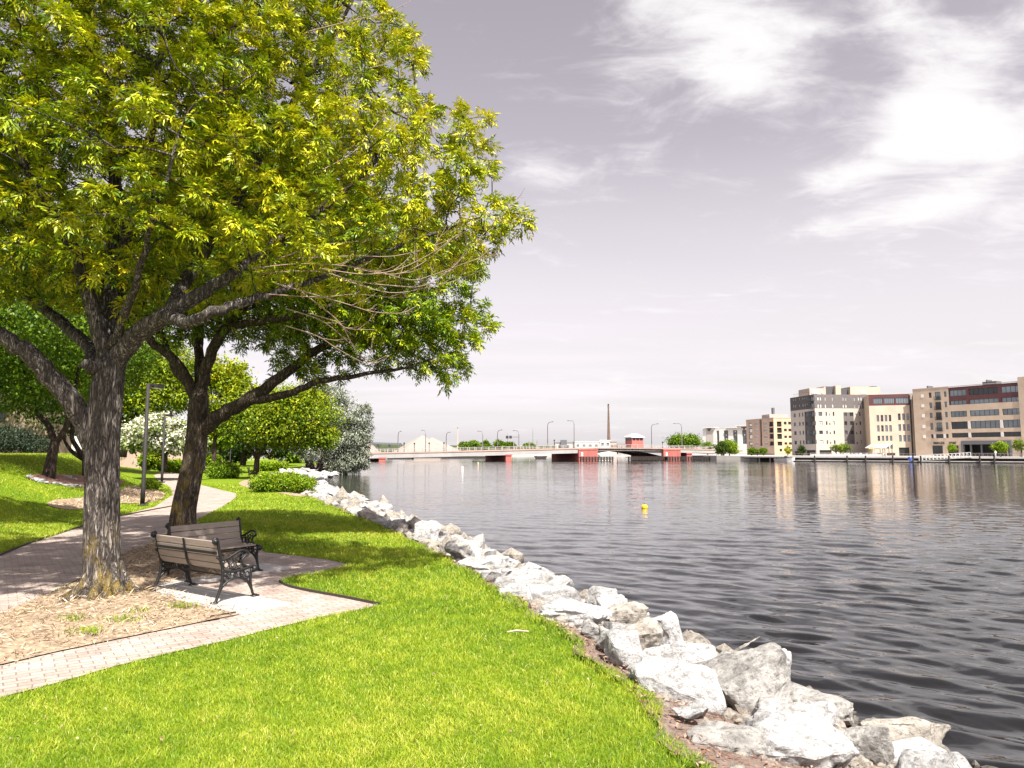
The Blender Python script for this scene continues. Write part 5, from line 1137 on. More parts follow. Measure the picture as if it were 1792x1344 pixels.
def building_tan():
    fr = Frame(pxd(1602.5, 236), pxd(1800, 207)); root = thing('apartment_building', 'large tan brick building with maroon top storeys and dark portal, rightmost in the picture', 'building', fr.pt(0, 0, GZ))
    aT = fr.px(*Z8(993, 500))[0]; aR = fr.px(*Z8(1750, 500))[0]; aE = aR + 14
    zt = fr.px(*Z8(700, 243))[1]; zm = fr.px(*Z8(1005, 227))[1]; zmr = zm - .2; zb = fr.px(*Z8(1000, 425))[1]
    # tower
    ops = []; cols = spans(fr, Z8, [(768, 798), (931, 960)], 318); rows = levels(fr, Z8, [(288, 345), (395, 455), (505, 562), (615, 688)], 783)
    for z0, z1 in rows:
        for a0, a1 in cols: ops.append((a0, a1, z0, z1, 'w'))
    (d0, d1), = spans(fr, Z8, [(834, 896)], 320)
    for z0, z1 in levels(fr, Z8, [(280, 365), (390, 472), (500, 582), (610, 702)], 866): ops.append((d0, d1, z0, z1, 'd'))
    (z0, z1), = levels(fr, Z8, [(735, 778)], 860)
    for a0, a1 in spans(fr, Z8, [(795, 820), (848, 926), (955, 982)], 755): ops.append((a0, a1, z0, z1, 'k'))
    (z0, z1), = levels(fr, Z8, [(856, 960)], 900); z0 = GZ + .1
    for a0, a1 in spans(fr, Z8, [(808, 920), (975, 1090)], 900): ops.append((a0, a1, z0, z1, 's'))
    # long bands
    rb = levels(fr, Z8, [(258, 325), (372, 438), (487, 550), (600, 680), (722, 772)], 1090); gb = spans(fr, Z8, [(1003, 1180), (1210, 1527), (1560, 1765)], 515)
    bands = []
    for i, (z0, z1) in enumerate(rb):
        for j, (a0, a1) in enumerate(gb): bands.append((a0, a1, z0, z1, i, j))
    (pz0, pz1), = levels(fr, Z8, [(845, 958)], 1300); pz0 = GZ + .05; (pa0, pa1), = spans(fr, Z8, [(1150, 1645)], 900)
    m = MB(); fr.wall(m, 0, aT, GZ - .6, zt, [o[:4] for o in ops if o[0] < aT])
    low = [b[:4] for b in bands if b[4] >= 2] + [(pa0, pa1, pz0, pz1)] + [o[:4] for o in ops if o[4] == 's']
    m2 = MB(); fr.wall(m2, aT, aR, GZ - .6, zb, [o for o in low if o[1] > aT])
    m.v, m.f, m.m = m.v, m.f, m.m
    base = len(m.v); m.v += m2.v; m.f += [tuple(i + base for i in f) for f in m2.f]; m.m += m2.m
    fr.box(m, aR, aE, -.25, .5, GZ - .6, zm + 1.3)
    m.build('wall', M['tan_brick'], root)
    m = MB(); fr.wall(m, aT, aR, zb + .003, zmr, [b[:4] for b in bands if b[4] < 2]); m.build('maroon_cladding', M['maroon'], root)
    body(root, fr, 0, aE, GZ - .6, zm, 18, 'tan_brick')
    for o in ops:
        if o[4] == 'w': fr.window(root, o[:4], 1, 'frame_grey', glassy())
        elif o[4] == 'k': fr.window(root, o[:4], 0, 'frame_dark', 'dark_glass')
        elif o[4] == 's': fr.window(root, o[:4], 3, 'frame_dark', 'dark_glass', trans=.55, name='shop_window')
        else:
            fr.window(root, o[:4], 1, 'frame_dark', glassy(), name='balcony_door'); m = MB(); fr.box(m, o[0] - .15, o[1] + .15, -.45, -.02, o[2] - .12, o[2]); fr.railing(m, o[0] - .15, o[1] + .15, o[2], 1.1, -.45, .16); m.build('balcony', M['frame_dark'], root)
    for b in bands:
        k = max(2, int((b[1] - b[0]) / 1.6)); fr.window(root, b[:4], k, 'frame_dark', 'dark_glass' if (b[4] == 3 and b[5] == 0) or b[4] == 4 else glassy(), dep=.26)
    # white panels beside the lower bands, small white squares on the tower
    def panel(a0, a1, z0, z1): m = MB(); fr.box(m, a0, a1, -.05, .1, z0, z1); m.build('white_panel', M['white_paint'], root)
    for i in (3, 4):
        z0, z1 = rb[i]
        for j in (0, 1): panel(gb[j][1] + .06, gb[j + 1][0] - .06, z0, z1)
    (z0, z1), = levels(fr, Z8, [(735, 778)], 860)
    for a0, a1 in spans(fr, Z8, [(823, 845), (929, 952)], 755): panel(a0, a1, z0, z1)
    (a0, a1), = spans(fr, Z8, [(684, 713)], 325)
    for z0, z1 in levels(fr, Z8, [(308, 342), (415, 447), (522, 556), (637, 670), (745, 778)], 700):
        m = MB(); fr.box(m, a0, a1, -.06, .02, z0, z1); m.build('wall_panel', M['frame_white'], root)
    m = MB(); (q0, q1), = spans(fr, Z8, [(1125, 1668)], 870); qz = fr.px(*Z8(1300, 806))[1]
    fr.box(m, q0, pa0, -.5, .3, GZ - .6, qz); fr.box(m, pa1, q1, -.5, .3, GZ - .6, qz); fr.box(m, pa0, pa1, -.5, .3, pz1, qz)
    for a0, a1 in spans(fr, Z8, [(1203, 1222), (1318, 1334)], 900): fr.box(m, a0, a1, .5, .9, GZ - .5, pz1)
    m.build('portal', M['frame_grey'], root)
    m = MB(); fr.box(m, pa0 + .02, pa1 - .02, 4.5, 4.6, GZ - .4, pz1); m.build('portal_back', M['black_void'], root)
    m = MB(); fr.box(m, pa0, pa1, .3, 4.5, pz1 + .02, pz1 + .1); fr.box(m, pa0 - .1, pa0, .36, 4.5, GZ - .4, pz1); fr.box(m, pa1, pa1 + .1, .36, 4.5, GZ - .4, pz1); m.build('portal_lining', M['black_void'], root)
    m = MB(); (a0, a1), = spans(fr, Z8, [(1597, 1612)], 900); fr.box(m, a0, a1, .45, .6, GZ, pz1 - .2); m.build('orange_panel', M['sunny_orange'], root)  # narrow orange upright inside the portal
    a, z = fr.px(*Z8(945, 831)); ax = fr.u; r4 = Matrix(((ax.x, ax.y, 0, 0), (0, 0, 1, 0), (fr.n.x, fr.n.y, 0, 0), (0, 0, 0, 1))).transposed()
    if fr.u.cross(Vector((0, 0, 1))).dot(fr.n) < 0: print('mirrored sign')
    r4 = Matrix.Translation(fr.pt(a, -.08, z)) @ r4
    for wd_, dx in (('BURGER', -1.9), ('SPIKE', 2.35)): text_mesh('sign_lettering', wd_, 1.05, 'frame_dark', root, r4 @ Matrix.Translation((dx, 0, 0)) @ Matrix.Scale(.92, 4, (1, 0, 0)), .06)
    m = MB()
    for x in (850, 1042): (b0, b1), = spans(fr, Z8, [(x - 10, x + 10)], 831); fr.box(m, b0, b1, -.06, -.01, z - .16, z + .16)
    m.build('sign_ornament', M['timber_dark'], root)
    for x, w, h in ((1290, 4, 1.0), (690, .4, 1.2), (1330, .3, 1.6)):
        a, _ = fr.px(*Z8(x, 230)); m = MB(); fr.box(m, a, a + w, 3, 6, zm - .4, zm + h); m.build('roof_vent', M['frame_grey'], root)
def building_maroon_top():
    fr = Frame(pxd(1524.5, 243), pxd(1602.3, 238.5)); root = thing('apartment_building', 'narrower tan building with a single maroon top storey, beside the largest tan one', 'building', fr.pt(0, 0, GZ))
    aR = fr.px(*Z8(568, 500))[0]; zt = fr.px(*Z8(160, 312))[1]; zb = fr.px(*Z8(165, 430))[1]; aE = fr.L
    tops = [(a, b, *levels(fr, Z8, [(345, 410)], 225)[0]) for a, b in spans(fr, Z8, [(174, 274), (291, 402), (416, 555)], 375)]
    m = MB(); fr.wall(m, 0, aR, zb + .003, zt, tops); m.build('maroon_cladding', M['maroon'], root)
    ops = []
    for c, rws, xr in (([(209, 236), (253, 280), (296, 324), (340, 367)], [(530, 600), (640, 708), (752, 808), (845, 892)], 222), ([(438, 467), (484, 514), (530, 559)], [(513, 585), (628, 700), (745, 815)], 452)):
        for z0, z1 in levels(fr, Z8, rws, xr):
            for a0, a1 in spans(fr, Z8, c, 565 if xr == 222 else 550): ops.append((a0, a1, z0, z1))
    (g0, g1), = spans(fr, Z8, [(450, 562)], 915); gz = fr.px(*Z8(500, 878))[1]; gate = (g0, g1, GZ, gz)
    lows = [(a, b, GZ + .1, fr.px(*Z8(250, 935))[1]) for a, b in spans(fr, Z8, [(205, 295), (318, 410)], 945)]
    m = MB(); fr.wall(m, 0, aE, GZ - .6, zb, ops + [gate] + lows); m.build('wall', M['tan_brick'], root)
    m = MB(); fr.wall(m, aR, aE, zb + .003, zt, []); m.build('wall', M['taupe'], root)
    body(root, fr, 0, aE, GZ - .6, zt, 16, 'tan_brick')
    for t in tops: fr.window(root, t, 4, 'frame_dark', 'glass')
    for o in ops: fr.window(root, o, 0, 'frame_grey', glassy(), trans=.5)
    for o in lows: fr.window(root, o, 3, 'frame_dark', 'dark_glass')
    m = MB(); fr.box(m, g0, g1, .3, .34, GZ, gz); m.build('garage_void', M['black_void'], root)
    for x0, x1 in ((572, 586), (608, 626)):
        (a0, a1), = spans(fr, Z8, [(x0, x1)], 620); m = MB(); fr.box(m, a0, a1, -.25, -.01, GZ - .4, zt - .4); m.build('drain_shaft', M['timber_dark'], root)
def building_cream():
    c = pxd(1428, 255); fl = Frame(pxd(1386, 272), c); fc = Frame(c, pxd(1525.5, 256)); root = thing('apartment_building', 'tall cream building with two dark grey top storeys and a penthouse', 'building', fc.pt(0, 0, GZ))
    zt = fc.px(*ZC(800, 255))[1]; zb = fc.px(*ZC(800, 460))[1]
    # sunlit front
    sq = [(a, b, *l) for l in levels(fc, ZC, [(287, 340), (392, 447)], 640) for a, b in spans(fc, ZC, [(424, 444), (461, 481), (531, 550), (638, 657), (793, 811), (832, 851), (959, 977), (1020, 1039), (1058, 1077), (1190, 1208)], 310)]
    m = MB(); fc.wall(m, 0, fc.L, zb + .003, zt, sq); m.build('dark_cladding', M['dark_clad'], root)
    a_rec = fc.px(*ZC(1085, 600))[0]; rows = levels(fc, ZC, [(510, 570), (648, 703), (785, 837), (928, 982)], 465)
    w = [(a, b, *l) for l in rows for a, b in spans(fc, ZC, [(440, 494), (543, 565), (650, 672), (1038, 1058)], 540)]
    w += [(a, b, l[0], l[0] + (l[1] - l[0]) * .55) for l in rows for a, b in spans(fc, ZC, [(594, 609), (984, 999)], 555)]
    (p0, p1), = spans(fc, ZC, [(812, 962)], 700); pz1 = fc.px(*ZC(880, 517))[1]; pz0 = fc.px(*ZC(880, 982))[1]
    (g0, g1), = spans(fc, ZC, [(455, 622)], 1100); gz = fc.px(*ZC(540, 1072))[1]
    m = MB(); fc.wall(m, 0, p0, GZ - .6, zb, w + [(g0, g1, GZ, gz)]); fc.wall(m, p1, a_rec, GZ - .6, zb, w); fc.wall(m, p0, p1, GZ - .6, pz0, []); fc.wall(m, p0, p1, pz1, zb, []); m.build('wall', M['cream'], root)
    pw = [(a, b, *l) for l in rows for a, b in spans(fc, ZC, [(822, 862), (906, 956)], 700)]
    m = MB(); fc.wall(m, p0, p1, pz0, pz1, pw); m.build('dark_bay', M['dark_clad'], root)
    (r0, r1), = spans(fc, ZC, [(1120, 1196)], 700); rw_ = [(a, b, *l) for l in rows for a, b in spans(fc, ZC, [(1126, 1140), (1212, 1220)], 600)]
    m = MB(); fc.wall(m, a_rec, r0, GZ - .6, zb, []); fc.wall(m, r1, fc.L, GZ - .6, zb, []); fc.wall(m, r0, r1, pz1, zb, []); m.build('wall', M['taupe'], root)  # flat strip browned to paint the shaded wall that turns away
    m = MB(); fc.wall(m, r0, r1, GZ - .6, pz1, rw_); m.build('dark_bay', M['dim_clad'], root)
    for o in sq: fc.window(root, o, 0, 'frame_white', rw.choice(['pale_glass', 'pale_glass', 'glass']), fw=.12)
    for o in w + pw + rw_: fc.window(root, o, 1 if o[1] - o[0] > 1.1 and o[3] - o[2] > 1 else 0, 'frame_dark', rw.choice(['glass', 'dark_glass', 'dark_glass', 'pale_glass']), trans=.45 if o[3] - o[2] > 1 else 0)
    m = MB(); fc.box(m, g0, g1, .3, .34, GZ, gz); m.build('garage_void', M['black_void'], root)
    # shaded flank toward the river
    sq = [(a, b, *l) for l in levels(fl, ZC, [(310, 336), (402, 440)], 153) for a, b in spans(fl, ZC, [(62, 75), (91, 104), (147, 160), (198, 212), (231, 243), (260, 272)], 325)]
    (b0, b1), = spans(fl, ZC, [(318, 375)], 330); bl = [(b0, b1, *l) for l in levels(fl, ZC, [(285, 345), (388, 450)], 350)]
    m = MB(); fl.wall(m, 0, fl.L, zb + .003, zt, sq + bl); m.build('dark_cladding', M['dim_clad'], root)
    rows = levels(fl, ZC, [(535, 590), (668, 720), (795, 850), (935, 990)], 90); w = [(a, b, *l) for l in rows for a, b in spans(fl, ZC, [(72, 108), (150, 171), (197, 218)], 560)]
    (q0, q1), = spans(fl, ZC, [(240, 394)], 700); qz1 = fl.px(*ZC(320, 500))[1]; qz0 = fl.px(*ZC(320, 985))[1]
    (h0, h1), = spans(fl, ZC, [(262, 398)], 1100); hz = fl.px(*ZC(320, 1072))[1]; (k0, k1), = spans(fl, ZC, [(90, 190)], 1100)
    m = MB(); fl.wall(m, 0, q0, GZ - .6, zb, w + [(k0, k1, GZ, hz - .4)]); fl.wall(m, q0, q1, GZ - .6, qz0, [(h0, min(h1, q1 - .1), GZ, hz)]); fl.wall(m, q0, q1, qz1, zb, []); fl.wall(m, q1, fl.L, GZ - .6, zb, []); m.build('wall', M['cream_shaded'], root)
    pr = levels(fl, ZC, [(520, 580), (655, 710), (790, 845), (925, 980)], 270); pw = [(a, b, *l) for l in pr for a, b in spans(fl, ZC, [(248, 288), (330, 384)], 550)]
    m = MB(); fl.wall(m, q0, q1, qz0, qz1, pw); m.build('dark_bay', M['dim_clad'], root)
    for o in sq: fl.window(root, o, 0, 'frame_white', 'pale_glass', fw=.14)
    for o in w + pw + bl: fl.window(root, o, 1 if o[1] - o[0] > 1.4 else 0, 'frame_grey', glassy())
    for o in bl + [x for x in pw if x[0] > pw[0][1]][:3]:
        m = MB(); fl.box(m, o[0] - .3, o[1] + .3, -1.3, -.02, o[2] - .2, o[2]); fl.railing(m, o[0] - .3, o[1] + .3, o[2], 1.05, -1.3, .3); m.build('balcony', M['frame_dark'], root)
    for a0, a1, z1 in ((k0, k1, hz - .4), (h0, min(h1, q1 - .1), hz)):
        m = MB(); fl.box(m, a0, a1, .3, .34, GZ, z1); m.build('garage_void', M['black_void'], root)
    m = MB(); B = [fl.pt(0, .02, zt - .4), fc.pt(.05, .05, zt - .4), fc.pt(fc.L, .02, zt - .4), fc.pt(fc.L, 24, zt - .4), fl.pt(0, 22, zt - .4)]; m.face(B); m.face([fl.pt(0, 0, GZ), fl.pt(0, 22, GZ), fl.pt(0, 22, zt), fl.pt(0, 0, zt)]); m.face([fc.pt(fc.L, 0, GZ), fc.pt(fc.L, 24, GZ), fc.pt(fc.L, 24, zt), fc.pt(fc.L, 0, zt)]); m.build('roof', M['roof_grey'], root)
    # penthouse blocks set back on the roof
    fp = Frame(fc.pt(-6, 5, 0)[:2], fc.pt(30, 5, 0)[:2])
    for x0, x1, y, mt, dp in ((308, 515, 185, 'taupe', 9), (515, 545, 165, 'tan_brick', 8), (548, 690, 155, 'dim_clad', 8), (690, 768, 150, 'tan_brick', 8), (768, 905, 190, 'dim_clad', 6), (905, 1345, 166, 'tan_brick', 9)):
        a0, z1 = fp.px(*ZC(x0, y)); a1 = fp.px(*ZC(x1, y))[0]; m = MB(); fp.box(m, a0, a1 - .02, rw.uniform(0, .05) + (1.5 if mt == 'dim_clad' else 0), dp, zt - .5, z1 + .6); m.build('penthouse', M[mt], root)
    for x0, x1 in ((335, 430), (482, 505), (1060, 1140)):
        a0, z1 = fp.px(*ZC(x0, 200)); a1, z0 = fp.px(*ZC(x1, 240)); fp.window(root, (a0, a1, z0, z1), 2, 'frame_white', 'pale_glass', dep=-.08)
    a0, z1 = fp.px(*ZC(1282, 135)); a1 = fp.px(*ZC(1340, 135))[0]; m = MB(); fp.box(m, a0, a1, 2, 5, zt, z1 + .3); m.build('roof_vent', M['frame_grey'], root)
    m = MB(); fl.railing(m, 1, fl.L * .7, zt - .3, 1.6, .8, .5); m.build('roof_railing', M['rail_grey'], root)
def building_brick():
    c = pxd(1355.7, 300); fl = Frame(pxd(1307.3, 322), c); fc = Frame(c, pxd(1390, 300.5)); root = thing('apartment_building', 'low brick building with brown flank and orange corner, left of the tall cream one', 'building', fc.pt(0, 0, GZ))
    zt = fc.px(*Z7(780, 458))[1]; z0 = GZ - .8
    rows = levels(fl, Z7, [(498, 533), (566, 597), (633, 661), (698, 724)], 580); w = [(a, b, *l) for l in rows for a, b in spans(fl, Z7, [(567, 596), (652, 684)], 560)]
    lg = [(a, b, *l) for l in levels(fl, Z7, [(492, 540), (552, 600), (612, 660), (686, 727)], 728) for a, b in spans(fl, Z7, [(708, 748)], 600)]
    bay = [(a, b, *l) for l in levels(fl, Z7, [(505, 545), (557, 605), (615, 665), (690, 725)], 522) for a, b in spans(fl, Z7, [(507, 540)], 600)]
    (d0, d1), = spans(fl, Z7, [(614, 634)], 600)
    m = MB(); fl.wall(m, 0, fl.L, z0, zt, w + lg + bay + [(d0, d1, GZ + 4, zt - .3)], .5); m.build('wall', M['pink_brick'], root)
    m = MB(); fl.box(m, d0, d1, .5, .55, GZ + 4, zt - .3); m.build('recess', M['maroon'], root)
    for o in w: fl.window(root, o, 2, 'frame_white', 'glass', fw=.16)
    for o in bay: fl.window(root, o, 0, 'frame_dark', 'pale_glass', fw=.3)
    lc = [(a, b, *l) for l in levels(fc, Z7, [(490, 542), (551, 602), (611, 662), (687, 727)], 806) for a, b in spans(fc, Z7, [(784, 831)], 600)]
    rows = levels(fc, Z7, [(492, 521), (561, 588), (628, 653), (694, 718)], 865); wc = [(a, b, *l) for l in rows for a, b in spans(fc, Z7, [(852, 880), (895, 923)], 600)]
    wc += [(a, b, *l) for l in levels(fc, Z7, [(758, 785)], 820) for a, b in spans(fc, Z7, [(808, 834), (862, 888), (904, 930)], 770)]
    m = MB(); fc.wall(m, 0, fc.L, z0, zt, lc + wc, .5); m.build('wall', M['sunny_orange'], root)
    for o in wc: fc.window(root, o, 1, 'frame_dark', 'dark_glass', fw=.14)
    for f, L in ((fl, lg), (fc, lc)):
        for o in L:
            m = MB(); f.box(m, o[0], o[1], .5, .56, o[2], o[3]); m.build('loggia_back', M['black_void'], root)
            m = MB(); f.railing(m, o[0], o[1], o[2], 1.1, .02, .35); m.build('balcony', M['frame_dark'], root)
    m = MB(); fl.box(m, 0, fl.L, -.1, .2, zt - .02, zt + .3); fc.box(m, .25, fc.L, -.1, .2, zt - .02, zt + .3); fl.box(m, 0, fl.L, -.08, -.003, GZ + 3.6, GZ + 4); m.build('coping', M['taupe'], root)
    m = MB(); m.face([fl.pt(0, 0, zt - .3), fc.pt(0, 0, zt - .3), fc.pt(fc.L, 0, zt - .3), fc.pt(fc.L, 22, zt - .3), fl.pt(0, 22, zt - .3)]); m.face([fl.pt(0, 0, z0), fl.pt(0, 22, z0), fl.pt(0, 22, zt), fl.pt(0, 0, zt)]); m.build('roof', M['roof_grey'], root)
    a0, z1 = fc.px(*Z7(748, 432)); a1 = fc.px(*Z7(932, 425))[0]; m = MB(); fc.box(m, a0, a1, 4, 12, zt - .3, z1 + .8); m.build('penthouse', M['taupe'], root)
    a0, z1 = fc.px(*Z7(820, 358)); a1 = fc.px(*Z7(838, 358))[0]; m = MB(); fc.box(m, a0, a1, 8, 9.5, zt, z1 + .6); m.build('vent_tower', M['frame_grey'], root)
def hotel():
    fr = Frame(pxd(1230.5, 392), pxd(1316, 372)); root = thing('hotel_building', 'white hotel block with vertical dark window strips beyond the bridge end', 'building', fr.pt(0, 0, GZ))
    zt = fr.px(*Z7(230, 560))[1]; zg = GZ - 1; ops = []
    strips = spans(fr, Z7, [(190, 216), (262, 305), (352, 395), (441, 486)], 640); rows = levels(fr, Z7, [(578, 606), (612, 640), (646, 676), (682, 712)], 290)
    for a0, a1 in strips: ops.append((a0, a1, rows[-1][0], rows[0][1]))
    m = MB(); fr.wall(m, 0, fr.L, zg, zt, ops, .5); m.build('wall', M['hotel_white'], root); body(root, fr, 0, fr.L, zg, zt, 18, 'hotel_white')
    for a0, a1 in strips:
        m = MB(); fr.box(m, a0, a1, .5, .55, rows[-1][0], rows[0][1]); m.build('window_strip', M['frame_grey'], root)
        for z0, z1 in rows:
            mid = (a0 + a1) / 2; wd = (a1 - a0) * .32
            for c in ((a0 + wd * .6, a1 - wd * .6) if a1 - a0 > 4.5 else (mid,)): fr.window(root, (c - wd * .55, c + wd * .55, z0 + .5, z1 - .3), 0, 'frame_dark', rw.choice(['pale_glass', 'glass']), dep=.42)
    (a0, a1), = spans(fr, Z7, [(92, 160)], 640); m = MB(); fr.box(m, a0, a1, -.2, .1, zg, fr.px(*Z7(120, 582))[1]); m.build('grey_panel', M['hotel_grey'], root)
    for x0, x1, y in ((75, 170, 548), (300, 392, 546), (392, 487, 528)):
        (a0, a1), = spans(fr, Z7, [(x0, x1)], 560); z = fr.px(*Z7(x0, y))[1]; m = MB(); fr.box(m, a0, a1, -.5, 3, zt - .3, z - .5); fr.box(m, a0 - .6, a1 + .6, -1.1, 3.5, z - .5, z); m.build('cornice', M['hotel_white'], root)
    for x, y, mt in ((122, 568, 'frame_dark'), (463, 556, 'maroon')):                # small emblem plates on the parapet
        a, z = fr.px(*Z7(x, y)); m = MB(); fr.box(m, a - 1.4, a + 1.4, -.62, -.52, z, z + .6); fr.box(m, a - .5, a + .5, -.62, -.52, z - .9, z - .003); m.build('sign_emblem', M[mt], root)
building_tan(); building_maroon_top(); building_cream(); building_brick(); hotel()
# ------------------------------------------------------------------ far banks
def land(name, poly, z, mat, zb=-3):
    m = MB(); n = len(poly); m.face([(p[0], p[1], z) for p in poly])
    for i in range(n):
        a, b = poly[i], poly[(i + 1) % n]; m.face([(a[0], a[1], zb), (b[0], b[1], zb), (b[0], b[1], z), (a[0], a[1], z)])
    o = m.build(name, M[mat]); tag(o, kind='structure'); return o
M['quay_pave'] = pm('quay_paving', (.42, .40, .37), .9, .1, .4)
land('far_quay_ground', [(196, 95), (137, 186), (95, 222), (71, 248), (70, 292), (86, 420), (86, 1500), (1500, 1500), (1500, 95)], GZ, 'quay_pave')
land('distant_ground', [(-1500, 455), (86.5, 455), (86.5, 2500), (-1500, 2500)], .7, 'quay_pave')
land('left_shore_ground', [(-52, 172), (-70, 215), (-98, 300), (-130, 455), (-1500, 455), (-1500, 20), (-130, 20), (-130, 172)], .6, 'lawn')

# ------------------------------------------------------------------ bascule bridge
def bridge():
    A = at_y(640, 800, 217); B = at_y(1253, 800, 262); u = Vector((B.x - A.x, B.y - A.y, 0)).normalized(); A2 = (A.x - u.x * 60, A.y - u.y * 60)
    fr = Frame(A2, (B.x + u.x * 12, B.y + u.y * 12)); Wd = 21.0
    S = lambda px: fr.px(px, 790)[0]
    ctrl = [(fr.px(640, 0)[0] - 60, 1.6)] + [(fr.px(a, b)[0], fr.px(a, b)[1]) for a, b in ((640, 792.3), (760, 790), (880, 787.2), (1000, 784.2), (1044, 783.2), (1100, 783.2), (1158, 784.0), (1253, 786.2))] + [(fr.L, fr.px(1253, 787)[1])]
    zd = lambda a: float(np.interp(a, [c[0] for c in ctrl], [c[1] for c in ctrl]))
    root = thing('bascule_bridge', 'long low road bridge with red piers crossing the river', 'bridge', fr.pt(fr.L / 2, 0, WATER))
    def strip(m, a0, a1, t0, t1, zl, zh, step=4):
        n = max(1, int((a1 - a0) / step))
        for i in range(n):
            p, q = a0 + (a1 - a0) * i / n, a0 + (a1 - a0) * (i + 1) / n
            b = [fr.pt(p, t0, zl(p)), fr.pt(q, t0, zl(q)), fr.pt(q, t1, zl(q)), fr.pt(p, t1, zl(p))]; t = [fr.pt(p, t0, zh(p)), fr.pt(q, t0, zh(q)), fr.pt(q, t1, zh(q)), fr.pt(p, t1, zh(p))]
            m.hexa(b, t)
    m = MB(); strip(m, 0, fr.L, -.3, Wd + .3, lambda a: zd(a) - .38, zd); m.build('deck', M['deck_edge'], root)
    m = MB()
    for t in (0, Wd - .2): strip(m, 0, fr.L, t - .08, t + .08, lambda a: zd(a) + .95, lambda a: zd(a) + 1.08); strip(m, 0, fr.L, t - .05, t + .05, lambda a: zd(a) + .45, lambda a: zd(a) + .53)
    a = 1
    while a < fr.L:
        for t in (0, Wd - .2): fr.box(m, a - .09, a + .09, t - .1, t + .1, zd(a) - .01, zd(a) + 1.1)
        a += 2.4
    m.build('railing', M['rail_grey'], root)
    sA, sB, sC, sD = S(1011), S(1044), S(1159), S(1189)
    for t in (-.16, Wd * .33, Wd * .66, Wd - .7):
        m = MB(); strip(m, 0, sA, t, t + .25, lambda a: zd(a) - 1.75, lambda a: zd(a) - .385); m.build('girder', M['steel_white'], root)
        m = MB(); strip(m, sD, fr.L, t, t + .25, lambda a: zd(a) - 1.5, lambda a: zd(a) - .385); m.build('girder', M['steel_white'], root)
    m = MB()
    def arch(a):
        f = (a - sB) / (sC - sB); return zd(a) - .9 - 2.0 * (abs(f - .42) / .58) ** 1.7
    for t in (.6, Wd * .5, Wd - .8):
        m = MB(); strip(m, sB + .02, sC - .02, t, t + .3, arch, lambda a: zd(a) - .385, 1.5); m.build('bascule_girder', M['steel_white'], root)
    m = MB()
    a = sB + 1.5
    while a < sC: fr.box(m, a - .1, a + .1, .1, .58, zd(a) - 1.0, zd(a) - .39); a += 2.6
    fr.box(m, sB + .05, sC - .05, .1, .55, zd(sB) - 1.12, zd(sB) - 1.002); m.build('bracket', M['steel_white'], root)
    m = MB(); strip(m, sB + .02, sC - .02, 1.5, Wd - 1.5, lambda a: zd(a) - 1.3, lambda a: zd(a) - 1.0); m.build('counterweight', M['timber_dark'], root)
    # piers: slim ones and the two great bascule piers
    for px, w in ((669, 2.0), (890, 2.0), (1206, 2.2)):
        a = S(px); m = MB(); fr.box(m, a - w / 2, a + w / 2, -.1, Wd, -4, zd(a) - 1.5); fr.box(m, a - w / 2 - .2, a + w / 2 + .2, -.3, Wd + .2, zd(a) - 1.9, zd(a) - 1.5); m.build('pier', M['bridge_red'], root)
    for a0, a1 in ((sA, sB), (sC, sD)):
        m = MB(); fr.box(m, a0, a1, -.8, Wd + 1, -4, zd(a0) - .4); fr.box(m, a0 - .1, a1 + .1, -.9, -.82, zd(a0) - .75, zd(a0) - .45)
        for k in range(1, 6): a = a0 + (a1 - a0) * k / 6; fr.box(m, a - .06, a + .06, -.86, -.803, 0, zd(a0) - .8)
        p = m.build('bascule_pier', M['bridge_red'], root)
        m = MB(); fr.box(m, a0 + .9, a0 + 1.6, -.87, -.81, .9, 2.2); m.build('white_plate', M['white_paint'], p)
    # timber fenders round the piers
    for a0, a1, t in ((sA - 1, S(1062), -4), (S(1092), sC + 2, -3), (sC - 1, S(1230), -4.5)):
        m = MB(); k = a0
        while k < a1: fr.box(m, k, k + .35, t, t + .35, -3, .75); k += 1.1
        for z in (-.35, .05, .45): fr.box(m, a0, a1, t - .12, t - .003, z, z + .25)
        fr.box(m, a0, a1, t + .36, t + 2.2, .45, .62); m.build('fender', M['timber_dark'], root)
    # control house
    tw = thing('control_house', 'small red bridge control house with white hipped roof above the bridge', 'building', fr.pt(S(1116), 15, zd(S(1116))))
    f2 = Frame(fr.pt(0, Wd - 4, 0)[:2], fr.pt(fr.L, Wd - 4, 0)[:2]); a0 = f2.px(1106, 780)[0]; a1 = f2.px(1126, 780)[0]; z0 = zd(a0) - 2; z1 = f2.px(1116, 771)[1]; z2 = f2.px(1116, 764.5)[1]; z3 = f2.px(1116, 759)[1]; dd = a1 - a0
    m = MB(); f2.box(m, a0, a1, 0, dd, z0, z1); f2.box(m, a0, a1, 0, dd, z2 - .35, z2)
    for k in range(4): a = a0 + (dd - .3) * k / 3; f2.box(m, a, a + .3, 0, .3, z1, z2 - .35); f2.box(m, a, a + .3, dd - .3, dd, z1, z2 - .35)
    m.build('wall', M['bridge_red'], tw)
    m = MB(); f2.box(m, a0 + .1, a1 - .1, .12, dd - .12, z1, z2 - .36); m.build('window', M['dark_glass'], tw)
    m = MB(); e = .45; b = [f2.pt(a0 - e, -e, z2), f2.pt(a1 + e, -e, z2), f2.pt(a1 + e, dd + e, z2), f2.pt(a0 - e, dd + e, z2)]; c = f2.pt((a0 + a1) / 2, dd / 2, z3); r = .8
    t = [f2.pt((a0 + a1) / 2 - r, dd / 2 - r, z3), f2.pt((a0 + a1) / 2 + r, dd / 2 - r, z3), f2.pt((a0 + a1) / 2 + r, dd / 2 + r, z3), f2.pt((a0 + a1) / 2 - r, dd / 2 + r, z3)]
    m.hexa([p - Vector((0, 0, .3)) for p in b], b); m.hexa([p + Vector((0, 0, .002)) for p in b], t); m.build('roof', M['white_paint'], tw)
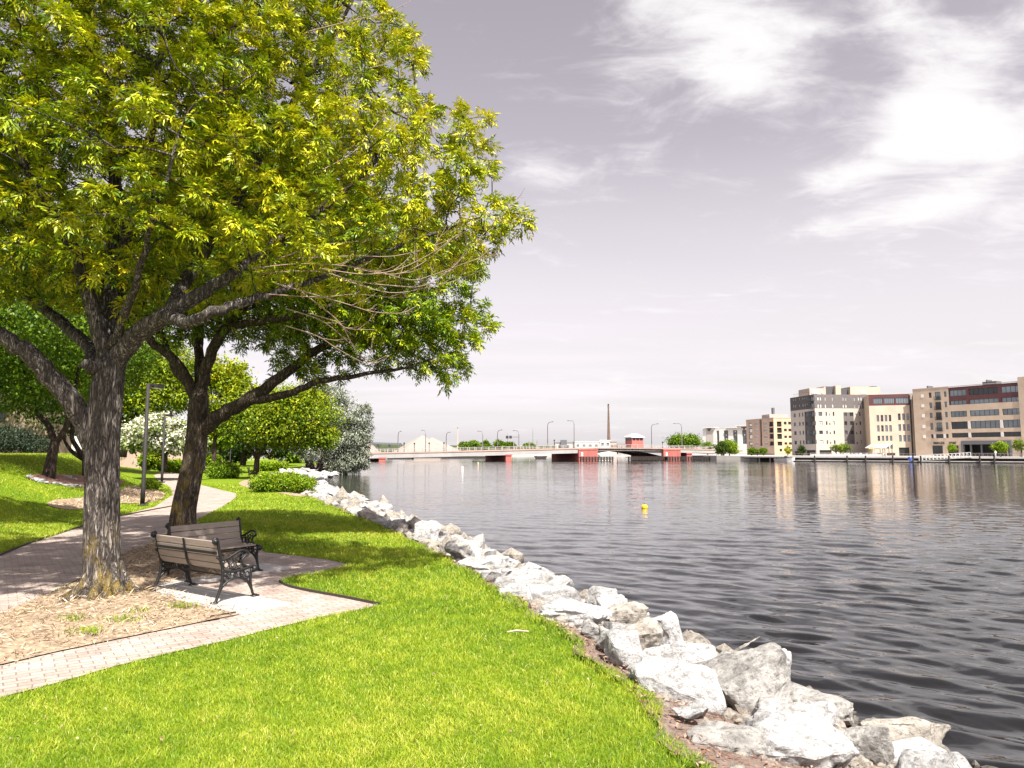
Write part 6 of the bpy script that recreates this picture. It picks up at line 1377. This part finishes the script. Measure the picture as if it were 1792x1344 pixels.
    # street lamps: near side arms point away, far side arms point toward us
    def lamp(px, top, far, lab, signal=False):
        f = Frame(fr.pt(0, Wd - .9 if far else .5, 0)[:2], fr.pt(fr.L, Wd - .9 if far else .5, 0)[:2]); a, zt = f.px(px, top); z = zd(a); r = thing('street_lamp', lab, 'street lamp', f.pt(a, 0, z), 'street lamps on the bridge')
        s = -1 if far else 1; q = [f.pt(a, 0, z), f.pt(a, 0, zt - 1.2), f.pt(a - .1 * s, .2 * s, zt - .4), f.pt(a, 1.2 * s, zt - .05), f.pt(a, 4.2 * s, zt + .12)]
        m = MB(); m.tube([q[0], q[1]], [.17, .12], 8); m.build('pole', M['galv'], r)
        m = MB(); m.tube(q[1:], [.12, .11, .09, .07], 6); m.build('arm', M['galv'], r)
        m = MB(); e = f.pt(a, 4.2 * s, zt + .1); m.bar(f.pt(a, 4.0 * s, zt + .1), f.pt(a, 5.0 * s, zt + .15), .4, .2); m.build('lamp_head', M['galv'], r)
        if signal:
            a1, zz = f.px(886, 764.5); m = MB(); m.tube([f.pt(a, 0, zz), f.pt(a1, 0, zz - .1)], [.09, .06], 6); m.build('mast_arm', M['frame_dark'], r)
            for px2 in (887.5, 893.5): c = f.px(px2, 765)[0]; m = MB(); f.box(m, c - .34, c + .34, -.3, .3, zz - .55, zz + .35); m.build('signal_head', M['frame_dark'], r)
    for q in ((696.8, 756, 1, 'leftmost bridge lamp, arm to the right, left of the salt pile'), (745, 753, 0, 'bridge lamp standing in front of the salt pile peak'), (781, 757.5, 1, 'bridge lamp left of the thin chimney, arm to the right'), (844.8, 754.5, 0, 'bridge lamp with arm to the left, right of the thin chimney'),
              (870.6, 753.5, 1, 'bridge lamp with arm to the right, left of the traffic signal'), (908, 753.5, 0, 'bridge lamp whose pole carries the traffic signal arm', True), (958.2, 739.5, 1, 'tall bridge lamp with arm to the right, left of the red pier'), (1004.6, 736, 0, 'tallest bridge lamp, above the left red bascule pier'),
              (1139.8, 743, 1, 'bridge lamp just right of the control house'), (1192.6, 741, 0, 'rightmost bridge lamp, in front of the round dark tree')): lamp(*q)
    for px, top in ((709, 774.5), (727, 775), (753, 774.5), (779, 774), (812, 773.5), (973, 769.5), (1163, 773)):
        a, z = fr.px(px, top); r = thing('lamp_post', 'short dark lamp post on the bridge walkway', 'lamp post', fr.pt(a, 1.4, zd(a)), 'short walkway lamp posts on the bridge'); m = MB(); m.lathe(fr.pt(a, 1.4, zd(a)), [(.14, 0), (.10, .4), (.08, z - zd(a) - .5)], 6); m.build('pole', M['pole_bronze'], r)
        m = MB(); m.lathe(fr.pt(a, 1.4, z - .5), [(.1, 0), (.26, .1), (.22, .45), (.05, .6)], 8); m.build('lantern', M['pole_bronze'], r)
bridge()

# ------------------------------------------------------------------ behind the bridge
def chimney(label, px, pyt, pyb, w0, w1, y, mat):
    b = at_y(px, pyb, y); t = at_y(px, pyt, y); r = thing('chimney', label, 'chimney', (b.x, y, .5)); H = t.z - .5; k = y / F
    m = MB(); m.lathe((b.x, y, .5), [(w0 * k / 2, 0), (w0 * k / 2 * .92, H * .30), (w0 * k / 2 * .84, H * .305), (w1 * k / 2, H * .93), (w1 * k / 2 * 1.15, H * .94), (w1 * k / 2 * 1.15, H)], 16); m.build('shaft', M[mat], r)
    m = MB(); m.lathe((b.x, y, .5 + H), [(w1 * k / 2 * 1.02, 0), (w1 * k / 2 * .95, .9)], 16); m.build('cap', M['timber_dark'], r)
chimney('tall tapering brick chimney behind the bridge', 1065.5, 709, 774, 6.6, 2.6, 500, 'chimney_brick')
chimney('thin distant chimney at the right foot of the salt pile', 800.7, 750, 781, 2.2, 1.6, 620, 'pink_brick')
def pile(label, prof, y, dep):
    pts = [at_y(a, b, y) for a, b in prof]; m = MB(); pk = max(range(len(pts)), key=lambda i: pts[i].z); rd = random.Random(2); rings = []
    zb = .5; n = 40; c = pts[pk]; L = c.x - pts[0].x; Rr = pts[-1].x - c.x; rows = 9
    for j in range(rows + 1):
        f = j / rows; ring = []
        for i in range(n):
            an = 2 * math.pi * i / n; rx = (Rr if math.cos(an) > 0 else L); k = (1 - f) * (1 + .05 * rd.uniform(-1, 1) * (j > 0))
            hz = zb + (c.z - zb) * (f ** .92)
            ring.append((c.x + rx * k * math.cos(an), y + dep * k * math.sin(an), hz))
        rings.append(ring)
    for j in range(rows):
        for i in range(n): i2 = (i + 1) % n; m.face([rings[j][i], rings[j][i2], rings[j + 1][i2], rings[j + 1][i]])
    o = m.build('salt_pile', M['salt'], None, smooth=True); tag(o, label, 'salt pile')
pile('big pale salt pile behind the left part of the bridge', [(680, 786), (739, 761.5), (800, 786)], 430, 26)
pile('low pale mound forming the right shoulder of the big salt pile', [(705, 786), (756, 765.2), (818, 786)], 440, 24)
pile('small white pile cut off by the silver willow', [(612, 786), (645, 772), (668, 786)], 425, 20)
def far_tree_row():
    rd = random.Random(4)
    L = [(812, 780, 8, 5, 'pale far tree right of the thin chimney'), (828, 779, 9, 6, 'wide far tree left of the lamp with left arm'), (850, 779, 7, 6, 'round far tree behind the lamp with left arm'), (873, 778.5, 8, 6, 'far tree behind the lamp left of the traffic signal'), (892, 779, 8, 4, 'low far tree under the traffic signal heads'), (926, 780, 8, 3, 'low far tree right of the traffic signal pole')]
    for px, py, w, h, lab in L:
        y = 560; p = at_y(px, py + h, y); tree('far_tree', lab, (p.x, y, .6), [([Vector((p.x, y, .5)), Vector((p.x, y, p.z + 1)), Vector((p.x, y, p.z + 3))], [.5, .4, .2])], [px_lobe(px, py, y, w, h), px_lobe(px + w * .6, py + 1.5, y, w * .7, h * .7)], 1600, 1.3, 14, 'leaf_mid', group='trees beyond the bridge', tmean=.4)
    m = MB(); y = 900; pts = [(600, 776), (640, 774.5), (665, 775), (690, 777.5), (760, 779), (830, 780), (900, 781), (960, 780), (1040, 782)]
    top = [at_y(a, b, y) for a, b in pts]
    for a, b in zip(top, top[1:]): m.hexa([(a.x, y, 0), (b.x, y, 0), (b.x, y + 60, 0), (a.x, y + 60, 0)], [a, b, (b.x, y + 60, b.z), (a.x, y + 60, a.z)])
    tag(m.build('far_hills', M['far_green']), kind='structure')
    # distant high road bridge
    y = 800; a = at_y(600, 772.3, y); b = at_y(700, 775.2, y); r = thing('highway_bridge', 'thin high road bridge on the skyline left of the salt pile', 'bridge', (b.x, y, .7))
    m = MB(); m.hexa([a - Vector((0, 0, 2.2)), b - Vector((0, 0, 2.0)), b + Vector((0, 12, -2)), a + Vector((0, 12, -2.2))], [a, b, b + Vector((0, 12, 0)), a + Vector((0, 12, 0))]); m.build('deck', M['frame_grey'], r)
    for k in range(6): q = a.lerp(b, k / 5); m = MB(); m.box(q.x - .6, q.x + .6, y + 2, y + 8, 0, q.z - 2.1); m.build('pier', M['frame_grey'], r)
far_tree_row()
def works():
    y = 470
    def blk(name, label, x0, x1, yt, mat, dep=14, extra=None, yb=784):
        a = at_y(x0, yt, y); b = at_y(x1, yt, y); r = thing(name, label, 'building', (a.x, y, .7)); m = MB(); m.box(a.x, b.x, y, y + dep, .5, a.z); m.build('wall', M[mat], r)
        m = MB(); m.box(a.x - .3, b.x + .3, y - .3, y + dep + .3, a.z, a.z + .5); m.build('roof', M['roof_grey'] if mat != 'hotel_white' else M['hotel_white'], r)
        m = MB()
        n = max(2, int((b.x - a.x) / 4))
        for k in range(n): c = a.x + (b.x - a.x) * (k + .5) / n; m.box(c - .9, c + .9, y - .06, y + .01, a.z - 3.2, a.z - 1.4)
        m.build('window', M['dark_glass'], r); return r
    blk('factory_building', 'grey low works with a dark vent left of the tallest bridge lamp', 972, 1002, 775, 'dock_pale')
    blk('factory_building', 'white factory hall left of the tall chimney', 1006, 1049, 773.5, 'hotel_white', 20)
    blk('factory_building', 'white hall just in front of the tall chimney', 1050, 1068, 771.5, 'hotel_white', 12)
    blk('factory_building', 'small brick block right of the tall chimney', 1068.5, 1079, 774, 'pink_brick', 10)
    blk('factory_building', 'low grey sheds between tall chimney and control house', 1081, 1101, 777.5, 'roof_grey', 10)
    a = at_y(981, 774, 468); m = MB(); m.box(a.x, a.x + 4, 466, 469, 2, a.z + 1.5); r = thing('roof_unit', 'dark box on the roof of the grey low works', 'roof unit', (a.x, 466, 2)); m.build('casing', M['frame_grey'], r)
    for px, t, lab, y2 in ((888.5, 757, 'thin lattice mast behind the traffic signal', 600), (932.5, 748, 'taller thin lattice mast left of the tall bridge lamp', 650)):
        b = at_y(px, 782, y2); t_ = at_y(px, t, y2); m = MB()
        for dx, dy in ((-.6, -.4), (.6, -.4), (0, .6)): m.tube([(b.x + dx, y2 + dy, .5), (b.x, y2, t_.z)], [.10, .05], 4)
        k = 2
        while k < t_.z - 2: f = 1 - k / t_.z; m.tube([(b.x - .6 * f, y2 - .4 * f, k), (b.x + .6 * f, y2 - .4 * f, k + 1.5)], .05, 3); k += 3
        tag(m.build('radio_mast', M['galv']), lab, 'mast')
    for px, t, w, lab in ((940.5, 769, 2.6, 'pale silo right of the taller lattice mast'), (926, 770.5, 1.6, 'slim grey silo left of the taller lattice mast'), (899, 771, 1.4, 'slim grey silo beside the traffic signal pole')):
        b = at_y(px, 782, 520); k = 520 / F; tp = at_y(px, t, 520); r = thing('silo', lab, 'silo', (b.x, 520, .7)); m = MB(); m.lathe((b.x, 520, .5), [(w * k / 2, 0), (w * k / 2, tp.z - 1.5)], 12); m.build('shell', M['roof_grey'], r); m = MB(); m.lathe((b.x, 520, tp.z - 1), [(w * k / 2, 0), (w * k * .2, 1)], 12); m.build('cap', M['galv'], r)
works()

# ------------------------------------------------------------------ far waterfront: docks, boats, terrace, trees
def docks():
    fr = Frame(pxd(1392, 219), pxd(1830, 178)); root = thing('boardwalk', 'long pale boardwalk with dark pilings below the right-hand buildings', 'dock', fr.pt(0, 0, WATER)); L = fr.L
    m = MB(); fr.box(m, 0, L, 0, 6, .55, .80); m.build('deck', M['dock_pale'], root); m = MB(); fr.box(m, 0, L, .6, .8, -2, .54); m.build('quay_face', M['timber_dark'], root)
    m = MB(); fr.box(m, 0, L, -4.2, -2.2, WATER + .22, WATER + .42); m.build('float', M['dock_pale'], root); m = MB(); fr.box(m, 0, L, -4.15, -2.25, WATER - .3, WATER + .215); m.build('float_hull', M['timber_dark'], root)
    m = MB(); fr.railing(m, 0, L, .80, 1.0, .2, .9); m.build('railing', M['rail_grey'], root)
    for px in (1435, 1491, 1523, 1570, 1605, 1618, 1667, 1720, 1745):
        a = fr.px(px, 805)[0]; m = MB(); m.tube([fr.pt(a, -4.5, -3), fr.pt(a, -4.5, 1.25)], [.22, .20], 10); o = m.build('piling', M['timber_dark']); tag(o, 'dark mooring pile standing along the floating dock', 'piling', 'mooring piles along the floating dock')
    f2 = Frame((70, 262), pxd(1392, 219.2)); r2 = thing('pier_walk', 'dark timber pier walk between bridge end and the long boardwalk', 'dock', f2.pt(0, 0, WATER))
    m = MB(); f2.box(m, 0, f2.L - .1, -1, 5, .45, .75); m.build('deck', M['dock_pale'], r2); m = MB(); f2.box(m, 0, f2.L - .1, 1.2, 1.4, -2, .44); m.build('quay_face', M['timber_dark'], r2); m = MB(); f2.railing(m, 0, f2.L - .1, .75, 1.0, -.8, 1.1); m.build('railing', M['rail_grey'], r2)
    k = .5
    while k < f2.L: m = MB(); m.tube([f2.pt(k, -.5, -3), f2.pt(k, -.5, .44)], .2, 8); m.build('leg', M['rail_grey'], r2); k += 5
    # sloping gangway with truss sides
    a0, z0 = fr.px(1613, 805); a1, z1 = fr.px(1700, 800); g = thing('gangway', 'white truss gangway sloping down to the floating dock', 'gangway', fr.pt(a0, -3, 0)); zl = WATER + .5; zh = .85
    m = MB(); m.hexa([fr.pt(a0, -2.9, zl - .1), fr.pt(a1, -1.0, zh - .1), fr.pt(a1, .2, zh - .1), fr.pt(a0, -1.6, zl - .1)], [fr.pt(a0, -2.9, zl), fr.pt(a1, -1.0, zh), fr.pt(a1, .2, zh), fr.pt(a0, -1.6, zl)]); m.build('walkway', M['dock_pale'], g)
    m = MB(); n = 14
    for k in range(n + 1):
        f = k / n; p = fr.pt(a0, -2.9, zl).lerp(fr.pt(a1, -1.0, zh), f); m.bar(p, p + Vector((0, 0, 1.3)), .1, .1)
        if k < n: q = fr.pt(a0, -2.9, zl).lerp(fr.pt(a1, -1.0, zh), (k + 1) / n); m.bar(p + Vector((0, 0, 1.3)), q, .08, .08); m.bar(p + Vector((0, 0, 1.3)), q + Vector((0, 0, 1.3)), .12, .12)
    m.build('truss', M['white_paint'], g)
    # motor boat
    a, _ = fr.px(1389, 806); c = fr.pt(a, -7.2, WATER); b = thing('motor_boat', 'white motor boat moored at the left end of the boardwalk', 'boat', c); u = fr.u
    def sec(x, w, z0, z1): n = fr.n; return [c + u * x - n * w + Vector((0, 0, z1)), c + u * x - n * w * .6 + Vector((0, 0, z0)), c + u * x + n * w * .6 + Vector((0, 0, z0)), c + u * x + n * w + Vector((0, 0, z1))]
    secs = [sec(-2.9, 1.1, -.15, .85), sec(-1, 1.25, -.2, .9), sec(1, 1.1, -.15, 1.0), sec(2.4, .55, 0, 1.15), sec(3.0, .06, .4, 1.25)]
    m = MB()
    for s, t in zip(secs, secs[1:]):
        for k in range(3): m.face([s[k], t[k], t[k + 1], s[k + 1]])
        m.face([s[3], t[3], t[0], s[0]])
    m.face(secs[0]); m.build('hull', M['white_paint'], b)
    m = MB(); q = [c + u * .2 - fr.n * .8 + Vector((0, 0, .95)), c + u * 1.2 - fr.n * .6 + Vector((0, 0, 1.0)), c + u * 1.2 + fr.n * .6 + Vector((0, 0, 1.0)), c + u * .2 + fr.n * .8 + Vector((0, 0, .95))]; m.hexa(q, [q[0] + Vector((0, 0, .75)), q[1] + Vector((0, 0, .15)), q[2] + Vector((0, 0, .15)), q[3] + Vector((0, 0, .75))]); m.build('windscreen', M['dark_glass'], b)
    m = MB(); m.bar(c - u * 3.1 + Vector((0, 0, .3)), c - u * 3.1 + Vector((0, 0, 1.25)), .45, .45); m.build('outboard_motor', M['frame_dark'], b)
    m = MB()
    for x in (-1.9, -.6): m.bar(c + u * x + Vector((0, 0, .9)), c + u * x + Vector((0, 0, 1.35)), .55, .9)
    m.build('seat', M['frame_dark'], b)
    a, _ = fr.px(1598, 803); m = MB(); m.lathe(fr.pt(a, -3.2, WATER + .42), [(.5, 0), (.55, .4), (.55, .9), (.45, 1.1)], 12); tag(m.build('blue_barrel', M['blue_plastic']), 'blue barrel on the floating dock left of the gangway', 'barrel')
    # terrace: yellow umbrella, awnings, chairs, pergola
    def wp(px, t, z=GZ): a = fr.px(px, 800)[0]; return fr.pt(a, t, z)
    c = wp(1503.5, 16); r = thing('patio_umbrella', 'yellow patio umbrella on the terrace before the cream building', 'umbrella', c); m = MB(); m.lathe(c, [(.3, 0), (.3, .06), (.04, .1), (.04, 2.5)], 8); m.build('pole', M['galv'], r)
    m = MB(); m.lathe(c + Vector((0, 0, 2.25)), [(1.75, 0), (1.72, .06), (.9, .55), (.05, .85)], 8); m.build('canopy', M['yellow'], r)
    for p0, p1, t0, t1, mt, lab, zz in ((1507, 1529, 12, 20, 'white_paint', 'white sloping terrace awning right of the yellow umbrella', 4.2), (1479, 1512, 20, 27, 'taupe', 'brownish flat terrace roof behind the yellow umbrella', 4.3)):
        r = thing('terrace_awning', lab, 'awning', wp(p0, t0)); a, b, c2, d = wp(p0, t0, zz - .7), wp(p1, t0, zz - .7), wp(p1, t1, zz + .5), wp(p0, t1, zz + .5); m = MB(); m.hexa([v - Vector((0, 0, .12)) for v in (a, b, c2, d)], [a, b, c2, d]); m.build('canopy', M[mt], r); m = MB()
        for v in (a, b, c2, d): m.bar(Vector((v.x, v.y, GZ)), v - Vector((0, 0, .1)), .14, .14)
        m.build('post', M['frame_dark'], r)
    rd = random.Random(8)
    def chair(p, rz, proto=[None]):
        if proto[0] is None:
            r = thing('terrace_chair', 'white chair on the restaurant terrace by the river', 'chair', (0, 0, 0), 'white chairs on the riverside terrace'); m = MB(); m.box(-.24, .24, -.24, .24, .42, .47); m.build('seat', M['white_paint'], r, local=True); m = MB(); m.box(-.24, .24, .2, .25, .471, .95); m.build('backrest', M['white_paint'], r, local=True)
            for sx in (-.2, .2):
                for sy in (-.2, .2): m = MB(); m.box(sx - .02, sx + .02, sy - .02, sy + .02, 0, .419); m.build('leg', M['white_paint'], r, local=True)
            proto[0] = r; o = r
        else: o = copy_tree(proto[0])
        o.location = p; o.rotation_euler = (0, 0, rz)
    for i in range(34): chair(wp(rd.uniform(1440, 1530), rd.uniform(7, 14)), rd.uniform(0, 6))
    for i in range(9):
        p = wp(rd.uniform(1445, 1528), rd.uniform(8, 14)); r = thing('terrace_table', 'round white table among the terrace chairs by the river', 'table', p, 'white tables on the riverside terrace'); m = MB(); m.lathe(p, [(.25, 0), (.05, .05), (.05, .7)], 8); m.build('pedestal', M['white_paint'], r); m = MB(); m.lathe(p + Vector((0, 0, .7)), [(.5, 0), (.5, .04)], 12); m.build('top', M['white_paint'], r)
    r = thing('terrace_fence', 'low pale fence along the restaurant terrace edge', 'fence', wp(1400, 6.5)); m = MB(); a0 = fr.px(1405, 800)[0]; a1 = fr.px(1532, 800)[0]; fr.box(m, a0, a1, 6.4, 6.5, GZ - .1, GZ + .55); fr.railing(m, a0, a1, GZ + .5, .5, 6.4, 1.5); m.build('panel', M['white_paint'], r)
    r = thing('quay_fence', 'grey quay fence in front of the large tan building', 'fence', wp(1690, 6.5)); m = MB(); a0 = fr.px(1694, 800)[0]; fr.railing(m, a0, L, GZ - .1, 1.1, 6.4, .5); m.build('railing', M['frame_grey'], r)
    # person in a white shirt on the quay
    c = wp(1733, 9); pe = bpy.data.meshes.new('person'); bmn = bmesh.new(); J = [(0, 0, .92), (0, 0, 1.15), (0, 0, 1.42), (0, 0, 1.52), (0, 0, 1.68), (.1, 0, .88), (.12, .03, .48), (.12, 0, .05), (-.1, 0, .88), (-.13, -.05, .48), (-.14, 0, .05), (.2, 0, 1.40), (.27, 0, 1.12), (.25, -.1, .88), (-.2, 0, 1.40), (-.28, 0, 1.12), (-.25, -.1, .88), (.12, -.15, .03), (-.14, -.15, .03)]
    E = [(0, 1), (1, 2), (2, 3), (3, 4), (0, 5), (5, 6), (6, 7), (0, 8), (8, 9), (9, 10), (2, 11), (11, 12), (12, 13), (2, 14), (14, 15), (15, 16), (7, 17), (10, 18)]; Rr = [.15, .15, .15, .06, .11, .1, .07, .05, .1, .07, .05, .07, .05, .04, .07, .05, .04, .04, .04]
    lay = bmn.verts.layers.skin.verify(); vs = [bmn.verts.new(Vector(j) + c) for j in J]
    for a, b in E: bmn.edges.new((vs[a], vs[b]))
    for v, q in zip(vs, Rr): v[lay].radius = (q, q)
    vs[0][lay].use_root = True
    bmn.to_mesh(pe); bmn.free(); o = link('person', pe, M['white_paint']); o.modifiers.new('skin', 'SKIN'); sb = o.modifiers.new('sub', 'SUBSURF'); sb.render_levels = 1; sb.levels = 1; tag(o, 'person in a white top standing on the quay before the dark portal', 'person')
    # trees of the far bank
    def ft(px, py, w, h, y, lab, leaf, n=2200, s=.5, ex=None, name='quay_tree', tm=.5):
        p = at_y(px, py, y); lb = [px_lobe(px, py, y, w, h), px_lobe(px + w * .35, py + h * .3, y, w * .65, h * .6), px_lobe(px - w * .4, py + h * .2, y, w * .6, h * .65)] + [px_lobe(*e[:2], y, *e[2:]) for e in (ex or [])]
        tree(name, lab, (p.x, y, GZ), [([Vector((p.x, y, GZ - .2)), Vector((p.x + .1, y, (GZ + p.z) / 2)), Vector((p.x, y, p.z + h * y / F * .4))], [.22, .16, .06])], lb, n, s, 18, leaf, tmean=tm, top=.3)
    ft(1197, 772, 23, 11, 330, 'wide round dark tree behind the right end of the bridge', 'leaf_mid', 7000, .8, [(1180, 776, 10, 6), (1212, 776, 10, 6)], tm=.42)
    ft(1238, 780, 10, 5, 320, 'low bright tree in front of the white hotel', 'leaf_mid', 1800, .6)
    ft(1263, 784, 10, 9, 252, 'dark tree at the right end of the bridge', 'leaf_dark', 4000, .5, tm=.7)
    ft(1276, 781, 12, 9, 254, 'bright green tree before the hotel, right of the dark one at the bridge end', 'leaf_bush', 4500, .5, [(1284, 789, 7, 5)], tm=.6)
    ft(1315, 789, 5, 6, 268, 'small tree at the left corner of the low brick building', 'leaf_mid', 1500, .45); ft(1325, 790, 5, 4, 268, 'low tree under the brown flank of the low brick building', 'leaf_mid', 1200, .45); ft(1336, 789, 5, 5, 267, 'small tree under the dark balconies of the low brick building', 'leaf_mid', 1300, .45)
    ft(1378, 787, 5, 6, 262, 'thin yellowish tree at the orange corner', 'leaf_maple', 900, .4, tm=.7); ft(1403, 787, 6, 7, 248, 'dark small tree at the shaded flank of the cream building', 'leaf_dark', 1400, .4)
    ft(1666, 784, 5.5, 6, 205, 'bright small tree under the sign lettering', 'leaf_bush', 1800, .3, tm=.6); ft(1750, 782, 10, 8, 196, 'bright tree before the dark portal', 'leaf_bush', 3200, .33, tm=.6); ft(1786, 778, 10, 9, 193, 'sparse tree at the right edge of the picture', 'leaf_maple', 1500, .33, tm=.35)
    p = at_y(1471, 790, 244); r = thing('pergola', 'vine-covered pergola left of the yellow umbrella', 'pergola', (p.x, 244, GZ)); m = MB(); k = 244 / F
    for dx in (-12, -4, 4, 12):
        for dy in (-2, 2): m.box(p.x + dx * k - .1, p.x + dx * k + .1, 244 + dy - .1, 244 + dy + .1, GZ, 3.6)
    m.box(p.x - 13 * k, p.x + 13 * k, 241.8, 246.2, 3.6, 3.75); m.build('frame', M['timber_dark'], r); V, t = clump_leaves([(p.x - 6 * k, 244, 3.5, 8 * k, 2.6, .9), (p.x + 6 * k, 244, 3.7, 8 * k, 2.6, 1.0)], 3000, .35, 16, tmean=.35); np_mesh('vine', V, 4, M['leaf_maple'], r, tint=t)
docks()
# ------------------------------------------------------------------ on the water
def buoys():
    p = at_z(1128, 889.5, WATER); r = thing('yellow_buoy', 'small yellow buoy floating in mid river', 'buoy', p); m = MB(); m.lathe(p + Vector((0, 0, -.08)), [(.07, 0), (.135, .06), (.15, .14), (.13, .22), (.06, .27)], 16); m.build('body', M['yellow_buoy'], r, smooth=True)
    m = MB(); m.lathe(p + Vector((0, 0, .185)), [(.03, 0), (.03, .05)], 8); m.build('eye', M['frame_dark'], r)
    for px, py, h, lab, mt in ((809, 826, .75, 'slim white marker buoy right of the silver willow', 'white_paint'), (836.7, 813.5, .5, 'small orange and white float far out before the bridge', 'sunny_orange')):
        p = at_z(px, py, WATER); r = thing('marker_buoy', lab, 'buoy', p); m = MB(); m.lathe(p + Vector((0, 0, -.2)), [(.16, 0), (.16, h + .1), (.1, h + .2)], 12); m.build('body', M[mt], r)
        m = MB(); m.lathe(p + Vector((0, 0, h)), [(.11, 0), (.11, .06)], 12); m.build('cap', M['frame_white'], r)
    # moored barges and docks seen under the bridge at the left
    for px0, px1, y, h, mt, lab in ((640, 668, 300, 1.1, 'white_paint', 'long white covered dock under the left end of the bridge'), (676, 722, 290, .6, 'timber_dark', 'low dark barge under the bridge right of the white dock'), (770, 850, 330, 1.0, 'timber_dark', 'long dark barge under the middle of the bridge'), (935, 958, 300, 1.2, 'timber_dark', 'short dark timber jetty left of the great red pier'), (1048, 1092, 420, 1.6, 'dock_pale', 'pale far quay seen through the open bascule span')):
        a = at_y(px0, 800, y); b = at_y(px1, 800, y); r = thing('moored_barge' if 'barge' in lab else 'jetty', lab, 'barge' if 'barge' in lab else 'dock', (a.x, y, WATER)); m = MB(); c = (a.x + b.x) / 2
        m.hexa([(a.x + 1, y, WATER - .5), (b.x - 1, y, WATER - .5), (b.x - 1, y + 6, WATER - .5), (a.x + 1, y + 6, WATER - .5)], [(a.x, y, WATER + h), (b.x, y, WATER + h), (b.x, y + 6, WATER + h), (a.x, y + 6, WATER + h)]); m.build('hull', M[mt], r)
        m = MB(); m.box(c - (b.x - a.x) * .3, c + (b.x - a.x) * .2, y + 1.5, y + 4.5, WATER + h, WATER + h + .6); m.build('cabin', M['white_paint'] if mt != 'white_paint' else M['rail_grey'], r)
buoys()
